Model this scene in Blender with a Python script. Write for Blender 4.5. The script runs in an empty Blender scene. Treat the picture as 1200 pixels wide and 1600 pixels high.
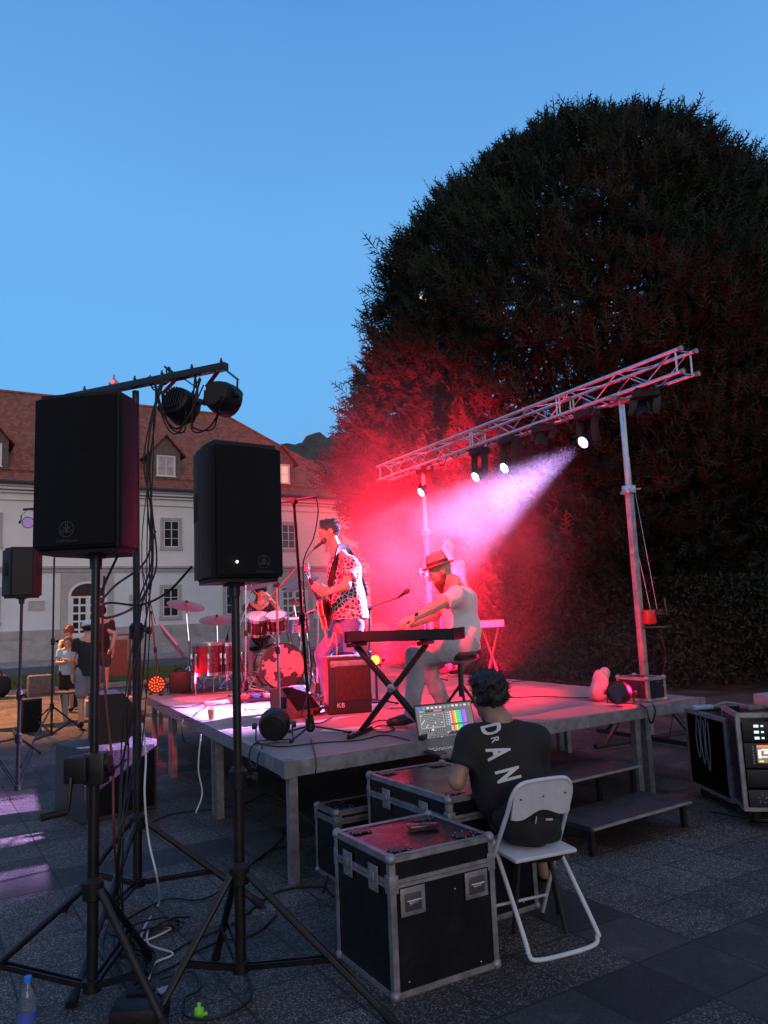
import bpy, bmesh, math, random
import numpy as np
from mathutils import Vector, Matrix
from mathutils.bvhtree import BVHTree
random.seed(7); rng = np.random.default_rng(7)
R = math.radians
sc = bpy.context.scene
C = sc.collection

# ------------------------------------------------------------------ camera
CZ, F, PITCH, ROLL = 1.6, 1200.0, R(7.7), R(2.37)
_fw = Vector((0, math.cos(PITCH), math.sin(PITCH))); _r = Vector((1, 0, 0)); _u = _r.cross(_fw)
CR = _r*math.cos(ROLL) - _u*math.sin(ROLL)
CU = _r*math.sin(ROLL) + _u*math.cos(ROLL)
cam_d = bpy.data.cameras.new('camera'); cam = bpy.data.objects.new('camera', cam_d); C.objects.link(cam)
cam_d.sensor_fit = 'VERTICAL'; cam_d.sensor_height = 32.0; cam_d.lens = 24.0
cam_d.clip_start = 0.05; cam_d.clip_end = 2000
mw = Matrix((CR, CU, -_fw)).transposed().to_4x4(); mw.translation = (0, 0, CZ); cam.matrix_world = mw
sc.camera = cam
def _ray(x, y): return CR*((x-600)/F) + CU*((800-y)/F) + _fw
def atD(x, y, D):                    # the point seen at photo pixel x, y, D metres ahead
    d = _ray(x, y); return Vector((0, 0, CZ)) + d*(D/d.y)
def atz(x, y, z):                    # the point seen at photo pixel x, y at height z
    d = _ray(x, y); return Vector((0, 0, CZ)) + d*((z-CZ)/d.z)

# ------------------------------------------------------------------ world, exposure
w = bpy.data.worlds.new('World'); sc.world = w; w.use_nodes = True
nt = w.node_tree; nt.nodes.clear()
out = nt.nodes.new('ShaderNodeOutputWorld'); bg = nt.nodes.new('ShaderNodeBackground')
tc = nt.nodes.new('ShaderNodeTexCoord'); sx = nt.nodes.new('ShaderNodeSeparateXYZ')
ramp = nt.nodes.new('ShaderNodeValToRGB'); nt.links.new(tc.outputs['Generated'], sx.inputs[0])
_nz = nt.nodes.new('ShaderNodeTexNoise'); _nz.inputs['Scale'].default_value = 1.6; _nz.inputs['Detail'].default_value = 4; nt.links.new(tc.outputs['Generated'], _nz.inputs['Vector'])
_ad = nt.nodes.new('ShaderNodeMath'); _ad.operation = 'MULTIPLY_ADD'; nt.links.new(_nz.outputs['Fac'], _ad.inputs[0]); _ad.inputs[1].default_value = 0.16; _ad.inputs[2].default_value = -0.08
_a2 = nt.nodes.new('ShaderNodeMath'); nt.links.new(sx.outputs['Z'], _a2.inputs[0]); nt.links.new(_ad.outputs[0], _a2.inputs[1]); nt.links.new(_a2.outputs[0], ramp.inputs[0])
cr = ramp.color_ramp
cr.elements[0].position = 0.0; cr.elements[0].color = (0.150, 0.42, 0.82, 1)
cr.elements[1].position = 0.72; cr.elements[1].color = (0.088, 0.288, 0.69, 1)
for p, c in ((0.30, (0.150, 0.46, 0.90)), (0.5, (0.150, 0.43, 0.87))):
    e = cr.elements.new(p); e.color = (*c, 1)
# the afterglow of the set sun, behind the viewer
glow = nt.nodes.new('ShaderNodeVectorMath'); glow.operation = 'DOT_PRODUCT'
nt.links.new(tc.outputs['Generated'], glow.inputs[0]); glow.inputs[1].default_value = Vector((0.35, -0.93, 0.12)).normalized()
gm = nt.nodes.new('ShaderNodeMapRange'); gm.inputs['From Min'].default_value = -0.3; gm.inputs['From Max'].default_value = 1.0
gm.interpolation_type = 'SMOOTHSTEP'; nt.links.new(glow.outputs['Value'], gm.inputs[0])
mx = nt.nodes.new('ShaderNodeMix'); mx.data_type = 'RGBA'
nt.links.new(gm.outputs[0], mx.inputs['Factor']); nt.links.new(ramp.outputs[0], mx.inputs['A'])
mx.inputs['B'].default_value = (0.50, 0.43, 0.46, 1)
nt.links.new(mx.outputs['Result'], bg.inputs[0]); bg.inputs[1].default_value = 1.0
nt.links.new(bg.outputs[0], out.inputs[0])
sc.view_settings.view_transform = 'Standard'; sc.view_settings.look = 'None'
sc.view_settings.exposure = 0.0; sc.view_settings.gamma = 1.0; sc.view_settings.use_curve_mapping = False
cy = sc.cycles
cy.use_denoising = True; cy.max_bounces = 5; cy.diffuse_bounces = 2; cy.glossy_bounces = 2; cy.transmission_bounces = 4
cy.volume_bounces = 1; cy.transparent_max_bounces = 8; cy.sample_clamp_indirect = 4.0
cy.volume_step_rate = 1.0; cy.volume_max_steps = 96; cy.use_light_tree = True
cy.caustics_reflective = False; cy.caustics_refractive = False

def spot(name, loc, to, color, power, angle, blend=0.3, size=0.06):
    l = bpy.data.lights.new(name, 'SPOT'); l.color = color; l.energy = power; l.spot_size = R(angle); l.spot_blend = blend
    l.shadow_soft_size = size
    o = bpy.data.objects.new(name, l); C.objects.link(o); o.location = loc
    o.rotation_euler = (Vector(to)-Vector(loc)).to_track_quat('-Z', 'Y').to_euler(); return o
# low afterglow: a very weak, very soft sun from behind the viewer
sl = bpy.data.lights.new('sun', 'SUN'); sl.energy = 0.55; sl.angle = R(25); sl.color = (1.0, 0.93, 0.87)
so = bpy.data.objects.new('sun', sl); C.objects.link(so)
so.rotation_euler = Vector((-0.35, 0.93, -0.16)).to_track_quat('-Z', 'Y').to_euler()
RED = (1.0, 0.004, 0.03); VIO = (0.66, 0.38, 1.0); WHT = (0.82, 0.58, 1.0)
# sodium street light outside the left edge of the frame
spot('street_light', (-11.5, 18.0, 7.0), (-7.4, 16.2, 0), (1.0, 0.34, 0.07), 12000, 56, 0.7, 0.2)
# the lit heads on the truss
spot('truss_light', atD(910, 694, 9.70), (-3.3, 6.4, 0.0), VIO, 32000, 29, 0.9)
spot('truss_light', atD(787, 734, 11.08), (-2.7, 8.5, 0.74), WHT, 800, 23, 0.4)
spot('truss_light', atD(742, 748, 11.76), (-2.9, 9.3, 0.74), WHT, 800, 23, 0.4)
spot('truss_light', atD(657, 772, 13.15), (-3.4, 10.6, 0.8), WHT, 600, 23, 0.4)
# red lamps on and around the stage, plus unseen spots added for colour
spot('red_stage_light', (-0.10, 8.6, 1.05), (0.72, 14.0, 2.75), RED, 130000, 46, 1.0)
spot('red_stage_light', (1.2, 8.7, 0.86), (1.9, 11.2, 4.2), RED, 1600, 100, 0.8)  # added spot without a fixture, reddens the truss underside and haze
spot('red_stage_light', atD(845, 712, 10.3), (0.75, 8.15, 0.74), RED, 2200, 36, 0.8)
spot('red_stage_light', (2.12, 6.83, 0.90), (1.2, 7.05, 0.80), RED, 80, 150, 0.6)
spot('red_stage_light', (2.65, 8.6, 0.9), (3.02, 9.3, 1.3), RED, 30, 60, 0.8)  # no fixture here: added to throw red on the winch tower
spot('red_stage_light', (0.9, 10.6, 0.95), (0.2, 13.0, 1.6), RED, 1200, 110, 0.8)  # unseen fill added to redden the lower left of the tree
spot('red_stage_light', atD(245, 1066, 9.35), (0.2, 8.6, 1.4), RED, 420, 85, 0.5)
spot('red_stage_light', (-1.22, 4.85, 2.85), (-1.5, 9.6, 1.1), RED, 1900, 44, 0.5)
spot('red_stage_light', (-0.98, 4.82, 2.95), (0.35, 7.3, 1.3), RED, 1500, 58, 0.5)

# ------------------------------------------------------------------ materials
_M = {}
def mat(name, col, rough=0.6, metal=0.0, spec=0.5, noise=0.0, scale=20.0, bump=0.0, emit=None, es=1.0, alpha=None, trans=None, coat=0.0, sheen=0.0, col2=None, wear=None):
    if name in _M: return _M[name]
    m = bpy.data.materials.new(name); m.use_nodes = True; t = m.node_tree; b = t.nodes['Principled BSDF']
    b.inputs['Base Color'].default_value = (*col, 1); b.inputs['Roughness'].default_value = rough
    b.inputs['Metallic'].default_value = metal; b.inputs['Specular IOR Level'].default_value = spec
    if coat: b.inputs['Coat Weight'].default_value = coat; b.inputs['Coat Roughness'].default_value = 0.15
    if sheen: b.inputs['Sheen Weight'].default_value = sheen
    if noise or bump or col2:
        tcn = t.nodes.new('ShaderNodeTexCoord'); n = t.nodes.new('ShaderNodeTexNoise')
        n.inputs['Scale'].default_value = scale; n.inputs['Detail'].default_value = 6; n.inputs['Roughness'].default_value = 0.6
        t.links.new(tcn.outputs['Object'], n.inputs['Vector'])
        if noise or col2:
            rp = t.nodes.new('ShaderNodeValToRGB'); e = rp.color_ramp.elements
            e[0].position = 0.35; e[1].position = 0.68
            c2 = col2 or tuple(min(1, c*(1+noise)) for c in col); c1 = tuple(c*(1-noise) for c in col)
            e[0].color = (*c1, 1); e[1].color = (*c2, 1)
            t.links.new(n.outputs['Fac'], rp.inputs[0]); t.links.new(rp.outputs[0], b.inputs['Base Color'])
            rr = t.nodes.new('ShaderNodeMapRange'); rr.inputs['To Min'].default_value = max(0.05, rough-0.12); rr.inputs['To Max'].default_value = min(1, rough+0.12)
            t.links.new(n.outputs['Fac'], rr.inputs[0]); t.links.new(rr.outputs[0], b.inputs['Roughness'])
        if bump:
            bp = t.nodes.new('ShaderNodeBump'); bp.inputs['Strength'].default_value = bump; bp.inputs['Distance'].default_value = 0.01
            t.links.new(n.outputs['Fac'], bp.inputs['Height']); t.links.new(bp.outputs[0], b.inputs['Normal'])
    if emit: b.inputs['Emission Color'].default_value = (*emit, 1); b.inputs['Emission Strength'].default_value = es
    if trans: b.inputs['Transmission Weight'].default_value = trans
    if alpha is not None: b.inputs['Alpha'].default_value = alpha
    _M[name] = m; return m
def ramp_mat(name, build, rough=0.7, metal=0.0, spec=0.4):
    """material with a hand-made node set: build(nodes, links, bsdf)"""
    if name in _M: return _M[name]
    m = bpy.data.materials.new(name); m.use_nodes = True; t = m.node_tree; b = t.nodes['Principled BSDF']
    b.inputs['Roughness'].default_value = rough; b.inputs['Metallic'].default_value = metal; b.inputs['Specular IOR Level'].default_value = spec
    build(t.nodes, t.links, b); _M[name] = m; return m
def math_n(N, L, op, a, b=None, c=None):
    n = N.new('ShaderNodeMath'); n.operation = op
    for i, v in enumerate((a, b, c)):
        if v is None: continue
        if isinstance(v, (int, float)): n.inputs[i].default_value = v
        else: L.new(v, n.inputs[i])
    return n.outputs[0]
def mix_n(N, L, f, a, b):
    n = N.new('ShaderNodeMix'); n.data_type = 'RGBA'
    if isinstance(f, (int, float)): n.inputs['Factor'].default_value = f
    else: L.new(f, n.inputs['Factor'])
    for k, v in (('A', a), ('B', b)):
        if isinstance(v, tuple): n.inputs[k].default_value = (*v, 1)
        else: L.new(v, n.inputs[k])
    return n.outputs['Result']
def noise_n(N, L, scale, detail=5, rough=0.6, vec=None):
    n = N.new('ShaderNodeTexNoise'); n.inputs['Scale'].default_value = scale; n.inputs['Detail'].default_value = detail; n.inputs['Roughness'].default_value = rough
    if vec is not None: L.new(vec, n.inputs['Vector'])
    return n.outputs['Fac']
def step_n(N, L, v, lo, hi, a=0.0, b=1.0):
    n = N.new('ShaderNodeMapRange'); n.inputs['From Min'].default_value = lo; n.inputs['From Max'].default_value = hi
    n.inputs['To Min'].default_value = a; n.inputs['To Max'].default_value = b
    L.new(v, n.inputs[0]); return n.outputs[0]
def bump_n(N, L, b, h, strength, dist=0.01):
    n = N.new('ShaderNodeBump'); n.inputs['Strength'].default_value = strength; n.inputs['Distance'].default_value = dist
    L.new(h, n.inputs['Height']); L.new(n.outputs[0], b.inputs['Normal'])

black_plastic = mat('black_plastic', (0.0065, 0.006, 0.0075), 0.5, noise=0.25, scale=60, bump=0.15, spec=0.3)
black_metal = mat('black_metal', (0.010, 0.010, 0.011), 0.40, noise=0.3, scale=25)
black_grille = mat('black_grille', (0.0045, 0.004, 0.005), 0.75, noise=0.2, scale=200, bump=0.6, spec=0.2)
rubber = mat('rubber', (0.008, 0.008, 0.008), 0.7, spec=0.3)
cable_m = mat('cable_black', (0.006, 0.006, 0.007), 0.5, spec=0.35)
cable_w = mat('cable_white', (0.55, 0.55, 0.56), 0.5)
alu = mat('aluminium', (0.62, 0.62, 0.64), 0.36, 1.0, noise=0.15, scale=18)
alu_dull = mat('aluminium_worn', (0.27, 0.265, 0.275), 0.5, 0.6, noise=0.28, scale=14)
steel = mat('steel', (0.5, 0.5, 0.52), 0.3, 1.0, noise=0.2, scale=30)
chrome = mat('chrome', (0.75, 0.75, 0.77), 0.12, 1.0)
white_paint = mat('white_paint', (0.66, 0.67, 0.69), 0.4, noise=0.06, scale=15)
def laminate(N, L, b):
    tcn = N.new('ShaderNodeTexCoord'); f = noise_n(N, L, 7, 6, 0.65, tcn.outputs['Object']); g = noise_n(N, L, 90, 3, 0.7, tcn.outputs['Object'])
    c = mix_n(N, L, step_n(N, L, f, 0.58, 0.72), (0.008, 0.007, 0.009), (0.012, 0.010, 0.012)); L.new(c, b.inputs['Base Color'])
    L.new(step_n(N, L, f, 0.3, 0.7, 0.20, 0.38), b.inputs['Roughness']); bump_n(N, L, b, g, 0.15, 0.002)
case_panel = ramp_mat('case_laminate', laminate, 0.35)

# ------------------------------------------------------------------ mesh helpers
def tag(o, label=None, cat=None, group=None, kind=None):
    if label: o['label'] = label
    if cat: o['category'] = cat
    if group: o['group'] = group
    if kind: o['kind'] = kind
    return o
def thing(name, label, cat, loc=(0, 0, 0), rz=0.0, group=None):
    o = bpy.data.objects.new(name, None); o.empty_display_size = 0.2; C.objects.link(o)
    o.location = loc; o.rotation_euler = (0, 0, rz); return tag(o, label, cat, group)
def root_mat(o):
    m = Matrix.Identity(4)
    while o is not None: m = o.matrix_basis @ m; o = o.parent
    return m
def frame_from(d):
    d = Vector(d).normalized(); up = Vector((0, 0, 1)) if abs(d.z) < 0.95 else Vector((1, 0, 0))
    x = up.cross(d).normalized(); y = d.cross(x); return Matrix((x, y, d)).transposed()
def smooth_path(pts, k=6):
    P = [Vector(p) for p in pts]
    if len(P) < 3: return P
    Q = [P[0]*2-P[1]] + P + [P[-1]*2-P[-2]]; o = []
    for i in range(1, len(Q)-2):
        a, b, c, d = Q[i-1:i+3]
        for j in range(k):
            t = j/k; o.append(0.5*((2*b)+(c-a)*t+(2*a-5*b+4*c-d)*t*t+(3*b-a-3*c+d)*t*t*t))
    o.append(P[-1]); return o
class MB:
    """collects shapes and links them as ONE mesh object"""
    def __init__(s, M=None): s.bm = bmesh.new(); s.M = M or Matrix.Identity(4); s.mi = 0
    def _add(s, vs, fs):
        V = [s.bm.verts.new(s.M @ Vector(v)) for v in vs]
        for f in fs:
            try: q = s.bm.faces.new([V[i] for i in f]); q.material_index = s.mi
            except ValueError: pass
        return s
    def box(s, c, d, rot=None, bev=0.0):
        x, y, z = d[0]/2, d[1]/2, d[2]/2; c = Vector(c)
        M = rot if rot is not None else Matrix.Identity(3)
        if bev <= 0:
            vs = [c + M @ Vector((i*x, j*y, k*z)) for i in (-1, 1) for j in (-1, 1) for k in (-1, 1)]
            return s._add(vs, [(0, 1, 3, 2), (4, 6, 7, 5), (0, 4, 5, 1), (2, 3, 7, 6), (0, 2, 6, 4), (1, 5, 7, 3)])
        b = min(bev, x*.9, y*.9, z*.9); t = bmesh.new(); bmesh.ops.create_cube(t, size=1)
        for v in t.verts: v.co = Vector((v.co.x*2*x, v.co.y*2*y, v.co.z*2*z))
        bmesh.ops.bevel(t, geom=t.edges[:], offset=b, segments=2, affect='EDGES', profile=0.6)
        t.verts.ensure_lookup_table(); t.verts.index_update()
        s._add([c + M @ v.co for v in t.verts], [[v.index for v in f.verts] for f in t.faces]); t.free(); return s
    def bar(s, a, b, wd, ht, bev=0.0):       # rectangular bar from a to b
        a, b = Vector(a), Vector(b); M = frame_from(b-a); return s.box((a+b)/2, (wd, ht, (b-a).length), M, bev)
    def tube(s, pts, r, n=8, smooth=False, cap=True):
        P = smooth_path(pts) if smooth else [Vector(p) for p in pts]
        rs = r if isinstance(r, (list, tuple)) else [r]*len(P)
        if len(rs) != len(P): rs = [rs[0]+(rs[-1]-rs[0])*i/(len(P)-1) for i in range(len(P))]
        vs = []; fs = []; fr = None
        for i, p in enumerate(P):
            d = (P[min(i+1, len(P)-1)]-P[max(i-1, 0)])
            if d.length < 1e-9: d = Vector((0, 0, 1))
            d.normalize()
            if fr is None: m = frame_from(d); fr = m.col[0].copy()
            fr = (fr - d*fr.dot(d)); fr = fr.normalized() if fr.length > 1e-6 else frame_from(d).col[0].copy()
            g = d.cross(fr)
            for k in range(n):
                a = 2*math.pi*k/n; vs.append(p + (fr*math.cos(a)+g*math.sin(a))*rs[i])
            if i:
                o = (i-1)*n
                for k in range(n): fs.append((o+k, o+(k+1) % n, o+n+(k+1) % n, o+n+k))
        if cap: fs += [tuple(reversed(range(n))), tuple(range((len(P)-1)*n, len(P)*n))]
        return s._add(vs, fs)
    def cyl(s, a, b, r, r2=None, n=16): return s.tube([a, b], [r, r if r2 is None else r2], n)
    def lathe(s, prof, c, axis=(0, 0, 1), n=24, rot=None, cap=True):
        M = frame_from(axis) if rot is None else rot; c = Vector(c); vs = []; fs = []
        for (r, z) in prof:
            for k in range(n):
                a = 2*math.pi*k/n; vs.append(c + M @ Vector((r*math.cos(a), r*math.sin(a), z)))
        for i in range(len(prof)-1):
            for k in range(n): fs.append((i*n+k, i*n+(k+1) % n, (i+1)*n+(k+1) % n, (i+1)*n+k))
        if cap and prof[0][0] > 1e-5: fs.append(tuple(reversed(range(n))))
        if cap and prof[-1][0] > 1e-5: fs.append(tuple(range((len(prof)-1)*n, len(prof)*n)))
        return s._add(vs, fs)
    def prism(s, poly, d, M=None):           # 2-D outline extruded by d along local z; M 4x4 places it
        M = M or Matrix.Identity(4); n = len(poly)
        vs = [M @ Vector((x, y, 0)) for x, y in poly] + [M @ Vector((x, y, d)) for x, y in poly]
        return s._add(vs, [tuple(reversed(range(n))), tuple(range(n, 2*n))]+[(i, (i+1) % n, n+(i+1) % n, n+i) for i in range(n)])
    def quad(s, a, b, c, d): return s._add([a, b, c, d], [(0, 1, 2, 3)])
    def sph(s, c, r, sc3=(1, 1, 1), n=14, rot=None):
        t = bmesh.new(); bmesh.ops.create_uvsphere(t, u_segments=n, v_segments=max(6, n*2//3), radius=r)
        M = rot if rot is not None else Matrix.Identity(3)
        t.verts.index_update()
        s._add([Vector(c)+M @ Vector((v.co.x*sc3[0], v.co.y*sc3[1], v.co.z*sc3[2])) for v in t.verts], [[v.index for v in f.verts] for f in t.faces]); t.free(); return s
    def build(s, name, mats, parent=None, smooth=True, ang=35, world=True):
        bmesh.ops.remove_doubles(s.bm, verts=s.bm.verts, dist=1e-6)
        bmesh.ops.recalc_face_normals(s.bm, faces=s.bm.faces)
        me = bpy.data.meshes.new(name)
        if parent is not None and world: s.bm.transform(root_mat(parent).inverted())
        s.bm.to_mesh(me); s.bm.free()
        for m in (mats if isinstance(mats, (list, tuple)) else [mats]): me.materials.append(m)
        if smooth:
            me.polygons.foreach_set('use_smooth', [True]*len(me.polygons)); me.set_sharp_from_angle(angle=R(ang))
        o = bpy.data.objects.new(name, me); C.objects.link(o); o.parent = parent; return o
def rotz(a): return Matrix.Rotation(a, 3, 'Z')
def single(o, label, cat, group=None):       # a thing that is one mesh: put its origin at its own centre, bottom
    me = o.data; n = len(me.vertices); a = np.empty(n*3); me.vertices.foreach_get('co', a); a = a.reshape(-1, 3)
    c = np.array([a[:, 0].mean(), a[:, 1].mean(), a[:, 2].min()]); a -= c; me.vertices.foreach_set('co', a.ravel()); me.update()
    o.location = Vector(c); return tag(o, label, cat, group)
def copy_tree(o, parent=None, loc=None, rz=None, label=None):
    c = o.copy(); C.objects.link(c); c.parent = parent
    for ch in list(o.children): copy_tree(ch, c)
    if loc is not None: c.location = loc
    if rz is not None: c.rotation_euler = (0, 0, rz)
    if label: c['label'] = label
    return c
_cable_n = [0]
def cable(label, pts, r=0.005, m=None, name='cable', n=6, group=None):
    o = MB().tube(pts, r, n, smooth=True).build(name, m or cable_m); single(o, label, 'cable', group); return o
def text_verts(s, size, ext=0.0, sx=1.0, bold=0.0):
    cu = bpy.data.curves.new('tmp', 'FONT'); cu.body = s; cu.size = size; cu.extrude = ext; cu.align_x = 'CENTER'; cu.align_y = 'CENTER'
    cu.resolution_u = 3; cu.offset = bold
    o = bpy.data.objects.new('tmp', cu); C.objects.link(o); dg = bpy.context.evaluated_depsgraph_get()
    me = bpy.data.meshes.new_from_object(o.evaluated_get(dg)); vs = [(v.co.x*sx, v.co.y, v.co.z) for v in me.vertices]; fs = [tuple(p.vertices) for p in me.polygons]
    bpy.data.objects.remove(o); bpy.data.curves.remove(cu); bpy.data.meshes.remove(me); return vs, fs

# ---- bodies: tapered limbs blended into one surface (surface nets over a distance field)
def sdf_mesh(prims, res, k=0.025, noise=None, cuts=()):
    """prims: (a, b, ra, rb) or ('e', centre, radii, rot3)"""
    lo = np.full(3, 1e9); hi = -lo; P = []
    for p in prims:
        if isinstance(p[0], str):
            c, rad = np.array(p[1]), np.array(p[2]); m = rad.max(); lo = np.minimum(lo, c-m); hi = np.maximum(hi, c+m); P.append(('e', c, rad, np.array(p[3]) if len(p) > 3 and p[3] is not None else np.eye(3)))
        else:
            a, b, ra, rb = np.array(p[0]), np.array(p[1]), p[2], p[3]; m = max(ra, rb)
            lo = np.minimum(lo, np.minimum(a, b)-m); hi = np.maximum(hi, np.maximum(a, b)+m); P.append((a, b, ra, rb, len(p) > 4))
    lo -= 3*res; hi += 3*res; n = np.ceil((hi-lo)/res).astype(int)+1
    ax = [lo[i]+res*np.arange(n[i]) for i in range(3)]
    V = np.full(n, 1.0)
    for p in P:
        pad = max(3*k, 4*res)
        if isinstance(p[0], str): c0, c1 = p[1]-p[2].max()-pad, p[1]+p[2].max()+pad
        else: m = max(p[2], p[3])+pad; c0, c1 = np.minimum(p[0], p[1])-m, np.maximum(p[0], p[1])+m
        i0 = np.maximum(0, np.floor((c0-lo)/res).astype(int)); i1 = np.minimum(n, np.ceil((c1-lo)/res).astype(int)+1)
        sl_ = tuple(slice(a_, b_) for a_, b_ in zip(i0, i1))
        G = np.stack(np.meshgrid(*[ax[i][sl_[i]] for i in range(3)], indexing='ij'), -1)
        if isinstance(p[0], str):
            q = (G-p[1]) @ p[3]; l = np.linalg.norm(q/p[2], axis=-1); l2 = np.linalg.norm(q/(p[2]**2), axis=-1)+1e-9; d = l*(l-1)/l2
        else:
            ab = p[1]-p[0]; t = np.clip(((G-p[0]) @ ab)/max(1e-9, ab @ ab), 0, 1); d = np.linalg.norm(G-p[0]-t[..., None]*ab, axis=-1)-(p[2]+(p[3]-p[2])*t)
            if p[4]: d = np.maximum(d, ((G-p[1]) @ ab)/np.linalg.norm(ab))
        o = V[sl_]; h = np.clip(0.5+0.5*(o-d)/k, 0, 1); V[sl_] = o*(1-h)+d*h-k*h*(1-h)
    if noise or cuts:
        G = np.stack(np.meshgrid(*ax, indexing='ij'), -1)
        if noise:
            amp, fr = noise; nn = 0
            for i in range(5):
                d = rng.normal(size=3); d /= np.linalg.norm(d); f2 = fr*(0.7+0.35*i); nn = nn+np.sin((G @ d)*f2+rng.uniform(0, 6)+1.5*np.sin((G @ rng.normal(size=3))*fr*0.5))/(1+i*0.5)
            V = V + amp*nn
        for (c, nrm) in cuts:
            nrm = np.array(nrm, float); nrm /= np.linalg.norm(nrm); V = np.maximum(V, (G-np.array(c)) @ nrm)
    ins = V < 0; nx, ny, nz = V.shape; acc = np.zeros((nx-1, ny-1, nz-1, 3)); cnt = np.zeros((nx-1, ny-1, nz-1))
    offs = [(i, j, k_) for i in (0, 1) for j in (0, 1) for k_ in (0, 1)]
    def cor(o): return V[o[0]:nx-1+o[0], o[1]:ny-1+o[1], o[2]:nz-1+o[2]]
    for o1 in offs:
        for a_ in range(3):
            if o1[a_]: continue
            o2 = list(o1); o2[a_] = 1; va, vb = cor(o1), cor(o2); mk = (va < 0) != (vb < 0)
            t = np.where(mk, va/np.where(mk, va-vb, 1), 0); cnt += mk
            for c_ in range(3): acc[..., c_] += mk*(o1[c_]+(t if c_ == a_ else 0))
    act = cnt > 0; idx = np.full(act.shape, -1); idx[act] = np.arange(act.sum()); ijk = np.argwhere(act)
    verts = lo+res*(ijk+acc[act]/cnt[act][:, None]); Q = []
    for a_ in range(3):
        b_, c_ = (a_+1) % 3, (a_+2) % 3
        s0 = [slice(None)]*3; s1 = [slice(None)]*3; s0[a_] = slice(0, -1); s1[a_] = slice(1, None)
        ed = np.argwhere(ins[tuple(s0)] != ins[tuple(s1)])
        ed = ed[(ed[:, b_] > 0) & (ed[:, c_] > 0) & (ed[:, b_] < V.shape[b_]-1) & (ed[:, c_] < V.shape[c_]-1)]
        if not len(ed): continue
        sgn = ins[ed[:, 0], ed[:, 1], ed[:, 2]]; q = []
        for db, dc in ((-1, -1), (0, -1), (0, 0), (-1, 0)):
            e = ed.copy(); e[:, b_] += db; e[:, c_] += dc; q.append(idx[e[:, 0], e[:, 1], e[:, 2]])
        q = np.stack(q, 1); q[~sgn] = q[~sgn][:, ::-1]; Q.append(q)
    Q = np.concatenate(Q); return verts, Q
def np_mesh(name, verts, quads, m, parent=None, smooth=True, mi=None):
    verts = np.asarray(verts, float)
    if parent is not None:
        M = np.array(root_mat(parent).inverted()); verts = verts @ M[:3, :3].T + M[:3, 3]
    me = bpy.data.meshes.new(name); nv, nf = len(verts), len(quads); kf = quads.shape[1]
    me.vertices.add(nv); me.vertices.foreach_set('co', verts.ravel()); me.loops.add(nf*kf); me.loops.foreach_set('vertex_index', quads.ravel().astype(np.int32))
    me.polygons.add(nf); me.polygons.foreach_set('loop_start', np.arange(nf, dtype=np.int32)*kf)
    if mi is not None: me.polygons.foreach_set('material_index', mi)
    me.polygons.foreach_set('use_smooth', np.full(nf, smooth)); me.update(calc_edges=True); me.validate()
    for q in (m if isinstance(m, (list, tuple)) else [m]): me.materials.append(q)
    o = bpy.data.objects.new(name, me); C.objects.link(o); o.parent = parent; return o
def blob(name, prims, res, m, parent=None, k=0.025, noise=None, cuts=()):
    v, q = sdf_mesh(prims, res, k, noise, cuts); return np_mesh(name, v, q, m, parent)
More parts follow.
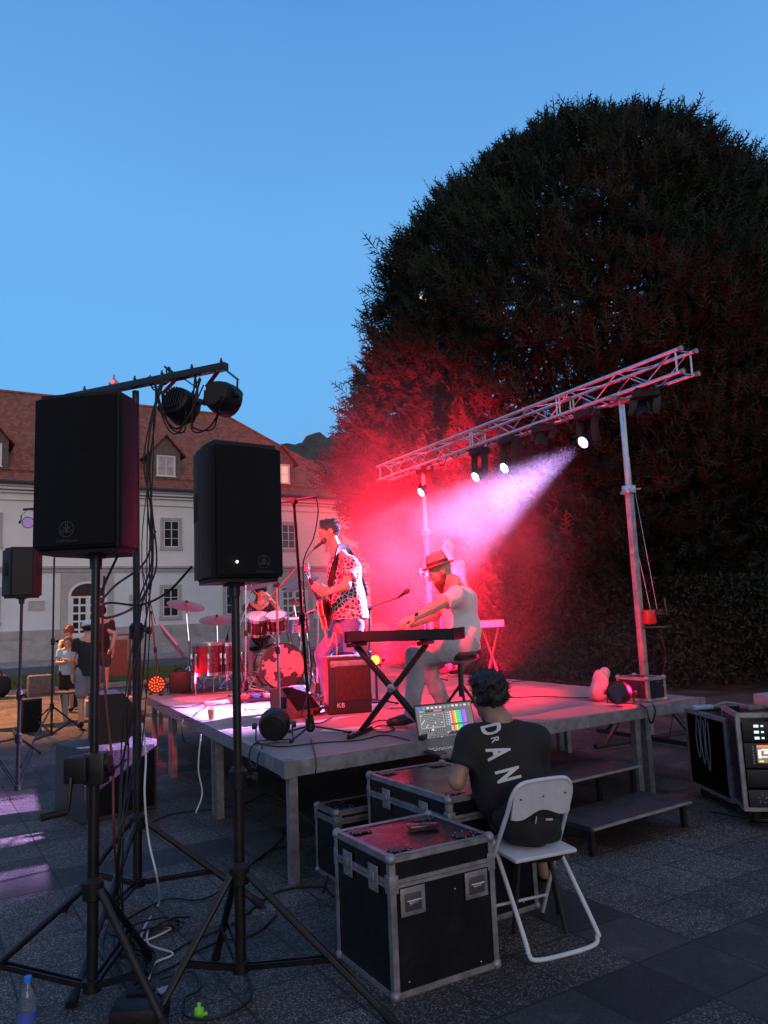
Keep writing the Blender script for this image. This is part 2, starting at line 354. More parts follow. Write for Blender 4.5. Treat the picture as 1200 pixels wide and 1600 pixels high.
# ================================================================== THE SETTING
def ground_nodes(N, L, b):
    tcn = N.new('ShaderNodeTexCoord'); mp = N.new('ShaderNodeMapping'); mp.inputs['Rotation'].default_value = (0, 0, R(-31.5))
    L.new(tcn.outputs['Object'], mp.inputs['Vector']); s = N.new('ShaderNodeSeparateXYZ'); L.new(mp.outputs[0], s.inputs[0])
    u = math_n(N, L, 'DIVIDE', math_n(N, L, 'ADD', s.outputs['X'], 0.355), 0.4); v = math_n(N, L, 'DIVIDE', math_n(N, L, 'ADD', s.outputs['Y'], 0.18), 0.4)
    fu, fv = math_n(N, L, 'FRACT', u), math_n(N, L, 'FRACT', v); iu, iv = math_n(N, L, 'FLOOR', u), math_n(N, L, 'FLOOR', v)
    eu = math_n(N, L, 'MINIMUM', fu, math_n(N, L, 'SUBTRACT', 1.0, fu)); ev = math_n(N, L, 'MINIMUM', fv, math_n(N, L, 'SUBTRACT', 1.0, fv))
    edge = math_n(N, L, 'MINIMUM', eu, ev); grout = step_n(N, L, edge, 0.007, 0.020, 0.85, 0)
    ru = math_n(N, L, 'LESS_THAN', math_n(N, L, 'FLOORED_MODULO', iu, 8.0), 0.5)
    rv = math_n(N, L, 'LESS_THAN', math_n(N, L, 'FLOORED_MODULO', math_n(N, L, 'SUBTRACT', iv, 6.0), 8.0), 0.5)
    band = math_n(N, L, 'MAXIMUM', ru, rv)
    cmb = N.new('ShaderNodeCombineXYZ'); L.new(iu, cmb.inputs[0]); L.new(iv, cmb.inputs[1])
    wn = N.new('ShaderNodeTexWhiteNoise'); L.new(cmb.outputs[0], wn.inputs['Vector'])
    vo = N.new('ShaderNodeTexVoronoi'); vo.inputs['Scale'].default_value = 125; L.new(tcn.outputs['Object'], vo.inputs['Vector'])
    sp = N.new('ShaderNodeSeparateColor'); L.new(vo.outputs['Color'], sp.inputs[0])
    peb = math_n(N, L, 'MULTIPLY', step_n(N, L, sp.outputs[0], 0.35, 1.0), step_n(N, L, vo.outputs['Distance'], 0.30, 0.58, 1, 0))
    agg = mix_n(N, L, peb, (0.042, 0.036, 0.034), (0.40, 0.355, 0.33))
    f1 = noise_n(N, L, 1.1, 5, 0.6, tcn.outputs['Object']); f2 = noise_n(N, L, 26, 5, 0.7, tcn.outputs['Object'])
    smooth = mix_n(N, L, f2, (0.025, 0.021, 0.022), (0.050, 0.043, 0.044))
    st2 = noise_n(N, L, 3.4, 6, 0.7, tcn.outputs['Object']); smooth = mix_n(N, L, step_n(N, L, st2, .55, .66, 0, .7), smooth, (0.075, 0.066, 0.064)); smooth = mix_n(N, L, math_n(N, L, 'MULTIPLY', peb, .16), smooth, (0.30, 0.27, 0.26))
    c = mix_n(N, L, band, agg, smooth)
    tone = math_n(N, L, 'MULTIPLY', math_n(N, L, 'ADD', math_n(N, L, 'MULTIPLY', wn.outputs['Value'], 0.65), 0.60), step_n(N, L, f1, 0.3, 0.7, 0.55, 1.2))
    vm = N.new('ShaderNodeVectorMath'); vm.operation = 'SCALE'; L.new(c, vm.inputs[0]); L.new(tone, vm.inputs['Scale'])
    c = mix_n(N, L, grout, vm.outputs[0], (0.010, 0.010, 0.010)); L.new(c, b.inputs['Base Color'])
    h = math_n(N, L, 'SUBTRACT', math_n(N, L, 'MULTIPLY', peb, 0.35), math_n(N, L, 'MULTIPLY', grout, 1.0)); bump_n(N, L, b, h, 0.5, 0.004)
    L.new(step_n(N, L, f2, 0.3, 0.7, 0.55, 0.85), b.inputs['Roughness'])
paving = ramp_mat('plaza_paving', ground_nodes, 0.7)
g = MB(); g.quad((-1500, -400, 0), (1500, -400, 0), (1500, 1500, 0), (-1500, 1500, 0))
tag(g.build('ground', paving, smooth=False), kind='structure')

A32 = R(32); FV = Vector((math.cos(A32), math.sin(A32), 0)); NV = Vector((-math.sin(A32), math.cos(A32), 0)); BP = Vector((-20.26, 40, 0))
def fb(s, t, z=0.0): return BP + FV*s + NV*t + Vector((0, 0, z))     # along the facade, behind it, up
BM = Matrix((FV, NV, Vector((0, 0, 1)))).transposed()
def strip(name, t0, t1, z, m, s0=-60, s1=80):
    o = MB().box(fb((s0+s1)/2, (t0+t1)/2, z/2), (s1-s0, t1-t0, z), BM).build(name, m, smooth=False); return tag(o, kind='structure')
asphalt = mat('asphalt', (0.07, 0.067, 0.068), 0.85, noise=0.25, scale=3, bump=0.2)
kerb_m = mat('kerb_concrete', (0.30, 0.29, 0.28), 0.85, noise=0.2, scale=6, bump=0.2)
pavement_m = mat('pavement_concrete', (0.27, 0.26, 0.25), 0.85, noise=0.15, scale=2.5, bump=0.1)
strip('road', -15.6, -7.6, 0.02, asphalt)
strip('kerb', -7.6, -7.35, 0.14, kerb_m)
strip('pavement', -7.35, -1.0, 0.12, pavement_m)
strip('grass_kerb', -22.9, -22.7, 0.12, kerb_m, -60, 12)
soil = mat('soil_turf', (0.035, 0.06, 0.014), 0.95, noise=0.5, scale=4, bump=0.5)
strip('verge', -22.7, -15.75, 0.07, soil, -60, 30)
# grass blades on the verge
n = 26000; s_ = rng.uniform(-14, 18, n); t_ = rng.uniform(-22.65, -15.8, n)
base = np.array(BP)+np.outer(s_, FV)+np.outer(t_, NV); base[:, 2] = 0.068
ang = rng.uniform(0, 6.283, n); hh = rng.uniform(0.05, 0.14, n); wd = rng.uniform(0.012, 0.03, n)
dx = np.stack([np.cos(ang), np.sin(ang), 0*ang], 1); ln = rng.normal(size=(n, 3))*0.03; ln[:, 2] = hh
v = np.stack([base-dx*wd[:, None], base+dx*wd[:, None], base+ln], 1).reshape(-1, 3)
grass_m = mat('grass_blades', (0.085, 0.14, 0.022), 0.8, noise=0.4, scale=1.2)
tag(np_mesh('grass', v, np.arange(n*3).reshape(-1, 3), grass_m, smooth=False), 'short lawn grass on the verge between plaza and road', 'grass', kind='stuff')

# ---- hills
def hill():
    nx, ny = 420, 26; X = np.linspace(-420, 520, nx); Y = np.linspace(230, 420, ny); GX, GY = np.meshgrid(X, Y, indexing='ij')
    u = (GY-230)/190; prof = np.sin(np.clip(u*1.2, 0, 1)*math.pi/2)
    top = 88+9*np.sin(GX*0.011+0.6)+4*np.sin(GX*0.041+1)+2.2*np.sin(GX*0.13)+1.3*np.sin(GX*0.31+GY*0.1)
    Z = top*prof+rng.uniform(-2.1, 2.1, GX.shape)*prof+rng.uniform(0, 1.6, GX.shape)
    v = np.stack([GX, GY, Z-1], -1).reshape(-1, 3); i = np.arange(nx*ny).reshape(nx, ny)
    q = np.stack([i[:-1, :-1], i[1:, :-1], i[1:, 1:], i[:-1, 1:]], -1).reshape(-1, 4)
    return np_mesh('hills', v, q, mat('wooded_hill', (0.022, 0.04, 0.026), 0.95, noise=0.6, scale=0.35, bump=1.0), smooth=False)
tag(hill(), kind='structure')

# ---- the long pale building
def wallmat(N, L, b):
    tcn = N.new('ShaderNodeTexCoord'); f = noise_n(N, L, 0.5, 6, 0.65, tcn.outputs['Object']); g_ = noise_n(N, L, 14, 4, 0.6, tcn.outputs['Object'])
    c = mix_n(N, L, step_n(N, L, f, 0.3, 0.7), (0.68, 0.67, 0.65), (0.80, 0.79, 0.77)); L.new(c, b.inputs['Base Color']); bump_n(N, L, b, g_, 0.15, 0.01)
wall_m = ramp_mat('pale_render', wallmat, 0.9)
wall2_m = mat('cool_render', (0.66, 0.70, 0.74), 0.9, noise=0.08, scale=0.6)
trim_m = mat('grey_stone_trim', (0.40, 0.39, 0.38), 0.85, noise=0.12, scale=3)
plinth_m = mat('plinth_stone', (0.37, 0.36, 0.36), 0.9, noise=0.2, scale=1.5, bump=0.2)
def roofmat(N, L, b):
    tcn = N.new('ShaderNodeTexCoord'); s = N.new('ShaderNodeSeparateXYZ'); L.new(tcn.outputs['Object'], s.inputs[0])
    row = math_n(N, L, 'FRACT', math_n(N, L, 'MULTIPLY', s.outputs['Z'], 5.2)); ri = math_n(N, L, 'FLOOR', math_n(N, L, 'MULTIPLY', s.outputs['Z'], 5.2))
    al = math_n(N, L, 'ADD', math_n(N, L, 'MULTIPLY', s.outputs['X'], 5.0), math_n(N, L, 'MULTIPLY', ri, 0.5))
    cmb = N.new('ShaderNodeCombineXYZ'); L.new(ri, cmb.inputs[0]); L.new(math_n(N, L, 'FLOOR', al), cmb.inputs[1])
    wn = N.new('ShaderNodeTexWhiteNoise'); L.new(cmb.outputs[0], wn.inputs['Vector'])
    f = noise_n(N, L, 0.45, 6, 0.7, tcn.outputs['Object'])
    c = mix_n(N, L, wn.outputs['Value'], (0.21, 0.062, 0.040), (0.34, 0.115, 0.075))
    c = mix_n(N, L, step_n(N, L, f, 0.50, 0.72, 0, 0.75), c, (0.115, 0.062, 0.052))
    c = mix_n(N, L, step_n(N, L, row, 0.0, 0.16, 0.8, 0), c, (0.05, 0.022, 0.018)); L.new(c, b.inputs['Base Color']); bump_n(N, L, b, row, 0.6, 0.03)
roof_m = ramp_mat('clay_roof_tiles', roofmat, 0.85)
dorm_m = mat('dormer_boards', (0.13, 0.10, 0.09), 0.8, noise=0.3, scale=4)
glass_m = mat('window_glass', (0.03, 0.035, 0.045), 0.08, spec=0.8, noise=0.3, scale=0.7)
curtain_m = mat('curtained_glass', (0.42, 0.34, 0.33), 0.35, noise=0.35, scale=3)
lit_m = mat('lit_attic_window', (0.6, 0.5, 0.42), 0.5, emit=(1.0, 0.72, 0.5), es=0.42)
frame_m = mat('white_window_frame', (0.70, 0.69, 0.68), 0.6)
gutter_m = mat('dark_gutter', (0.05, 0.045, 0.045), 0.6)
bld = thing('long_building', 'long pale two storey building with red tiled hip roof, dormers and an arched portal', 'building', fb(0, 0)); bld.rotation_euler = (0, 0, A32)
S0, S1, ZE, ZB, WD = -34.0, 22.0, 9.42, 0.12, 14.0
def bb(mb, s, t, z, ds, dt, dz, bev=0): return mb.box(fb(s, t, z), (ds, dt, dz), BM, bev)
m = MB(); bb(m, (S0+S1)/2, WD/2, (ZE+4.95)/2, S1-S0, WD, ZE-4.95); m.build('upper_wall', wall_m, bld, smooth=False)
m = MB(); bb(m, (S0+S1)/2, WD/2, (4.95+1.6)/2, S1-S0, WD, 4.95-1.6); m.build('lower_wall', wall2_m, bld, smooth=False)
m = MB(); bb(m, (S0+S1)/2, WD/2-.03, 0.8, S1-S0+.12, WD+.12, 1.6); m.build('plinth', plinth_m, bld, smooth=False)
m = MB(); bb(m, (S0+S1)/2, -.05, 4.92, S1-S0+.2, .34, .12); bb(m, (S0+S1)/2, -.02, 4.72, S1-S0+.1, .2, .12); m.build('string_course', trim_m, bld, smooth=False)
m = MB()
for z, d, h in ((9.30, .55, .18), (9.14, .36, .14), (8.95, .22, .08), (8.55, .14, .06)): bb(m, (S0+S1)/2, -d/2+.1, z, S1-S0+d, d+.2, h)
m.build('cornice', wall_m, bld, smooth=False)
m = MB(); m.tube([fb(S0, -.78, 9.43), fb(S1+.7, -.78, 9.36)], .10, 8); m.build('gutter', gutter_m, bld)
# hip roof
ov = .7; hw = WD/2; rz_ = ZE+hw+ov*0+.0
e0, e1, e2, e3 = fb(S0-ov, -ov, ZE+.05), fb(S1+ov, -ov, ZE+.05), fb(S1+ov, WD+ov, ZE+.05), fb(S0-ov, WD+ov, ZE+.05)
r0, r1 = fb(S0+hw, hw, ZE+hw), fb(S1-hw, hw, ZE+hw)
m = MB(); m._add([e0, e1, e2, e3, r0, r1], [(0, 1, 5, 4), (1, 2, 5), (2, 3, 4, 5), (3, 0, 4), (3, 2, 1, 0)])
roof = m.build('roof', roof_m, bld, smooth=False)
m = MB(); m.tube([r0, r1], .13, 8); m.tube([r1, e1], .12, 8); m.tube([r0, e0], .12, 8); m.build('ridge_tiles', roof_m, roof)
def window(s, z0, z1, w_, pane=glass_m, nx=2, ny=3, name='window', par=bld, t=0.0, border=.17):
    m = MB()
    for a, b_, c, d in ((s, z1-border/2, w_, border), (s, z0+border/2, w_+.1, border)): bb(m, a, t-.04, b_, c, .13, d)
    for sg in (-1, 1): bb(m, s+sg*(w_-border)/2, t-.035, (z0+z1)/2, border, .11, z1-z0-2*border)
    o = m.build(name, trim_m if border > .1 else frame_m, par, smooth=False)
    iw, i0, i1 = w_-2*border, z0+border, z1-border
    m = MB(); bb(m, s, t-.012, (i0+i1)/2, iw, .02, i1-i0); m.build('pane', pane, o, smooth=False)
    m = MB(); f = .055
    for sg in (-1, 1): bb(m, s+sg*(iw-f)/2, t-.03, (i0+i1)/2, f, .04, i1-i0)
    for zz in (i0+f/2, i1-f/2): bb(m, s, t-.032, zz, iw-2*f, .04, f)
    for k in range(1, nx): bb(m, s-iw/2+iw*k/nx, t-.034, (i0+i1)/2, .045, .04, i1-i0-2*f)
    for k in range(1, ny): bb(m, s, t-.028, i0+(i1-i0)*k/ny, iw-2*f, .03, .03)
    m.build('glazing_frame', frame_m, o, smooth=False); return o
for s in (-8.5, -4.2, -.46, 2.7, 5.9, 9.1, 12.85, 16.6, 19.9): window(s, 5.93, 7.82, 1.25)
for s in (-8.5, -4.2, -.46, 9.05, 12.85, 20.2): window(s, 1.9, 3.9, 1.25)
# arched portal
def portal(s, w_, z0, zs, arch, name):
    m = MB(); bb(m, s, -.09, (z0+4.6)/2, w_+1.0, .16, 4.6-z0); o = m.build(name, trim_m, bld, smooth=False)
    r = w_/2; n = 20
    def arc(rr, y): return [fb(s+rr*math.cos(math.pi*i/n), y, zs+rr*arch*math.sin(math.pi*i/n)) for i in range(n+1)]
    m = MB(); a, b_ = arc(r+.14, -.19), arc(r, -.19)
    for i in range(n): m._add([a[i], a[i+1], b_[i+1], b_[i]]+[p+NV*.05 for p in (a[i], a[i+1], b_[i+1], b_[i])], [(0, 1, 2, 3), (4, 7, 6, 5), (0, 4, 5, 1), (3, 2, 6, 7)])
    for sg in (-1, 1): bb(m, s+sg*(r+.07), -.19, (z0+zs)/2, .14, .06, zs-z0)
    m.build('arch_surround', wall2_m, o, smooth=False)
    m = MB(); m._add([fb(s, -.185, zs)]+arc(r, -.185), [(0, i+1, i+2) for i in range(n)]); m.build('fanlight', mat('dark_fanlight', (0.045, 0.02, 0.02), 0.25), o, smooth=False)
    m = MB(); bb(m, s, -.18, (z0+zs)/2, w_, .03, zs-z0); dr = m.build('door', glass_m, o, smooth=False)
    m = MB()
    for x in (-r+.06, -.06, .06, r-.06): bb(m, s+x, -.21, (z0+zs)/2, .11, .05, zs-z0)
    for sg in (-1, 1): bb(m, s+sg*r/2, -.212, (z0+zs)/2, .09, .045, zs-z0)
    for k in range(6): bb(m, s, -.208, z0+.06+(zs-z0-.12)*k/5, w_-.02, .04, .10 if k not in (0,) else .5)
    m.build('door_bars', frame_m, dr, smooth=False)
portal(4.45, 1.75, 1.05, 3.35, .78, 'portal')
portal(16.8, 1.7, 1.05, 3.45, .25, 'portal')
for s, z in ((7.1, 2.7), (6.9, 3.2), (1.9, 2.9)):
    m = MB(); bb(m, s, -.03, z, .8 if z < 3 else .4, .05, .5 if z < 3 else .35); m.build('wall_plaque', trim_m, bld, smooth=False)
def dormer(s, pane):
    t0 = .06; m = MB(); w_ = 1.75; zb, zt, zp = 10.1, 11.75, 12.75
    front = [(-w_/2, zb), (w_/2, zb), (w_/2, zt), (0, zp), (-w_/2, zt)]
    vs = [fb(s+x, t0, z) for x, z in front]+[fb(s+x, t0+3.2, z) for x, z in front]
    m._add(vs, [(0, 1, 2, 3, 4), (5, 9, 8, 7, 6), (0, 5, 6, 1), (1, 6, 7, 2), (4, 9, 5, 0)]); o = m.build('dormer', dorm_m, bld, smooth=False)
    m = MB()
    for sg in (-1, 1):
        a = fb(s, t0-.28, zp+.12); b_ = fb(s+sg*(w_/2+.28), t0-.28, zt-.16); d = NV*3.6; h = Vector((0, 0, .10))
        m._add([a, b_, b_+d, a+d, a-h, b_-h, b_+d-h, a+d-h], [(0, 1, 2, 3), (4, 7, 6, 5), (0, 4, 5, 1), (1, 5, 6, 2), (2, 6, 7, 3)])
    m.build('dormer_roof', roof_m, o, smooth=False)
    window(s, 10.27, 11.55, 1.10, pane, 2, 2, 'dormer_window', o, t0-.01, .05)
for s, p in ((-7.8, glass_m), (-.5, curtain_m), (8.8, curtain_m), (16.25, lit_m)): dormer(s, p)
# snow guards: thin rail above the eave
m = MB(); m.tube([fb(S0, -.1, 10.15), fb(S1-1, -.1, 10.15)], .03, 5); m.build('snow_rail', roof_m, bld)
# entrance steps along the facade
m = MB()
for k in range(5): bb(m, -6, -.55-.42*k-.2, (1.02-.22*k)/2+.06, 66-1.2*k, .42, max(.1, 1.02-.22*k))
single(m.build('stone_steps', plinth_m, smooth=False), 'broad stone steps running along the foot of the pale building', 'steps')
# small house with red roof behind
hs = thing('small_house', 'small red roofed house behind the end of the long building', 'house', atD(500, 900, 74).xy.to_3d())
hp = Vector((atD(500, 900, 74).x, 74, 0))
m = MB(); m.box(hp+Vector((0, 0, 7)), (7, 7, 14), BM); m.build('wall', wall_m, hs, smooth=False)
m = MB(); q = [hp+BM @ Vector(p) for p in ((-4, -4, 13.6), (4, -4, 13.6), (4, 4, 13.6), (-4, 4, 13.6), (-1.6, 0, 17.0), (1.6, 0, 17.0))]
m._add(q, [(0, 1, 5, 4), (1, 2, 5), (2, 3, 4, 5), (3, 0, 4), (3, 2, 1, 0)]); m.build('roof', roof_m, hs, smooth=False)

# ---- conifers
bark = mat('conifer_bark', (0.06, 0.045, 0.035), 0.9, noise=0.4, scale=8, bump=0.5)
leaf_m = mat('conifer_foliage', (0.017, 0.025, 0.014), 0.8, noise=0.45, scale=0.9, spec=0.25)
def conifer(label, cx, cyy, prof, nspr, seed, holes=0.0, front=False):
    """prof: [(z, radius)] - drooping leafy sprays spread over and inside a lumpy round crown"""
    g_ = np.random.default_rng(seed); th = thing('conifer_tree', label, 'tree', (cx, cyy, 0), group='conifers behind the stage')
    zt = prof[-1][0]
    m = MB(); m.tube([(cx, cyy, 0), (cx+.2, cyy, 4), (cx, cyy+.1, 9), (cx, cyy, zt-1)], [.5, .38, .2, .04], 10, smooth=True)
    tr = m.build('trunk', bark, th)
    m = MB()
    for i in range(70):
        z = g_.uniform(.8, zt-1.5); a = g_.uniform(0, 6.283); rr = np.interp(z, [p[0] for p in prof], [p[1] for p in prof])*.86
        m.tube([(cx, cyy, z), (cx+math.cos(a)*rr*.5, cyy+math.sin(a)*rr*.5, z+.35), (cx+math.cos(a)*rr, cyy+math.sin(a)*rr, z+.9)], [.09, .05, .012], 5)
    m.build('limbs', bark, th)
    z = g_.uniform(.15, zt, nspr*3); rr = np.interp(z, [p[0] for p in prof], [p[1] for p in prof]); keep = g_.uniform(0, 1, nspr*3) < (rr/rr.max()+.12); z = z[keep][:nspr]; rr = rr[keep][:nspr]; n = len(z)
    a = g_.uniform(0, 2*math.pi, n)
    lump = 1+.045*np.sin(3*a+z*.9)+.04*np.sin(7*a-z*1.7+1)+.03*np.sin(13*a+z*2.9)+.025*np.sin(23*a+z*4.1)
    dep = np.where(g_.uniform(0, 1, n) < .72, g_.uniform(.90, 1.02, n), g_.uniform(.55, .95, n))
    long_ = g_.uniform(0, 1, n) < .03; dep = np.where(long_, g_.uniform(1.0, 1.05, n), dep)
    r_ = rr*lump*dep
    pos = np.stack([cx+np.cos(a)*r_, cyy+np.sin(a)*r_, z], 1)
    hole_rays = []
    if holes > 0:     # thin places where the sky shows through
        hole = np.zeros(n, bool)
        for _ in range(int(holes)):
            ha, hz, hr = g_.uniform(-2.7, -.3), g_.uniform(3, zt*.52), g_.uniform(.14, .42)
            for aa in (ha, ):
                px_, py_ = cx+math.cos(aa)*np.interp(hz, [p[0] for p in prof], [p[1] for p in prof]), cyy+math.sin(aa)*np.interp(hz, [p[0] for p in prof], [p[1] for p in prof])
                d_ = np.array([px_, py_, hz-1.6]); d_ /= np.linalg.norm(d_); q_ = pos-np.array([0, 0, 1.6]); dist = np.linalg.norm(q_-np.outer(q_ @ d_, d_), axis=1); hole |= dist < hr*.5; hole_rays.append((d_, hr*.5))
        for hx_, hy_, hw_ in ((664, 468, .16), (668, 470, .12), (630, 568, .07)):
            d_ = np.array(_ray(hx_, hy_)); d_ /= np.linalg.norm(d_); q_ = pos-np.array([0, 0, 1.6]); hole |= np.linalg.norm(q_-np.outer(q_ @ d_, d_), axis=1) < hw_
        pos, a, z, n = pos[~hole], a[~hole], z[~hole], (~hole).sum(); long_ = long_[~hole]
    outw = np.stack([np.cos(a), np.sin(a), np.full(n, .0)], 1); up = np.clip((z/zt)**1.2, 0, 1)
    d = outw*(1-.55*up[:, None])+g_.normal(size=(n, 3))*.42; d[:, 2] += .30+.75*up; d /= np.linalg.norm(d, axis=1)[:, None]
    L_ = g_.uniform(.26, .56, n)*np.where(long_, 1.25, 1.0)
    side = np.cross(d, g_.normal(size=(n, 3))); side /= np.linalg.norm(side, axis=1)[:, None]; nor = np.cross(d, side)
    V = []; K = 9
    for i in range(K):      # twigs left and right of the stem, each a thin leaf, plus the stem tip
        t = (i+.6)/K; sg = 1 if i % 2 else -1; ln_ = L_*(.50-.36*t)*g_.uniform(.7, 1.25, n)
        b0 = pos+d*(L_*t)[:, None]+nor*(g_.normal(size=n)*.01)[:, None]; e_ = b0+(d*.72+side*sg*.75+nor*(g_.normal(size=n)*.35)[:, None]+np.array([0, 0, -.12]))*ln_[:, None]
        wv = np.cross(e_-b0, nor); wv /= np.linalg.norm(wv, axis=1)[:, None]+1e-9; wv *= .017; mid = b0*.55+e_*.45
        V.append(np.stack([b0, mid+wv, e_, mid-wv], 1))
    e_ = pos+d*(L_*1.25)[:, None]; V.append(np.stack([pos-side*.014, pos*.4+e_*.6-side*.02, e_, pos*.4+e_*.6+side*.02], 1))
    V = np.concatenate(V).reshape(-1, 3); q = np.arange(len(V)).reshape(-1, 4)
    # dense inner foliage: larger overlapping leaf clumps well inside the outline
    ni = 9000; zi = g_.uniform(.2, zt*.93, ni); ri = np.interp(zi, [p[0] for p in prof], [p[1] for p in prof])*g_.uniform(.5, .86, ni); ai = g_.uniform(0, 6.283, ni)
    pi_ = np.stack([cx+np.cos(ai)*ri, cyy+np.sin(ai)*ri, zi], 1); d1 = g_.normal(size=(ni, 3)); d1 /= np.linalg.norm(d1, axis=1)[:, None]; d2 = np.cross(d1, g_.normal(size=(ni, 3))); d2 /= np.linalg.norm(d2, axis=1)[:, None]
    if holes > 0:
        for d_, hr in hole_rays:
            q_ = pi_-np.array([0, 0, 1.6]); k_ = np.linalg.norm(q_-np.outer(q_ @ d_, d_), axis=1) > hr+.1; pi_, d1, d2 = pi_[k_], d1[k_], d2[k_]
        for hx_, hy_, hw_ in ((664, 468, .3), (668, 470, .3)):
            d_ = np.array(_ray(hx_, hy_)); d_ /= np.linalg.norm(d_); q_ = pi_-np.array([0, 0, 1.6]); k_ = np.linalg.norm(q_-np.outer(q_ @ d_, d_), axis=1) > hw_; pi_, d1, d2 = pi_[k_], d1[k_], d2[k_]
    sz_ = np.random.default_rng(seed+9).uniform(.10, .26, len(pi_))[:, None]; V2 = np.stack([pi_-d1*sz_*1.6, pi_-d2*sz_*.5, pi_+d1*sz_*1.6, pi_+d2*sz_*.5], 1).reshape(-1, 3)
    V = np.concatenate([V, V2]); q = np.arange(len(V)).reshape(-1, 4)
    np_mesh('crown', V, q, leaf_m, th, smooth=False); return th
PROF = [(0, 5.3), (1.5, 6.0), (4, 6.75), (6.5, 7.15), (8.5, 7.1), (10.5, 6.3), (12.3, 5.7), (14, 4.7), (15.4, 3.4), (16.3, 2.0), (16.9, .6)]
PROF = [(z*.90, r*.965) for z, r in PROF]
conifer('huge dark rounded conifer rising behind the lighting truss', 6.15, 21.3, PROF, 58000, 3, 30)
PROF2 = [(0, 5.6), (3, 6.2), (7, 6.2), (10, 5.6), (13, 4.4), (15, 3.0), (16.6, 1.2), (17.3, .2)]
PROF2 = [(z*.885, r) for z, r in PROF2]
conifer('dark conifer at the right edge, its pointed top beside the huge rounded one', 13.4, 23.8, PROF2, 30000, 5, 26)
# clipped hedge behind the stage, low
def hedge():
    n = 26000; s = rng.uniform(0, 1, n); P = np.stack([2.0+s*13, 15.2-s*3.0+rng.uniform(0, 1.4, n), rng.uniform(.05, 2.1, n)], 1)
    d = rng.normal(size=(n, 3)); d[:, 2] += .5; d[:, 1] -= .5; d /= np.linalg.norm(d, axis=1)[:, None]; sd = np.cross(d, rng.normal(size=(n, 3))); sd /= np.linalg.norm(sd, axis=1)[:, None]
    V = np.stack([P, P+d*.04+sd*.022, P+d*.10, P+d*.04-sd*.022], 1).reshape(-1, 3); return np_mesh('hedge', V, np.arange(n*4).reshape(-1, 4), leaf_m, smooth=False)
single(hedge(), 'low dark hedge in the gloom behind the right end of the stage', 'hedge')

# ================================================================== STAGE
P0 = Vector((-.67, 4.85, 0)); RV = Vector((.831, .556, 0)).normalized(); UV = Vector((-.439, .899, 0)).normalized(); HS = .74
def S(a, b, z=0.0): return P0 + RV*a + UV*b + Vector((0, 0, z))
def plyw(N, L, b):
    tcn = N.new('ShaderNodeTexCoord'); mp = N.new('ShaderNodeMapping'); mp.inputs['Rotation'].default_value = (0, 0, R(-34)); mp.inputs['Scale'].default_value = (1.2, 9, 1); L.new(tcn.outputs['Object'], mp.inputs[0])
    f = noise_n(N, L, 2.5, 7, 0.7, mp.outputs[0]); g_ = noise_n(N, L, 1.6, 6, 0.75, tcn.outputs['Object']); h = noise_n(N, L, 55, 3, 0.6, tcn.outputs['Object'])
    c = mix_n(N, L, f, (0.19, 0.165, 0.16), (0.33, 0.29, 0.28)); c = mix_n(N, L, step_n(N, L, g_, 0.56, 0.70, 0, .6), c, (0.12, 0.10, 0.10)); c = mix_n(N, L, step_n(N, L, h, .66, .72, 0, .5), c, (.07, .06, .06))
    L.new(c, b.inputs['Base Color']); bump_n(N, L, b, f, 0.15, 0.004)
ply = ramp_mat('scuffed_plywood', plyw, 0.6)
stage = thing('stage', 'knee-high stage of grey decks with aluminium edges on square legs', 'stage', P0)
SA, SB = 4.25, 5.24
def par4(mb, a0, a1, b0, b1, z0, z1):
    vs = [S(a, b, z) for z in (z0, z1) for a, b in ((a0, b0), (a1, b0), (a1, b1), (a0, b1))]
    return mb._add(vs, [(3, 2, 1, 0), (4, 5, 6, 7), (0, 1, 5, 4), (1, 2, 6, 5), (2, 3, 7, 6), (3, 0, 4, 7)])
AS, BS = [0, 1.7, 3.4, SA], [0, 2.0, 4.0, SB]
mods = [(AS[i], AS[i+1], BS[j], BS[j+1]) for i in range(3) for j in range(3)]
for a0, a1, b0, b1 in mods:
    par4(MB(), a0+.045, a1-.045, b0+.045, b1-.045, HS-.02, HS-.001).build('deck_board', ply, stage, smooth=False)
    m = MB()
    par4(m, a0+.002, a1-.002, b0+.002, b0+.045, HS-.095, HS); par4(m, a0+.002, a1-.002, b1-.045, b1-.002, HS-.095, HS)
    par4(m, a0+.002, a0+.045, b0+.0455, b1-.0455, HS-.095, HS-.0005); par4(m, a1-.045, a1-.002, b0+.0455, b1-.0455, HS-.095, HS-.0005)
    # groove line along the outer face of the profile
    m.build('deck_frame', alu_dull, stage, smooth=False)
legs = set()
for a0, a1, b0, b1 in mods:
    for a in (a0+.07, a1-.07):
        for b in (b0+.07, b1-.07): legs.add((round(a, 3), round(b, 3)))
for a, b in sorted(legs):
    edge = a < .2 or b < .2 or a > SA-.2 or b > SB-.2
    if not edge: continue
    par4(MB(), a-.03, a+.03, b-.03, b+.03, .0, HS-.096).build('leg', alu_dull, stage, smooth=False)
for a, b in ((0, 0), (SA, 0), (0, SB)):
    m = MB(); par4(m, a-.004 if a == 0 else a-.07, a+.07 if a == 0 else a+.004, b-.004 if b == 0 else b-.07, b+.07 if b == 0 else b+.004, HS-.10, HS+.003); m.build('corner_block', mat('corner_plastic', (.16, .15, .17), .6), stage, smooth=False)
riser = thing('drum_platform', 'dark carpeted deck at the far end of the stage under the drums', 'platform', S(.6, SB))
par4(MB(), .42, SA, SB+.01, SB+2.0, HS-.1, HS-.004).build('deck', alu_dull, riser, smooth=False)
par4(MB(), .45, 3.1, SB-.15, SB+1.95, HS+.002, HS+.012).build('carpet', mat('dark_carpet', (.035, .03, .034), .95, noise=.4, scale=30, bump=.4), riser, smooth=False)
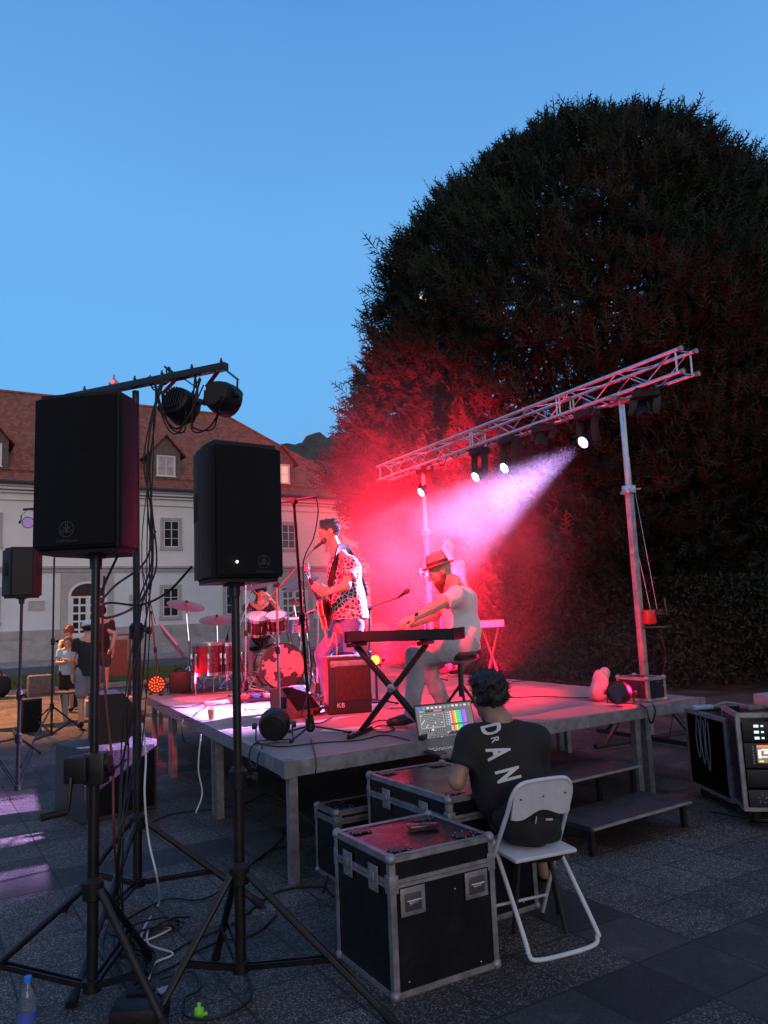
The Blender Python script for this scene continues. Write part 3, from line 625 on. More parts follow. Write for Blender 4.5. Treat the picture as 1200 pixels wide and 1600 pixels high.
for a in (.5, 2.3, SA-.08):
    par4(MB(), a-.03, a+.03, SB+1.9, SB+1.96, 0, HS-.1).build('leg', alu_dull, riser, smooth=False)
# steps up to the stage at the right
st = thing('stage_steps', 'two dark wooden treads on a black steel frame leading up to the stage', 'steps', (1.5, 5.1, 0))
wood_tread = mat('dark_tread', (.035, .032, .034), .5, noise=.35, scale=9); lip = mat('worn_lip', (.22, .20, .19), .5, noise=.3, scale=9)
l0, l1 = atz(925, 1293, .19), atz(1077, 1250, .19); dv = (l1-l0).normalized(); bv = Vector((-dv.y, dv.x, 0))
def tread(l0, wd, z, dep):
    b_ = [l0, l0+dv*wd, l0+dv*wd+bv*dep, l0+bv*dep]; m = MB()
    m._add([Vector((p.x, p.y, z-.03)) for p in b_]+[Vector((p.x, p.y, z)) for p in b_], [(3, 2, 1, 0), (4, 5, 6, 7), (0, 1, 5, 4), (1, 2, 6, 5), (2, 3, 7, 6), (3, 0, 4, 7)]); t = m.build('tread', wood_tread, st, smooth=False)
    m = MB(); m.bar(Vector((l0.x, l0.y, z-.012))-bv*.006, Vector((l0.x, l0.y, z-.012))-bv*.006+dv*wd, .034, .012); m.build('nosing', lip, t, smooth=False)
    for k in (0.03, wd-.03):
        for e in (.04, dep-.04):
            q = l0+dv*k+bv*e; MB().box((q.x, q.y, (z-.03)/2), (.035, .035, z-.03), rotz(math.atan2(dv.y, dv.x))).build('leg', black_metal, st, smooth=False)
wl = (l1-l0).length
tread(l0, wl, .19, .42); tread(l0+bv*.42+dv*.0, wl, .385, .42)
# ================================================================== TRUSS AND ITS LIGHTS
TA, TB = Vector((3.40, 8.30, 4.17)), Vector((-.08, 14.45, 4.17)); TD = (TB-TA).normalized(); TL = (TB-TA).length; TC = Vector((TD.y, -TD.x, 0)).normalized()
if TC.x < 0: TC = -TC
truss = thing('lighting_truss', 'long square aluminium truss carried over the back edge of the stage', 'truss', TA)
SP = .25
ch = [(0, 0), (1, 0), (0, 1), (1, 1)]
def tp(i, j, l): return TA + TC*(SP*i) + Vector((0, 0, SP*1.06*j)) + TD*l
for i, j in ch: MB().tube([tp(i, j, 0), tp(i, j, TL)], .025, 12).build('chord', alu, truss)
m = MB()
def lace(f0, f1, ph):
    st_ = .42; n = int((TL-.2)/st_); l = .12
    for k in range(n):
        a, b = (f0, f1) if (k+ph) % 2 else (f1, f0); m.tube([tp(*a, l), tp(*b, l+st_)], .0085, 6); l += st_
lace((0, 0), (0, 1), 0); lace((1, 0), (1, 1), 0); lace((0, 0), (1, 0), 1); lace((0, 1), (1, 1), 1)
m.build('lacing', alu, truss)
for l in (.08, 2.0, 2.06, 4.0, 4.06, TL-.08):
    m = MB()
    for a, b in (((0, 0), (0, 1)), ((1, 0), (1, 1)), ((0, 0), (1, 0)), ((0, 1), (1, 1))): m.tube([tp(*a, l), tp(*b, l)], .011, 8)
    m.build('end_frame', alu, truss)
m = MB()
for i, j in ch:
    for l in (0, TL): m.cyl(tp(i, j, l)-TD*.01, tp(i, j, l)+TD*.03, .030, n=12)
m.build('coupler', alu_dull, truss)

lens_off = mat('dark_lens', (.02, .02, .03), .06, spec=.9)
def emis(name, col, s): return mat(name, (.02, .02, .02), .4, emit=col, es=s)
led_white = emis('led_white', (.93, .96, 1.0), 9.0); led_ring = emis('led_dim_white', (.62, .70, 1.0), 2.4)
def along_truss(px, py):
    d = _ray(px, py); D = 8.3
    for _ in range(40):
        x = 3.40-.566*(D-8.3)+.12; D = D+.5*((x/(d.x/d.y))-D) if abs(d.x/d.y) > .02 else 13.2
        D = max(8, min(15, D))
    return D
def moving_head(label, px, py, D, aim, lit, big=False):
    lens = atD(px, py, D); d = (Vector(aim)-lens).normalized(); r = .085 if not big else .085
    L_ = .20 if not big else .34; hc = lens-d*(L_*.55)
    base = Vector((TA.x+(D-TA.y)*TD.x/TD.y, D, 4.09))+TC*.12; base.x = hc.x*.6+base.x*.4; base.y = hc.y*.6+base.y*.4
    th = thing('moving_head_light', label, 'stage light', base+Vector((0, 0, .08)), group='moving head lights hanging from the truss')
    ax = Vector((d.y, -d.x, 0)).normalized(); an = math.atan2(ax.y, ax.x)
    MB().box(base, (.30, .20, .10), rotz(an), .02).build('base', black_plastic, th)
    m = MB()
    for s in (-1, 1): m.tube([base+ax*s*.11+Vector((0, 0, .05)), base+ax*s*.11+Vector((0, 0, .13))], .014, 8); m.lathe([(.034, -.02), (.034, .02)], base+ax*s*.11+Vector((0, 0, .11)), TD, 12)
    m.build('clamp', black_metal, th)
    m = MB(); w_ = r+.045; m.bar(base-ax*(w_+.012)-Vector((0, 0, .045)), base+ax*(w_+.012)-Vector((0, 0, .045)), .09, .03, .008)
    for s in (-1, 1): m.bar(base+ax*s*w_-Vector((0, 0, .03)), hc+ax*s*w_-Vector((0, 0, .05)), .035, .10, .01)
    m.build('yoke', black_plastic, th)
    m = MB(); m.lathe([(.0, -L_*.6), (r*.75, -L_*.58), (r*.92, -L_*.4), (r*.98, -.01), (r*1.03, L_*.3), (r*1.02, L_*.5), (r*.93, L_*.5), (r*.93, L_*.46)], hc, d, 24)
    for k in range(6):
        a = k*math.pi/3; fr = frame_from(d); p = hc+fr @ Vector((math.cos(a)*r*.97, math.sin(a)*r*.97, -L_*.2)); m.bar(p-d*.05, p+d*.05, .012, .02)
    hd = m.build('head', black_plastic, th)
    m = MB(); m.lathe([(.0, L_*.47), (r*.93, L_*.47)], hc, d, 24); m.build('lens', (led_ring if lit else lens_off), hd, smooth=False)
    if lit:
        m = MB(); fr = frame_from(d)
        for k in range(7):
            o_ = Vector((0, 0, L_*.495)) if k == 0 else Vector((math.cos(k*math.pi/3)*r*.58, math.sin(k*math.pi/3)*r*.58, L_*.495))
            m.lathe([(0, .0), (r*.29, .0)], hc+fr @ o_, d, 14)
        m.build('led', led_white, hd, smooth=False)
    return th
moving_head('lit violet-white head nearest the right truss tower, smoke drifting below it', 910, 692, 9.70, (-3.3, 6.4, 0), True)
moving_head('dark unlit head between the two right-hand lit ones, slim barrel', 845, 700, 10.4, (1.5, 9.4, 1.0), False, True)
moving_head('right one of the middle pair of lit white heads', 787, 732, 11.08, (-2.7, 8.5, .74), True)
moving_head('left one of the middle pair of lit white heads', 742, 746, 11.76, (-2.9, 9.3, .74), True)
moving_head('farthest lit white head near the left end of the truss', 657, 770, 13.15, (-3.4, 10.6, .8), True)
moving_head('big unlit barrel head at the truss end right of the tower', 1008, 655, 8.81, (2.4, 6.0, .9), False, True)
def tower(label, x, y, full):
    th = thing('truss_tower', label, 'tower', (x, y, 0), group='winch towers under the truss')
    m = MB(); top = 4.13; ln = Vector((.0, 0, 0))
    m.box((x, y, 1.55), (.075, .075, 2.9), rotz(.5), .008); m.build('lower_mast', alu_dull, th)
    m = MB(); m.box((x, y, 3.5), (.052, .052, 1.25), rotz(.5), .006); m.build('upper_mast', alu, th)
    m = MB(); m.box((x, y, 3.0), (.12, .12, .10), rotz(.5), .01); m.cyl((x+.05, y, 3.0), (x+.14, y-.03, 3.0), .012); m.cyl((x-.05, y, 2.96), (x-.10, y-.02, 2.96), .02); m.build('mast_clamp', steel, th)
    m = MB(); m.bar(Vector((x, y, top))-TC*.22, Vector((x, y, top))+TC*.22, .07, .05, .005); m.bar(Vector((x, y, top-.03))-TD*.2, Vector((x, y, top-.03))+TD*.2, .05, .04, .005); m.build('top_fork', alu_dull, th)
    for k in range(4):
        a = k*math.pi/2+.5; d = Vector((math.cos(a), math.sin(a), 0)); p = Vector((x, y, .06)); m = MB(); m.bar(p, p+d*.85, .05, .05, .005); m.bar(p+d*.7+Vector((0, 0, 0)), Vector((x, y, .75)), .03, .03, .004); m.build('outrigger', black_metal, th)
    if full:
        q = Vector((x+.06, y-.05, 1.46)); MB().box(q+Vector((.04, 0, .0)), (.13, .10, .17), rotz(.3), .02).build('winch', mat('red_winch', (.33, .015, .015), .35, noise=.1), th)
        m = MB(); m.lathe([(.06, -.05), (.06, -.04), (.035, -.035), (.035, .035), (.06, .04), (.06, .05)], q+Vector((.15, .02, .03)), (1, .2, 0), 16); m.tube([q+Vector((.2, 0, .03)), q+Vector((.24, -.02, .03)), q+Vector((.23, -.02, .22))], .010, 8); m.box(q+Vector((.09, 0, -.12)), (.28, .12, .012)); m.build('winch_drum', black_metal, th)
        m = MB(); m.tube([q+Vector((.14, 0, .08)), Vector((x+.07, y, 3.0))], .003, 5); m.tube([q+Vector((.06, 0, .08)), Vector((x+.05, y, 2.2)), Vector((x+.04, y, 3.4))], .003, 5); m.build('winch_cable', steel, th)
tower('bright metal winch tower with a red winch, near the right end of the truss', 2.99, 9.25, True)
tower('far thin winch tower fading in the red smoke near the left end of the truss', .71, 13.2, False)
cable('thin cable dangling beside the red winch of the right tower', [(3.2, 9.2, 1.35), (3.24, 9.2, 1.0), (3.18, 9.2, .7), (3.26, 9.2, .35), (3.2, 9.25, .01)], .005)
m = MB()
for k in range(16):
    l = .5+k*.38; a, b = tp(0, 0, l), tp(0, 0, l+.38); m.tube([a+Vector((0, 0, .02)), (a+b)/2-Vector((0, 0, .04+.05*(k % 3))), b+Vector((0, 0, .02))], .009, 5, smooth=True)
single(m.build('cable', cable_m), 'black power cable looping along the underside of the truss', 'cable')

# ================================================================== STANDS AND SPEAKERS
stand_m = mat('stand_black', (.009, .008, .009), .36, metal=.2, noise=.35, scale=12)
def tripod(name, label, cat, base, zc, zt, feet, r=.019, zb=.09, r2=None, group='black tripod stands', m_=None, top=None):
    m_ = m_ or stand_m; th = thing(name, label, cat, (base[0], base[1], 0), group=group); b = Vector((base[0], base[1], 0)); r2 = r2 or r*.82
    tp_ = Vector(top) if top is not None else b+Vector((0, 0, zt)); md = b+(tp_-b)*.5; md.z = b.z+zt*.52
    MB().tube([b+Vector((0, 0, zb)), md], r, 14).build('outer_pole', m_, th)
    MB().tube([md, tp_], r2, 14).build('inner_pole', m_, th)
    m = MB(); m.lathe([(r*1.0, -.05), (r*1.6, -.045), (r*1.7, .03), (r*1.1, .05)], md, n=16); m.cyl(md+Vector((r, 0, 0)), md+Vector((r+.045, -.01, 0)), .009); m.lathe([(.0, -.012), (.022, -.01), (.022, .01), (0, .012)], md+Vector((r+.055, -.01, 0)), (1, 0, 0), 12); m.build('locking_collar', black_plastic, th)
    hub = b+Vector((0, 0, zc)); m = MB(); m.lathe([(r*1.05, -.05), (r*1.8, -.04), (r*1.9, .03), (r*1.1, .05)], hub, n=16); m.build('hub', black_plastic, th)
    m = MB(); m.lathe([(r*1.05, -.03), (r*1.6, -.025), (r*1.6, .02), (r*1.05, .025)], b+Vector((0, 0, zb+.03)), n=16); m.build('lower_hub', black_plastic, th)
    for f in feet:
        f = Vector((f[0], f[1], .012)); d = (f-hub); dh = Vector((d.x, d.y, 0)).normalized(); s = hub+dh*r*1.8
        sd = dh.cross(Vector((0, 0, 1)))
        m = MB(); m.tube([s, f+Vector((0, 0, .004))], r*.68, 10); lg = m.build('leg', m_, th)
        m = MB(); dd = (f-s).normalized(); m.tube([f-dd*.06+Vector((0, 0, .004)), f+dd*.012+Vector((0, 0, .004))], [r*.80, r*.95], 10); m.build('rubber_foot', rubber, lg)
        mid = s+(f-s)*.60
        for e in (-1, 1): MB().bar(b+Vector((0, 0, zb+.03))+dh*r*1.2+sd*e*r*.6, mid+sd*e*r*.75, .006, .022).build('brace', m_, th)
    return th
def yam_logo(mb, c, fr, s):
    """ring with three crossed tuning forks, small wordmark below"""
    n = 28
    def P(x, y, z=0.0): return c+fr @ Vector((x, y, z))
    for rr, w_ in ((1.0, .09), (.60, .0)):
        if w_ == 0: continue
        for i in range(n):
            a, b = 2*math.pi*i/n, 2*math.pi*(i+1)/n
            mb._add([P(math.cos(a)*s*(rr-w_), math.sin(a)*s*(rr-w_)), P(math.cos(a)*s*rr, math.sin(a)*s*rr), P(math.cos(b)*s*rr, math.sin(b)*s*rr), P(math.cos(b)*s*(rr-w_), math.sin(b)*s*(rr-w_))], [(0, 1, 2, 3)])
    for k in range(3):
        a = math.pi/2+k*2*math.pi/3; u = Vector((math.cos(a), math.sin(a))); v = Vector((-u.y, u.x))
        def st(p, q, w_):
            d = (Vector(q)-Vector(p)).normalized()*w_; nn = Vector((-d.y, d.x)); A = [Vector(p)+nn, Vector(q)+nn, Vector(q)-nn, Vector(p)-nn]
            mb._add([P(x.x*s, x.y*s, .0005*(k+1)) for x in A], [(0, 1, 2, 3)])
        st(u*-.55, u*.12, .05)
        for e in (-1, 1): st(u*.10+v*e*.14, u*.86+v*e*.14, .045)
        st(u*.10-v*.18, u*.10+v*.18, .045)
    vs, fs = text_verts('YAMAHA', s*.62, sx=1.15); mb._add([P(x, y-s*1.5) for x, y, z in vs], fs)
logo_m = mat('logo_grey', (.045, .042, .045), .35, .3)
def speaker(label, pos, rz, w_, d, h, back=.62, logo=.0, logo_x=.1, grille=True, name='loudspeaker', group='loudspeakers on stands', cham=True):
    th = thing(name, label, 'loudspeaker', pos, rz, group)
    def outline(s=0.0):
        f, bk = w_/2-s, w_*back/2-s; return [(-f, -d/2+s), (f, -d/2+s), (f, -d*.02), (bk, d/2-s), (-bk, d/2-s), (-f, -d*.02)]
    m = MB(); t = bmesh.new(); o = outline()
    vs = [t.verts.new((x, y, z)) for z in (0, h) for x, y in o]; n = 6
    t.faces.new([vs[i] for i in reversed(range(n))]); t.faces.new(vs[n:])
    for i in range(n): t.faces.new([vs[i], vs[(i+1) % n], vs[n+(i+1) % n], vs[n+i]])
    bmesh.ops.bevel(t, geom=t.edges[:], offset=.022, segments=3, affect='EDGES'); t.verts.index_update()
    m._add([v.co for v in t.verts], [[v.index for v in f.verts] for f in t.faces]); t.free()
    m.build('cabinet', black_plastic, th, world=False)
    if grille:
        m = MB(); n = 10      # slightly bowed grille
        for i in range(n):
            x0, x1 = -w_*.46+w_*.92*i/n, -w_*.46+w_*.92*(i+1)/n; y0, y1 = [-d/2-.012-.016*(1-(x/(w_*.46))**2) for x in (x0, x1)]
            m.quad((x0, y0, .03), (x1, y1, .03), (x1, y1, h-.03), (x0, y0, h-.03))
        for zz in (.03, h-.03): m._add([(-w_*.46, -d/2+.01, zz)]+[(-w_*.46+w_*.92*i/n, -d/2-.012-.016*(1-((-w_*.46+w_*.92*i/n)/(w_*.46))**2), zz) for i in range(n+1)]+[(w_*.46, -d/2+.01, zz)], [tuple(range(n+3))])
        for sx in (-1, 1): m.quad((sx*w_*.46, -d/2-.012, .03), (sx*w_*.46, -d/2+.01, .03), (sx*w_*.46, -d/2+.01, h-.03), (sx*w_*.46, -d/2-.012, h-.03))
        gr = m.build('grille', black_grille, th, world=False)
        if logo:
            m = MB(); yam_logo(m, Vector((logo_x, -d/2-.030, logo*2.9)), Matrix(((1, 0, 0), (0, 0, -1), (0, 1, 0))), logo); m.build('logo', logo_m, gr, world=False, smooth=False)
    # recessed side handles
    for sx in (-1, 1):
        a = Vector((sx*w_/2, -d*.02, 0)); b = Vector((sx*w_*back/2, d/2, 0)); u = (b-a).normalized(); q = a+u*(b-a).length*.5; nrm = Vector((u.y, -u.x, 0))*(1 if sx > 0 else -1)
        M = Matrix((u, nrm, Vector((0, 0, 1)))).transposed(); MB().box(q+nrm*.001+Vector((0, 0, h*.56)), ((b-a).length*.55, .006, .13), M, .002).build('handle', rubber, th, world=False)
    m = MB(); m.lathe([(.05, 0), (.05, -.012), (.028, -.014), (.026, -.06)], (0, 0, 0), n=16); m.build('pole_cup', black_metal, th, world=False); return th
LA, LC = atD(150, 868, 3.45), atD(366, 912, 3.55)
speaker('biggest black loudspeaker, held highest at the left, under the light bar', LA, R(-8), .405, .36, .71, .55, .034, -.02)
sp2 = speaker('black loudspeaker right of the biggest one, a pin of light on its grille', LC, R(36), .345, .33, .635, .75, .030, .055)
m = MB(); m.sph((-.075, -.33/2-.03, .085), .0055, n=8); m.build('power_led', emis('led_pin', (1, .95, 1), 6), sp2, world=False)
tripod('speaker_stand', 'near black tripod stand carrying the biggest loudspeaker, with a crank box', 'stand', (LA.x, LA.y), .50, LA.z-.03, [atz(-90, 1590, 0), atz(262, 1620, 0), atz(236, 1500, 0)], .0235)
tripod('speaker_stand', 'black tripod stand carrying the right-hand of the two near loudspeakers', 'stand', (LC.x, LC.y+.02), .50, LC.z-.03, [atz(235, 1612, 0), atz(612, 1600, 0), atz(338, 1500, 0)], .0235)
# crank box on the near stand
w0 = atD(140, 1200, 3.42); th = thing('stand_winch', 'black crank winch clamped on the pole under the biggest loudspeaker', 'winch', w0)
MB().box(w0+Vector((-.04, -.02, 0)), (.10, .09, .11), None, .015).build('gear_box', black_plastic, th)
m = MB(); m.lathe([(.035, -.02), (.035, .02)], w0+Vector((.07, 0, .02)), (1, 0, 0), 16); m.box(w0+Vector((.03, 0, -.0)), (.09, .08, .13), None, .01); m.build('clamp_block', black_metal, th)
c0, c1, c2 = atD(112, 1222, 3.35), atD(106, 1268, 3.33), atD(63, 1278, 3.28)
m = MB(); m.tube([w0+Vector((-.08, -.03, .0)), c0], .008, 8); m.bar(c0+Vector((0, 0, .02)), c1, .022, .012, .004); m.build('crank_arm', black_metal, th)
m = MB(); m.tube([c1, c2], [.014, .016], 10); m.build('crank_grip', rubber, th)
# light stand with T-bar between them
b0 = atz(215, 1412, 0); bar0, bar1 = atz(84, 614, 3.10), atz(353, 576, 3.10); bt = atD(212, 605, b0.y); bt.z = 3.07
tb = tripod('light_stand', 'tall black light stand with a crossbar, behind the biggest loudspeaker', 'stand', (b0.x, b0.y), .46, 3.02, [atz(100, 1424, 0), atz(408, 1418, 0), atz(112, 1574, 0)], .026, top=(bt.x, bt.y, 3.08))
by = bt.y; bar0 = atD(84, 614, by); bar1 = atD(354, 575, by); bar1.z = bar0.z = bt.z; bar1.z += .0
bar0 = Vector((atD(84, 612, by-.05).x, by+.15, 3.10)); bar1 = Vector((atD(354, 577, by-.35).x, by-.35, 3.10))
m = MB(); m.bar(bar0, bar1, .045, .045, .004); cb = m.build('crossbar', stand_m, tb)
bu = (bar1-bar0).normalized()
for f in (.12, .45, .62, .80, .97):
    q = bar0+(bar1-bar0)*f; m = MB(); m.cyl(q+Vector((0, 0, .02)), q+Vector((0, 0, .055)), .006); m.lathe([(.010, 0), (.010, .008)], q+Vector((0, 0, .032)), n=6); m.build('bolt', black_metal, cb)
def par_light(label, c, aim, r, lit=None, dep=.16, floor=False, hang=None, name='par_light', group='round LED par lights', vents=True):
    """c: centre of the can, aim: point it faces"""
    c = Vector(c); d = (Vector(aim)-c).normalized(); th = thing(name, label, 'stage light', c-Vector((0, 0, r if floor else 0)), group=group); fr = frame_from(d)
    m = MB(); m.lathe([(0, -dep*.5), (r*.55, -dep*.5), (r*.85, -dep*.36), (r*.97, -dep*.1), (r, dep*.15), (r, dep*.42), (r*.9, dep*.42), (r*.89, dep*.36)], c, d, 32, cap=False)
    if vents:
        for k in range(-5, 6):
            if abs(k) == 5: continue
            x = k*r*.16; hh = math.sqrt(max(0, (r*.72)**2-x*x)); m.bar(c+fr @ Vector((x, -hh, -dep*.53+abs(x)*.12)), c+fr @ Vector((x, hh, -dep*.53+abs(x)*.12)), r*.05, .014)
    m.build('can', black_plastic, th)
    m = MB(); m.lathe([(0, dep*.36), (r*.88, dep*.36)], c, d, 32); ln_ = m.build('lens', lit[0] if lit else lens_off, th, smooth=False)
    if lit:
        m = MB()
        for ring, cnt in ((.24, 5), (.50, 9), (.76, 14)):
            for k in range(cnt):
                a = 2*math.pi*k/cnt; m.lathe([(0, 0), (r*.075, 0)], c+fr @ Vector((math.cos(a)*r*ring, math.sin(a)*r*ring, dep*.375)), d, 8)
        m.build('led', lit[1], ln_, smooth=False)
    side = fr.col[0]
    m = MB(); up = Vector((0, 0, 1 if hang else -1))
    if hang:
        top = Vector(hang); pts = [c+side*(r+.015), c+side*(r+.02)+up*(r*.8)*0+(top-c)*.55, top+side*.03, top-side*.03, c-side*(r+.02)+(top-c)*.55, c-side*(r+.015)]
    else: pts = [c+side*(r+.015), c+side*(r+.02)-Vector((0, 0, r*.9)), c-side*(r+.02)-Vector((0, 0, r*.9)), c-side*(r+.015)]
    for a, b in zip(pts[:-1], pts[1:]): m.bar(a, b, .030, .006)
    for s in (-1, 1): m.lathe([(.0, 0), (.022, .0), (.022, .03), (0, .032)], c+side*s*(r+.012), side*s, 10)
    m.build('yoke', black_metal, th); return th
q1, q2 = atD(281, 633, by-.20), atD(347, 622, by-.33)
h1, h2 = atD(276, 592, by-.20), atD(338, 583, by-.33); h1.z = h2.z = 3.08; h1.x = q1.x+.0; h2.x = q2.x-.0
par_light('black par light hanging from the crossbar, left of the two, its back toward us', q1, (0.2, 8.6, 1.4), .105, hang=h1)
par_light('black par light hanging at the right tip of the crossbar, its back toward us', q2, (1.7, 9.0, 2.2), .10, hang=h2)
bc = atD(178, 607, by); bc.z = 3.135
th = thing('beacon', 'small round red warning beacon sitting on the crossbar above the biggest loudspeaker', 'beacon', bc)
m = MB(); m.lathe([(.03, -.012), (.032, .0), (.02, .02), (.008, .035), (.005, .06), (0, .062)], bc, n=14); m.build('shell', mat('clear_plastic', (.5, .35, .36), .3), th)
m = MB(); m.sph(bc+Vector((0, -.028, .004)), .011, n=8); m.build('lamp', emis('led_red', (1, .03, .03), 8), th)
# a cloth-wrapped power strip hanging cables along the crossbar
def hang_bundle(label, pts, n, spread, r=.006):
    m = MB()
    for k in range(n):
        j = [Vector(p)+Vector((random.uniform(-1, 1)*spread, random.uniform(-1, 1)*spread, random.uniform(-1, 1)*spread*1.2)) for p in pts]; m.tube(j, r*random.uniform(.7, 1.1), 6, smooth=True)
    return single(m.build('cable_bundle', cable_m), label, 'cables')
D4 = by-.25
hang_bundle('black cables sagging in loops between the two hanging par lights', [atD(245, 598, D4), atD(262, 650, D4), atD(282, 668, D4), atD(300, 640, D4), atD(318, 592, D4)], 3, .035)
hang_bundle('black cables drooping below the par light at the crossbar tip', [atD(304, 584, D4), atD(305, 640, D4), atD(305, 668, D4), atD(325, 668, D4), atD(342, 640, D4)], 2, .02)
hang_bundle('thick bundle of black cables running down the back of the biggest loudspeaker to the ground', [atD(250, 590, D4), atD(240, 650, D4), atD(234, 720, D4), atD(238, 800, D4), atD(238, 880, D4), atD(222, 960, D4-.2), atD(206, 1080, D4-.3), atD(196, 1200, D4-.3), atD(185, 1330, D4-.4), atz(180, 1420, .01)], 4, .028, .0048)
hang_bundle('thin cables hanging straight down beside the light stand to the cable heap', [atD(236, 700, D4), atD(230, 860, D4), atD(226, 1000, D4), atD(210, 1180, D4-.2), atD(195, 1300, D4-.4), atz(190, 1470, .02)], 3, .03, .0035)
hang_bundle('looped cables wound around the crossbar', [atD(232, 590, by), atD(240, 604, by-.1), atD(262, 592, by-.1), atD(258, 578, by-.15), atD(280, 588, by-.2), atD(300, 580, by-.25)], 4, .02, .005)
cable('black cable slung from the right-hand loudspeaker across to the light stand', [atD(300, 885, 3.7), atD(262, 925, 3.8), atD(220, 945, 4.0), atD(170, 942, 3.9), atD(152, 955, 3.6), atD(170, 965, 3.7), atD(214, 945, 4.1), atD(240, 900, 4.2)], .006)
cable('black cable curving from the pole of the biggest loudspeaker over to the light stand', [atD(185, 866, 3.5), atD(160, 920, 3.5), atD(152, 945, 3.5), atD(180, 915, 3.8), atD(225, 880, 4.1), atD(243, 830, 4.2)], .006)
cable('white cable hanging down the light stand and coiling in zigzags on the paving', [atD(222, 1130, 4.5), atD(228, 1180, 4.5), atD(226, 1240, 4.4), atD(232, 1310, 4.4), atD(245, 1370, 4.3), atz(248, 1412, .01), atz(226, 1448, .01), atz(224, 1470, .01), atz(268, 1450, .01), atz(236, 1450, .012), atz(232, 1475, .01), atz(270, 1490, .01), atz(242, 1505, .01), atz(232, 1530, .01)], .0055, cable_w)
cable('reddish cable hanging down behind the pole of the biggest loudspeaker', [atD(163, 900, 4.0), atD(160, 1000, 4.0), atD(166, 1100, 4.0), atD(176, 1200, 4.0), atD(178, 1300, 3.9), atz(185, 1420, .01)], .006, mat('cable_red', (.16, .02, .02), .5))
# cable heap on the ground
for i, (lab, pts) in enumerate([
    ('black cable snaking from the cable heap toward the stage', [(250, 1500), (300, 1470), (370, 1440), (430, 1395), (500, 1385), (520, 1400)]),
    ('black cable running from the near stand to the stage leg', [(190, 1440), (260, 1405), (330, 1400), (420, 1330), (470, 1322)]),
    ('black cable looping around the bright green cap', [(250, 1530), (300, 1518), (312, 1545), (288, 1560), (292, 1588), (340, 1590), (388, 1565), (390, 1535), (375, 1500)]),
    ('thin black cable wandering between the tripod feet', [(200, 1470), (225, 1520), (270, 1510), (300, 1490), (345, 1470), (400, 1458), (432, 1430)]),
    ('black cable lying from the subwoofer along the stage', [(225, 1290), (270, 1272), (330, 1265), (380, 1262), (440, 1300), (420, 1330), (400, 1345)]),
    ('black cable curled beside the leg of the left tripod', [(175, 1430), (160, 1480), (185, 1520), (215, 1530), (230, 1500), (210, 1465)]),
    ('black cable lying across the paving in front of the stage steps', [(1110, 1268), (1150, 1275), (1200, 1282), (1240, 1300)]),
    ('black cable squiggling past the back of the big flight case', [(505, 1395), (512, 1360), (500, 1340), (525, 1330), (540, 1350)]),
    ('thin cable wandering under the middle of the stage', [(330, 1240), (380, 1255), (420, 1240), (470, 1270), (500, 1300)])]):
    cable(lab, [atz(x, y, .008+.004*(i % 3)) for x, y in pts], .0055)
hang_bundle('tangled heap of black cables on the paving between the tripods', [atz(170, 1450, .02), atz(200, 1475, .03), atz(230, 1500, .03), atz(215, 1530, .03), atz(190, 1500, .03), atz(205, 1460, .02), atz(260, 1450, .02), atz(285, 1440, .01)], 7, .05, .006)

# far left speaker, its stand, light stand behind
pf = atD(34, 934, 7.6)
speaker('small black loudspeaker at the left edge, seen from behind with a red sheen', pf, R(205), .36, .33, .49, .6, 0, 0, True, group='loudspeakers on stands')
tripod('speaker_stand', 'black tripod stand under the small loudspeaker at the left edge', 'stand', (pf.x, pf.y), .58, pf.z-.03, [atz(-40, 1170, 0), atz(62, 1178, 0), atz(20, 1142, 0)], .018)
tl = atz(80, 1160, 0)
tripod('light_stand', 'thin tall light stand beside the small loudspeaker, a short bar of par lights on top', 'stand', (tl.x, tl.y), .50, 2.75, [atz(32, 1200, 0), atz(130, 1142, 0), atz(44, 1138, 0)], .017)
ft = Vector((tl.x, tl.y, 2.75)); c_ = atD(44, 816, tl.y-.1); MB().bar(Vector((c_.x-.14, tl.y-.05, c_.z+.21)), ft+Vector((.35, 0, 0)), .03, .03)
tb2 = MB(); tb2.bar(Vector((c_.x-.10, tl.y-.05, c_.z+.20)), Vector((tl.x+.45, tl.y-.0, c_.z+.24)), .03, .03); single(tb2.build('light_bar', stand_m), 'short dark bar across the top of the thin light stand at the left', 'bar')
par_light('glowing violet par light at the left edge, facing us', c_, (-1.2, 2.0, 1.2), .085, (emis('lens_dim_violet', (.25, .12, .4), .35), emis('led_violet', (.72, .5, 1), 1.3)), hang=(c_.x, tl.y-.05, c_.z+.19))
par_light('dark par light half hidden behind the biggest loudspeaker at the left', atD(63, 820, tl.y), (1.5, 9, 0), .08, hang=Vector((atD(63, 820, tl.y).x, tl.y-.02, c_.z+.2)))

# subwoofer and floor monitor at the left of the stage
s0, s1, s2 = atz(152, 1292, 0), atz(266, 1266, 0), atz(112, 1262, 0)
sub_d = (s1-s0); sub_d.z = 0; wdt = .58; sd_ = sub_d.normalized(); an = math.atan2(sd_.y, sd_.x)
sc_ = atz(190, 1276, 0)+Vector((-sd_.y, sd_.x, 0))*.30
th = thing('subwoofer', 'black subwoofer box standing on the paving left of the stage, violet light on its top', 'subwoofer', sc_, an)
MB().box((0, 0, .30), (.66, .60, .60), None, .015).build('cabinet', mat('textured_black_paint', (.035, .034, .037), .6, noise=.3, scale=60, bump=.5), th, world=False)
MB().box((0, -.305, .30), (.60, .012, .52), None, .004).build('grille', black_grille, th, world=False)
for sx in (-1, 1): MB().box((sx*.332, 0, .36), (.008, .2, .1), None, .003).build('handle', rubber, th, world=False)
mc = sc_+Vector((0.02, .05, .6))
th = thing('floor_monitor', 'black wedge monitor lying on its side on top of the subwoofer', 'monitor speaker', mc, R(25))
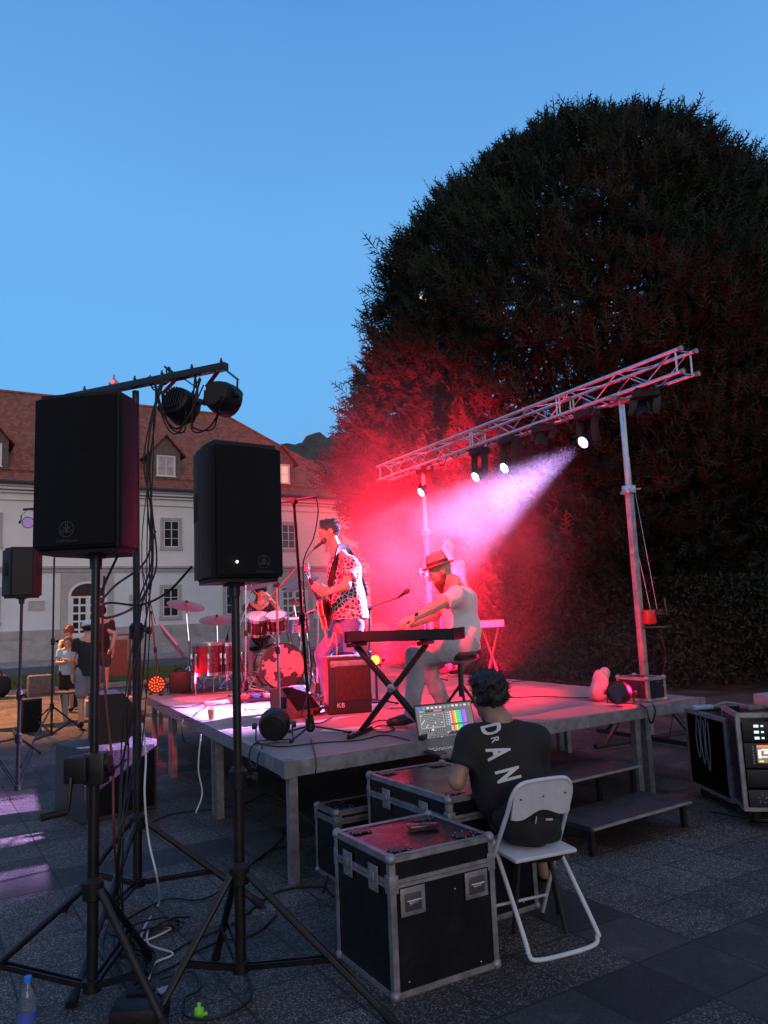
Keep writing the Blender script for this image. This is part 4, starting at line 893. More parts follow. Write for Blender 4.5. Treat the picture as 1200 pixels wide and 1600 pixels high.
m = MB(); MX = Matrix(((1, 0, 0, 0), (0, 0, 1, -.22), (0, 1, 0, 0), (0, 0, 0, 1)))
m.prism([(-.17, 0), (.10, 0), (.26, .12), (.26, .20), (.08, .42), (-.17, .42)], .50, MX); m.build('cabinet', black_plastic, th, world=False, ang=20)
m = MB(); a, b = Vector((.26, -.2, .20)), Vector((.08, -.2, .42)); nn = Vector((.774, 0, .633)); m._add([a+nn*.004, a+Vector((0, .46, 0))+nn*.004, b+Vector((0, .46, 0))+nn*.004, b+nn*.004], [(0, 1, 2, 3)]); m.build('grille', black_grille, th, world=False)
# power box on the ground, bottle, green cap
pb = atz(215, 1608, 0); th = thing('cable_reel_box', 'low black plastic power box on the paving at the foot of the near tripod', 'power box', pb)
m = MB(); m.box(pb+Vector((0, .03, .045)), (.22, .15, .09), rotz(.1), .02); m.build('housing', black_plastic, th)
m = MB(); m.box(pb+Vector((.085, .10, .10)), (.06, .05, .006), rotz(.6)); m.build('label_sticker', mat('pale_sticker', (.25, .28, .34), .5), th)
m = MB(); [m.lathe([(.035, 0), (.038, .01), (.03, .014)], pb+Vector((-.05+.05*i, .11, .09)), n=14) for i in range(2)]; m.build('socket', rubber, th)
bt_ = atz(42, 1622, 0); th = thing('water_bottle', 'clear plastic water bottle with a blue cap standing at the bottom left', 'bottle', bt_)
def bottle_mat(nm, c): return mat(nm, c, .08, trans=.92, spec=.5)
m = MB(); m.lathe([(.0, .0), (.030, .003), (.033, .015), (.031, .05), (.033, .06), (.031, .10), (.033, .11), (.032, .155), (.024, .185), (.0125, .205), (.0125, .215)], bt_, n=24); m.build('bottle_body', bottle_mat('clear_pet', (.75, .85, 1)), th)
m = MB(); m.lathe([(.0145, .208), (.0145, .228), (.012, .231), (0, .231)], bt_, n=20); m.build('cap', mat('blue_cap', (.03, .2, .75), .35), th)
m = MB(); m.lathe([(.0337, .062), (.0337, .10)], bt_, n=24); m.build('bottle_label', mat('blue_label', (.05, .10, .45), .4), th)
gc = atz(311, 1590, 0); m = MB(); m.lathe([(.018, 0), (.021, .01), (.019, .035), (.008, .04), (.008, .055), (0, .057)], gc, n=10); m.box(gc+Vector((.02, .0, .012)), (.03, .014, .012), rotz(.5), .003)
single(m.build('plug_cap', mat('lime_plastic', (.22, .72, .05), .4)), 'small lime green plastic plug cap lying in a cable loop', 'cap')

# ================================================================== FLIGHT CASES
def flight_case(label, pos, rz, w_, d, h, lid=.10, butterfly=True, handles=(-.27, .27), castor=False, name='flight_case', top_dishes=True, latches=2, band=.035):
    """front face is local -y, left face local -x"""
    th = thing(name, label, 'flight case', pos, rz, 'road cases with metal edges'); e = .028; z0 = .0
    MB().box((0, 0, h/2), (w_-.012, d-.012, h-.012)).build('panels', case_panel, th, world=False, smooth=False)
    m = MB(); t = .0035
    def Lx(y, z, sy, sz):
        m.box((0, y-sy*e/2+sy*t/2, z), (w_, e+t, t)) if False else None
    X, Y = w_/2, d/2
    for sy in (-1, 1):
        for z, sz in ((0, -1), (h, 1)):
            m.box((0, sy*(Y-e/2), z-sz*t/2), (w_, e, t)); m.box((0, sy*(Y-t/2), z-sz*e/2), (w_-.0005, t, e-.0005))
    for sx in (-1, 1):
        for z, sz in ((0, -1), (h, 1)):
            m.box((sx*(X-e/2), 0, z-sz*t/2), (e, d-2*e, t)); m.box((sx*(X-t/2), 0, z-sz*e/2), (t, d-.001, e-.0005))
    for sx in (-1, 1):
        for sy in (-1, 1):
            m.box((sx*(X-e/2), sy*(Y-t/2+.0006), h/2), (e, t, h-2*e)); m.box((sx*(X-t/2+.0006), sy*(Y-e/2), h/2), (t, e, h-2*e))
    m.build('edge_profile', alu_dull, th, world=False, smooth=False)
    if lid:
        m = MB(); zl = h-lid
        for sy in (-1, 1): m.box((0, sy*(Y+.0005), zl), (w_-2*e, .006, band))
        for sx in (-1, 1): m.box((sx*(X+.0005), 0, zl), (.006, d-2*e, band))
        m.build('lid_band', alu_dull, th, world=False, smooth=False)
        m = MB()
        for sy in (-1, 1): m.box((0, sy*(Y+.0015), zl), (w_-2*e-.01, .006, .002))
        for sx in (-1, 1): m.box((sx*(X+.0015), 0, zl), (.006, d-2*e-.01, .002))
        m.build('lid_seam', black_metal, th, world=False, smooth=False)
        for sx in (-1, 1):
            for sy in (-1, 1):
                m = MB(); m.box((sx*(X-.018), sy*(Y+.003), zl), (.042, .004, .075), None, .003); m.box((sx*(X+.003), sy*(Y-.018), zl), (.004, .042, .075), None, .003); m.build('corner_brace', alu_dull, th, world=False)
    for sx in (-1, 1):
        for sy in (-1, 1):
            for z in (.014, h-.012): MB().sph((sx*(X-.012), sy*(Y-.012), z), .026, (1, 1, 1), 10).build('ball_corner', alu_dull, th, world=False)
    if top_dishes:
        m = MB()
        for sx in (-1, 1):
            for sy in (-1, 1):
                m.box((sx*(X-.10), sy*(Y-.085), h+.001), (.095, .075, .003), None, .001)
        m.build('stacking_dish', black_metal, th, world=False); m = MB()
        for sx in (-1, 1):
            for sy in (-1, 1):
                for a in range(8): m.sph((sx*(X-.10)+.056*math.cos(a*math.pi/4+.4), sy*(Y-.085)+.046*math.sin(a*math.pi/4+.4), h+.001), .004, (1, 1, .6), 6)
        m.build('rivets', steel, th, world=False)
    for hx in handles:
        zc = h*.66
        m = MB(); m.box((hx, -Y-.003, zc), (.125, .004, .115), None, .018)
        for a in range(10): aa = a*2*math.pi/10; m.sph((hx+.054*math.cos(aa), -Y-.005, zc+.05*math.sin(aa)), .0035, n=6)
        hd = m.build('handle_dish', alu_dull, th, world=False)
        m = MB(); m.box((hx, -Y-.0065, zc-.002), (.085, .006, .072), None, .004); m.build('dish_recess', mat('dish_shadowed', (.09, .085, .09), .5, .6), hd, world=False)
        m = MB(); m.tube([(hx-.036, -Y-.012, zc+.004), (hx+.036, -Y-.012, zc+.004)], .006, 8); m.box((hx, -Y-.012, zc-.008), (.05, .010, .018), None, .004); m.build('grip', steel, hd, world=False)
    if latches:
        zl = h-(lid or .1)
        for k in range(latches):
            y = (-.5+(k+.5)/latches)*d*1.15*.8
            m = MB(); m.box((-X-.004, y, zl), (.006, .085, .11), None, .012); m.box((-X-.010, y, zl+.008), (.010, .035, .04), None, .006)
            for a in range(8): m.sph((-X-.008, y+.036*math.cos(a*math.pi/4), zl+.047*math.sin(a*math.pi/4)), .0035, n=6)
            m.build('butterfly_latch', alu_dull, th, world=False)
    m = MB()
    for x, z in ((w_*.32, h*.08), (-w_*.36, h*.10), (w_*.10, h-lid-.08 if lid else h*.8), (w_*.36, h*.62)): m.sph((x, -Y+.004, z), .0045, n=6)
    m.build('panel_rivet', steel, th, world=False); return th
def case_at(label, A, B, depth, h, **k):
    """A, B: left and right ends of the front bottom edge"""
    A = Vector((A.x, A.y, A.z)); B = Vector((B.x, B.y, A.z)); u = (B-A).normalized(); nn = Vector((-u.y, u.x, 0)); c = (A+B)/2+nn*depth/2
    return flight_case(label, c, math.atan2(u.y, u.x), (B-A).length, depth, h, **k), u, nn
A, B = atz(617, 1566, 0), atz(781, 1511, 0)
fc1, u1, n1 = case_at('big black flight case in front with metal edges, a phone on its lid', A, B, .53, .575, lid=.115, handles=(-.17, .17))
top = (A+B)/2+n1*.30+u1*.09+Vector((0, 0, .575)); th = thing('phone', 'black phone lying on the lid of the big front flight case', 'phone', top+Vector((0, 0, .008)))
MB().box(top+Vector((0, 0, .013)), (.15, .075, .012), rotz(math.atan2(u1.y, u1.x)-.25), .004).build('phone_body', mat('gloss_black', (.01, .01, .012), .12), th)
A, B = atz(701, 1318, 0), atz(800, 1290, 0); A = Vector((atD(700, 1250, 4.12).x, 4.12, 0)); uu = Vector((.86, .51, 0)); B = A+uu*.56
fc2, u2, n2 = case_at('flight case standing at the stage edge with the laptop on its lid', A, B, .86, .655, lid=.11, handles=(), latches=2)
A = Vector((atD(520, 1380, 4.62).x, 4.62, 0)); A = atz(528, 1382, 0)
fc3, u3, n3 = case_at('low flight case tucked behind the big front one under the stage edge', A, A+uu*.62, .30, .42, lid=.06, handles=(), latches=0)
# ---- laptop on the second case
H2 = .655; lp = atz(700, 1188, H2+.012); lpw = Vector((lp.x, lp.y, H2+.002)); la = R(-4)
hinge_l, hinge_r = atz(657, 1171, H2+.02), atz(768, 1157, H2+.02)
lu = (hinge_r-hinge_l); lu.z = 0; lw = .47; lu.normalize(); ln = Vector((lu.y, -lu.x, 0))     # ln points toward the user
hc_ = Vector((hinge_l.x, hinge_l.y, H2+.012))+lu*lw/2; th = thing('laptop', 'open laptop showing a lighting program, on the flight case at the stage edge', 'laptop', Vector((hc_.x, hc_.y, H2+.002)))
BMx = Matrix((lu, -ln, Vector((0, 0, 1)))).transposed()
MB().box(hc_+ln*.135, (lw, .27, .018), BMx, .004).build('base', mat('dark_grey_plastic', (.03, .03, .033), .4), th)
m = MB()
for r_ in range(5):
    for c__ in range(15):
        m.box(hc_+ln*(.05+.022*r_)+lu*(-lw*.43+lw*.86*(c__+.5)/15)+Vector((0, 0, .0105)), (.018, .016, .004), BMx)
kb = m.build('keys', mat('laptop_key', (.02, .02, .022), .5), th, smooth=False)
m = MB()
for r_ in range(5):
    for c__ in range(15):
        q = hc_+ln*(.05+.022*r_)+lu*(-lw*.43+lw*.86*(c__+.5)/15)+Vector((0, 0, .0130)); m.box(q, (.006, .007, .0006), BMx)
m.build('key_legend', emis('key_glow', (.9, .9, 1.0), 1.2), kb, smooth=False)
tilt = R(14); up_ = (Vector((0, 0, 1))*math.cos(tilt)-ln*math.sin(tilt)); fn = lu.cross(up_); fn = fn if fn.dot(ln) > 0 else -fn; SH = .305
M4 = Matrix((lu, up_, fn)).transposed()
def sp_(x, y, z=0.0): return hc_ + M4 @ Vector((x, y+.004, z))
MB().box(sp_(0, SH/2, -.004), (lw, SH, .008), M4, .003).build('lid', mat('dark_grey_plastic', (.03, .03, .033), .4), th)
m = MB(); m.box(sp_(0, SH/2, .0012), (lw-.016, SH-.026, .001), M4); scr = m.build('screen', emis('screen_grey', (.26, .25, .27), .6), th, smooth=False)
cells = {}
def cell(key, x, y, w_, h_, z=.0022):
    cells.setdefault(key, MB()).box(sp_(-lw/2+.010+x*(lw-.02), .014+(1-y)*(SH-.028), z), (w_*(lw-.02), h_*(SH-.028), .0004), M4)
cols = {'ui_red': ((1, .1, .05), 1.2), 'ui_orange': ((1, .38, .04), 1.2), 'ui_yellow': ((1, .85, .1), 1.2), 'ui_green': ((.05, .9, .15), 1.2), 'ui_cyan': ((.05, .7, .9), 1.1), 'ui_blue': ((.05, .15, 1), 1.3), 'ui_violet': ((.5, .1, 1), 1.3), 'ui_white': ((.8, .78, .85), .95), 'ui_dark': ((.03, .03, .035), .5), 'ui_pale': ((.45, .45, .47), .8)}
rb = ['ui_white', 'ui_red', 'ui_orange', 'ui_yellow', 'ui_green', 'ui_green', 'ui_cyan', 'ui_blue', 'ui_violet', 'ui_violet']
for j in range(11):
    if j == 7: continue
    for i, k in enumerate(rb): cell(k, .60+.030*i, .20+.045*j, .026, .036)
for i in range(6): cell('ui_pale', .52, .20+.06*i, .03, .04); cell('ui_white', .56, .21+.06*i, .02, .03)
cell('ui_blue', .06, .055, .07, .06)
for i in range(12): cell(random.choice(['ui_white', 'ui_pale']), .14+.075*i, .05+.01*random.random(), .045, .05)
for i in range(9): cell(random.choice(['ui_red', 'ui_pale', 'ui_green', 'ui_dark']), .08+.05*i, .135, .04, .04)
cell('ui_pale', .265, .38, .43, .36, .0018)
for j in range(8):
    for i in range(17): cell('ui_dark' if (i+j) % 5 or random.random() < .6 else 'ui_white', .075+.0235*i, .235+.040*j, .017, .026)
cell('ui_dark', .70, .73, .36, .045, .0018); cell('ui_dark', .28, .62, .40, .05, .0018)
for i in range(10): cell('ui_pale', .10+.04*i, .62, .02, .03)
for j in range(4):
    for i in range(12): cell(random.choice(['ui_white', 'ui_dark', 'ui_pale', 'ui_dark']), .06+.075*i+.01*random.random(), .70+.07*j, .035, .018)
cell('ui_white', .25, .60, .04, .05, .0026); cell('ui_yellow', .38, .80, .025, .03, .0026)
for k, mb in cells.items(): mb.build('screen_cells', emis(k, *cols[k]), scr, smooth=False)
ms = hc_+ln*.16+lu*.245; single(MB().sph(Vector((ms.x, ms.y, H2+.014)), .03, (1, 1.6, .5), 12, BMx).build('mouse', black_plastic), 'black computer mouse beside the laptop', 'mouse')

# ---- white folding chair with a backpack
def chair():
    A, B = atz(826, 1502, .012), atz(934, 1474, .012); u = (B-A); u.z = 0; wdt = u.length; u.normalize(); f = Vector((-u.y, u.x, 0)); c = (A+B)/2; c.z = 0   # f: away from us
    th = thing('folding_chair', 'white metal folding chair with a dark backpack on its seat', 'chair', c, math.atan2(u.y, u.x)); W = wdt
    r = .011
    def P(x, y, z): return (x, y, z)
    wm = mat('white_enamel', (.52, .54, .60), .35, noise=.05, scale=20)
    # rear loop: down from seat side rails to the ground nearest us
    m = MB(); k = .05
    m.tube([P(-W*.44, .30, .50), P(-W*.5, .02, .10), P(-W*.5, 0, r+.04), P(-W*.5+k, -.01, r), P(W*.5-k, -.01, r), P(W*.5, 0, r+.04), P(W*.5, .02, .10), P(W*.44, .30, .50)], r, 10, smooth=True); m.build('rear_loop', wm, th, world=False)
    # front frame: from floor far side up through the seat to the back top, one hoop
    m = MB(); m.tube([P(-W*.52, .46, r), P(-W*.50, .30, .36), P(-W*.46, .14, .66), P(-W*.44, .095, .76), P(-W*.36, .075, .815), P(-W*.2, .07, .83), P(W*.2, .07, .83), P(W*.36, .075, .815), P(W*.44, .095, .76), P(W*.46, .14, .66), P(W*.50, .30, .36), P(W*.52, .46, r)], r, 10, smooth=True); m.build('front_frame', wm, th, world=False)
    m = MB(); m.tube([P(-W*.50, .405, .12), P(W*.50, .405, .12)], .008, 8); m.tube([P(-W*.49, .10, .14), P(W*.49, .10, .14)], .006, 8) if False else None; m.build('stretcher', wm, th, world=False)
    n = 14; m = MB(); vs = []
    for i in range(n+1):
        x = -W*.435+W*.87*i/n; q = abs(2*i/n-1); zt = .822-.05*max(0, q-.75)*3.2; zb = .665+.020*math.cos(q*math.pi*1.3)-.012; b_ = .012*(1-q*q)
        vs += [(x, .076-b_+.0, zt), (x, .115-b_, zb), (x, .080-b_+.006, zt), (x, .119-b_+.006, zb)]
    fs = []
    for i in range(n): o = 4*i; fs += [(o, o+4, o+5, o+1), (o+2, o+3, o+7, o+6), (o, o+2, o+6, o+4), (o+1, o+5, o+7, o+3)]
    m._add(vs, fs); bk = m.build('backrest', wm, th, world=False)
    m = MB(); [m.sph((x, .083, .745), .005, n=8) for x in (-.13, 0, .13)]; m.build('rivet', black_metal, bk, world=False)
    m = MB(); m.box((0, .265, .455), (W*.92, .36, .022), Matrix.Rotation(R(3), 3, 'X'), .010); m.build('seat', wm, th, world=False)
    return th, c, u, f, W
chr_, cc, cu_, cf_, CW = chair()
chr_.scale = (1, 1, .935)
def W_(x, y, z): return cc+cu_*x+cf_*y+Vector((0, 0, z))
bpk = mat('backpack_cloth', (.008, .0075, .010), .85, noise=.4, scale=18, bump=.4)
th = thing('backpack', 'dark rounded backpack sitting on the white folding chair', 'backpack', W_(0.0, .27, .44))
blob('bag', [('e', W_(.0, .27, .575), (.155, .125, .145), None), ('e', W_(0, .22, .53), (.15, .10, .09), None), ('e', W_(0, .30, .63), (.13, .09, .09), None)], .012, bpk, th, .06, (.0035, 30))
m = MB(); m.tube([W_(-.10, .125, .58), W_(-.03, .112, .60), W_(.05, .112, .595), W_(.11, .13, .57)], .0035, 6, smooth=True); m.build('zip', rubber, th)
m = MB(); m.box(W_(.04, .105, .578), (.035, .006, .01)); m.tube([W_(-.03, .11, .60), W_(-.045, .10, .57)], .003, 5); m.build('zip_pull', mat('zip_metal', (.5, .45, .3), .4, 1.0), th)

# ---- equipment at the right
def rack(label, A, B, depth, z0, h):
    u = (B-A); u.z = 0; L_ = u.length; u.normalize(); nn = Vector((-u.y, u.x, 0)); c = (A+B)/2+nn*depth/2; c.z = 0
    th = thing('equipment_rack', label, 'rack', c, math.atan2(u.y, u.x), 'racks at the right')
    X, Y = L_/2, depth/2; m = MB()
    m.box((0, 0, z0+.006), (L_-.01, depth-.01, .012)); m.box((0, 0, z0+h-.006), (L_-.01, depth-.01, .012))
    for sx in (-1, 1): m.box((sx*(X-.008), 0, z0+h/2), (.012, depth-.01, h-.026))
    m.box((0, Y-.01, z0+h/2), (L_-.04, .01, h-.03)); m.build('shell', case_panel, th, world=False, smooth=False)
    m = MB(); e = .028
    for sx in (-1, 1):
        m.box((sx*(X-e/2), -Y-.001, z0+h/2), (e, .005, h)); m.box((sx*(X+.0005), -Y+e/2, z0+h/2), (.005, e, h)); m.box((sx*X, Y-e/2, z0+h/2), (.005, e, h))
        for z in (z0+e/2, z0+h-e/2): m.box((sx*(X+.001), 0, z), (.005, depth, e))
    for z, q in ((z0+e/2, 0), (z0+h-e/2, 0)): m.box((0, -Y-.002, z), (L_-2*e, .005, e))
    m.box((0, -Y+e/2, z0+h+.002), (L_, e, .005)); m.box((0, Y-e/2, z0+h+.002), (L_, e, .005))
    for sx in (-1, 1): m.box((sx*(X-e/2), 0, z0+h+.0025), (e, depth-2*e, .005))
    m.build('edge_profile', alu_dull, th, world=False, smooth=False)
    m = MB()
    for sx in (-1, 1):
        for sy in (-1, 1):
            x, y = sx*(X-.08), sy*(Y-.08); m.lathe([(0, -.012), (.038, -.012), (.042, 0), (.038, .012), (0, .012)], (x, y, .043), (1, 0, 0), 16); m.box((x, y, .095), (.05, .07, .015)); m.bar((x-.02, y, .045), (x-.02, y, .09), .006, .04); m.bar((x+.02, y, .045), (x+.02, y, .09), .006, .04)
    if z0 > .08: m.build('castor', rubber, th, world=False)
    else: m.bm.free()
    return th, X, Y
A, B = atz(1160, 1262, 0), atz(1262, 1285, 0)
A = Vector((atD(1157, 1200, 5.75).x, 5.75, 0)); B = A+Vector((.55, -.12, 0))
rk, X, Y = rack('tall black equipment rack at the right edge with a small lit screen', A, B, .5, .11, .68)
def rbox(name, x, z, w_, h_, m_, d=.01, y=-.012, par=None): return MB().box((x, -Y-y*-1+.0-.004, z), (w_, d, h_), None, .002).build(name, m_, par or rk, world=False)
u1_ = rbox('receiver_unit', 0, .665, 2*X-.07, .14, black_metal)
m = MB()
for i in range(3): m.box((-.155, -Y-.024, .705-.042*i), (.032, .002, .018)); m.box((-.115, -Y-.024, .705-.042*i), (.018, .002, .012))
m.build('display', emis('blue_white_display', (.7, .85, 1), 1.4), u1_, world=False, smooth=False)
u2_ = rbox('mixer_unit', 0, .50, 2*X-.07, .17, mat('mixer_face', (.022, .022, .025), .4))
m = MB(); m.box((-.08, -Y-.022, .51), (.17, .003, .125)); sc2 = m.build('screen', emis('mixer_screen', (.42, .26, .24), .7), u2_, world=False, smooth=False)
def s2(nm, col, s, items):
    m = MB()
    for x, z, w_, h_ in items: m.box((-.08+x, -Y-.025, .51+z), (w_, .002, h_))
    m.build('screen_cells', emis(nm, col, s), sc2, world=False, smooth=False)
s2('mx_orange', (1, .22, .05), 1.3, [(-.045, .053, .075, .012)]); s2('mx_white', (.95, .95, .85), 1.1, [(-.068, .0, .02, .06), (-.03, .03, .05, .012), (-.02, .01, .04, .02), (-.03, -.02, .05, .01), (.0, .053, .012, .01)]); s2('mx_yellow', (.8, .9, .1), 1.1, [(-.06, -.05, .03, .01)]); s2('mx_dark', (.15, .08, .12), .5, [(.055, .0, .055, .10)])
m = MB()
for i in range(7): m.lathe([(.008, 0), (.007, .008), (0, .009)], (-.19, -Y-.018, .56-.019*i), (0, -1, 0), 10)
m.build('encoder', mat('grey_knob', (.2, .2, .22), .4), u2_, world=False)
rbox('blank_panel', 0, .34, 2*X-.07, .12, black_metal); rbox('power_unit', 0, .20, 2*X-.07, .12, mat('mixer_face', (.022, .022, .025), .4))
m = MB()
for a in range(5): m.bar((-.16+.02*math.cos(a*1.256), -Y-.024, .20+.02*math.sin(a*1.256)), (-.16+.035*math.cos(a*1.256+.4), -Y-.024, .20+.035*math.sin(a*1.256+.4)), .006, .004)
m.build('fan_grille', alu_dull, rk, world=False)
rt = A+Vector((.40, .22, .80)); th = thing('rack_top_device', 'pale boxy device on top of the rack at the right edge', 'device', rt)
MB().box(rt+Vector((-.02, 0, .05)), (.2, .16, .10), rotz(.3), .02).build('housing', mat('beige_device', (.35, .29, .27), .6, noise=.15), th)
single(MB().box(A+Vector((.24, .22, .805)), (.16, .12, .03), rotz(.2), .01).build('cloth_bundle', mat('grey_cloth', (.16, .13, .12), .9, noise=.3)), 'small grey folded cloth on the rack near the pale device', 'cloth')
A2 = Vector((atD(1056, 1200, 6.35).x, 6.35, 0)); A2 = Vector((2.50, 6.75, 0)); B2 = Vector((atD(1141, 1200, 6.05).x, 6.05, 0))
rk2, X2, Y2 = rack('open black rack case beside the right-hand rack, pale cables hanging down its front', A2, B2, .40, .09, .62)
for i in range(3):
    x = -.10+.08*i; pts = [(x, -Y2-.02, .68), (x-.01, -Y2-.03, .5), (x+.02, -Y2-.03, .36-.04*i), (x+.05, -Y2-.03, .42), (x+.03, -Y2-.02, .66)]; m = MB(); m.tube([root_mat(rk2) @ Vector(p) for p in pts], .004, 6, smooth=True); single(m.build('cable', mat('cable_grey', (.2, .2, .21), .5)), ['grey cable looped lowest', 'pale cable looped in the middle', 'grey cable looped rightmost'][i]+' on the front of the open rack case', 'cable')
q = (A2+B2)/2+Vector((.12, .16, .72)); th = thing('cable_connector', 'pale blue connector block with two cables lying on the open rack case', 'connector', q)
MB().box(q+Vector((-.06, 0, .02)), (.18, .05, .035), rotz(.15), .012).build('plug_body', mat('pale_blue_plastic', (.30, .42, .60), .4), th)
m = MB(); [m.tube([q+Vector((.02, .01*s, .02)), q+Vector((.14, .02*s, .05)), q+Vector((.30, .03*s, .02))], .008, 6, smooth=True) for s in (-1, 1)]; m.build('lead', mat('cable_grey', (.2, .2, .21), .5), th)
cable('coil of black cable on the paving under the open rack case', [Vector((2.62, 5.75, .01))+Vector((.10*math.cos(a*.6), .07*math.sin(a*.6), .003*a)) for a in range(24)], .006)
# small case on the stage, cushion and bag beside it
A, B = atz(1014, 1098, HS), atz(1048, 1089, HS); uu = (B-A).normalized(); A3 = A+Vector((0, 0, .002)); 
sc3, u4, n4 = case_at('small flight case standing on the right corner of the stage', A3, A3+Vector((.86, .51, 0))*.24, .36, .215, lid=0, handles=(), latches=0, top_dishes=False, castor=False)
cp = atz(945, 1096, HS); th = thing('cushion', 'pale pillow-like bag leaning on the small case, glowing pink in the stage light', 'cushion', cp)
blob('pillow', [(cp+Vector((-.06, .05, .07)), cp+Vector((.08, .22, .24)), .075, .05), ('e', cp+Vector((.0, .12, .15)), (.06, .13, .13), None)], .012, mat('pale_fabric', (.36, .28, .30), .9, noise=.1), th, .05, (.003, 35))
pq = atz(972, 1104, HS); par_light('dark par light lying beside the small case on the stage', pq+Vector((0, .03, .115)), pq+Vector((-1.2, -1.6, .3)), .10, floor=True)
cable('black cable trailing over the stage edge below the small case', [atz(1000, 1100, HS+.01), atz(1010, 1108, HS+.01), atD(1012, 1116, 6.25), atD(1018, 1130, 6.25), atD(1024, 1112, 6.3), atz(1020, 1100, HS+.01)], .008)

# ================================================================== GEAR ON THE STAGE
def on(x, y, z=0.0): p = atz(x, y, HS+.003); p.z += z; return p
p_ = on(429, 1160); par_light('dark floor par light near the front corner of the stage, its ribbed back toward us', p_+Vector((0, 0, .118)), p_+Vector((-.1, 3.0, .5)), .112, floor=True)
led_r = emis('led_orange_red', (1, .16, .02), 2.2); lens_r = emis('lens_red_glow', (1, .005, .003), .30)
p_ = atz(245, 1084, HS)
par_light('glowing red par light at the far left corner of the stage, facing us', Vector((p_.x, p_.y, HS+.12)), (-1.2, 2.5, 1.1), .115, (lens_r, led_r), floor=True)
cr_ = (-.15, 7.95, 1.16); gl = par_light('red glowing par light seen under the keyboard, behind the guitar amplifier', cr_, (.0, 0, 1.6), .055, (emis('lens_red_hot', (1, .10, .02), 5), emis('led_red_hot', (1, .4, .06), 8)), name='par_light', vents=False)
m = MB(); m.tube([(-.15, 7.97, HS), (-.15, 7.97, 1.1)], .014, 8); m.build('post', black_metal, gl)
m = MB(); m.lathe([(.12, 0), (.12, .012), (.03, .02)], (-.15, 7.97, HS+.001), n=18); m.build('foot', black_metal, gl)
# mic stands
def mic(parent, p, d, L_=.16):
    d = Vector(d).normalized(); m = MB(); m.lathe([(.009, 0), (.011, .02), (.016, L_-.055), (.017, L_-.05)], p, d, 12); m.build('mic_handle', black_metal, parent)
    m = MB(); m.lathe([(.017, L_-.052), (.024, L_-.045), (.026, L_-.025), (.021, L_-.006), (.010, L_+.004), (0, L_+.006)], p, d, 14); m.build('mic_head', mat('mic_grille', (.12, .12, .13), .4, .8, noise=.4, scale=300), parent)
def mic_stand(label, base, zt, boom=None, legs=True, m_=None, mic_d=None, r=.0095, top=None, cat='microphone stand', legang=.4):
    m_ = m_ or stand_m; base = Vector(base); th = thing('microphone_stand', label, cat, base, group='microphone stands'); T = Vector(top) if top is not None else Vector((base.x, base.y, zt))
    MB().tube([base+Vector((0, 0, .05)), base+(T-base)*.52], r*1.25, 10).build('lower_tube', m_, th); MB().tube([base+(T-base)*.52, T], r, 10).build('upper_tube', m_, th)
    m = MB(); m.lathe([(r*1.5, -.03), (r*2.2, -.025), (r*2.2, .03), (r*1.2, .04)], base+(T-base)*.52, (T-base), 12); m.build('clutch', black_plastic, th)
    if legs:
        m = MB(); m.lathe([(.018, .03), (.036, .05), (.034, .09), (.02, .16)], base, n=12); m.build('leg_hub', black_plastic, th)
        for k in range(3):
            a = legang+k*2.094; e = base+Vector((math.cos(a)*.30, math.sin(a)*.30, .008)); m = MB(); m.tube([base+Vector((0, 0, .075)), e], .0075, 8); lg = m.build('leg', m_, th); m = MB(); m.tube([e-(e-base)*.07, e+(e-base)*.02], .012, 8); m.build('rubber_foot', rubber, lg)
    else:
        m = MB(); m.lathe([(.13, 0), (.13, .012), (.11, .02), (.02, .028)], base, n=28); m.build('round_base', black_metal, th)
    if boom:
        a, b = Vector(boom[0]), Vector(boom[1]); MB().tube([a, b], r*.8, 8).build('boom', m_, th); m = MB(); m.lathe([(.0, -.02), (.022, -.018), (.022, .018), (0, .02)], T, (a-b).cross(Vector((0, 0, 1))), 12); m.build('boom_clutch', black_plastic, th)
        if mic_d is not None: mic(th, b, mic_d)
    return th
bm_ = on(485, 1150); Tm = atD(459, 783, 5.25)
mic_stand('tall black boom microphone stand in front of the singer, its boom level at the top', bm_, 0, (atD(436, 786, 5.35), atD(494, 776, 5.15)), top=Tm, r=.010, legang=.15)
cable('thin black cable dangling from the boom of the tall black microphone stand', [atD(494, 777, 5.15), atD(497, 800, 5.15), atD(490, 840, 5.2), atD(474, 880, 5.25), atD(478, 960, 5.2), atD(486, 1060, 5.1), on(470, 1120)], .0045)
b2 = on(437, 1130); T2 = Vector((b2.x, b2.y, atD(437, 914, b2.y).z)); mt = atD(490, 858, 7.0)
mic_stand('straight microphone stand lit red, its boom slanting up to the singer', b2, 0, (atD(408, 948, b2.y+.05), mt), legs=False, m_=mat('stand_satin', (.12, .12, .125), .35, .6), mic_d=(atD(505, 846, 7.05)-mt), top=T2)
kb_ = on(573, 1100, 0); kb_ = Vector((-.30, 8.9, HS)); 
mic_stand('thin microphone stand pointing at the keyboard player, behind the keyboard', Vector((-.22, 7.6, HS)), 0, (atD(575, 950, 7.4), atD(622, 934, 6.7)), mic_d=(atD(650, 912, 6.5)-atD(622, 934, 6.7)), top=atD(577, 950, 7.6), legs=True)
b4 = atz(237, 1085, HS)+Vector((0.03, .25, 0)); mic_stand('red lit boom stand at the far left corner of the stage', b4, 0, (atD(243, 975, b4.y), atD(224, 895, b4.y)), top=atD(236, 957, b4.y))
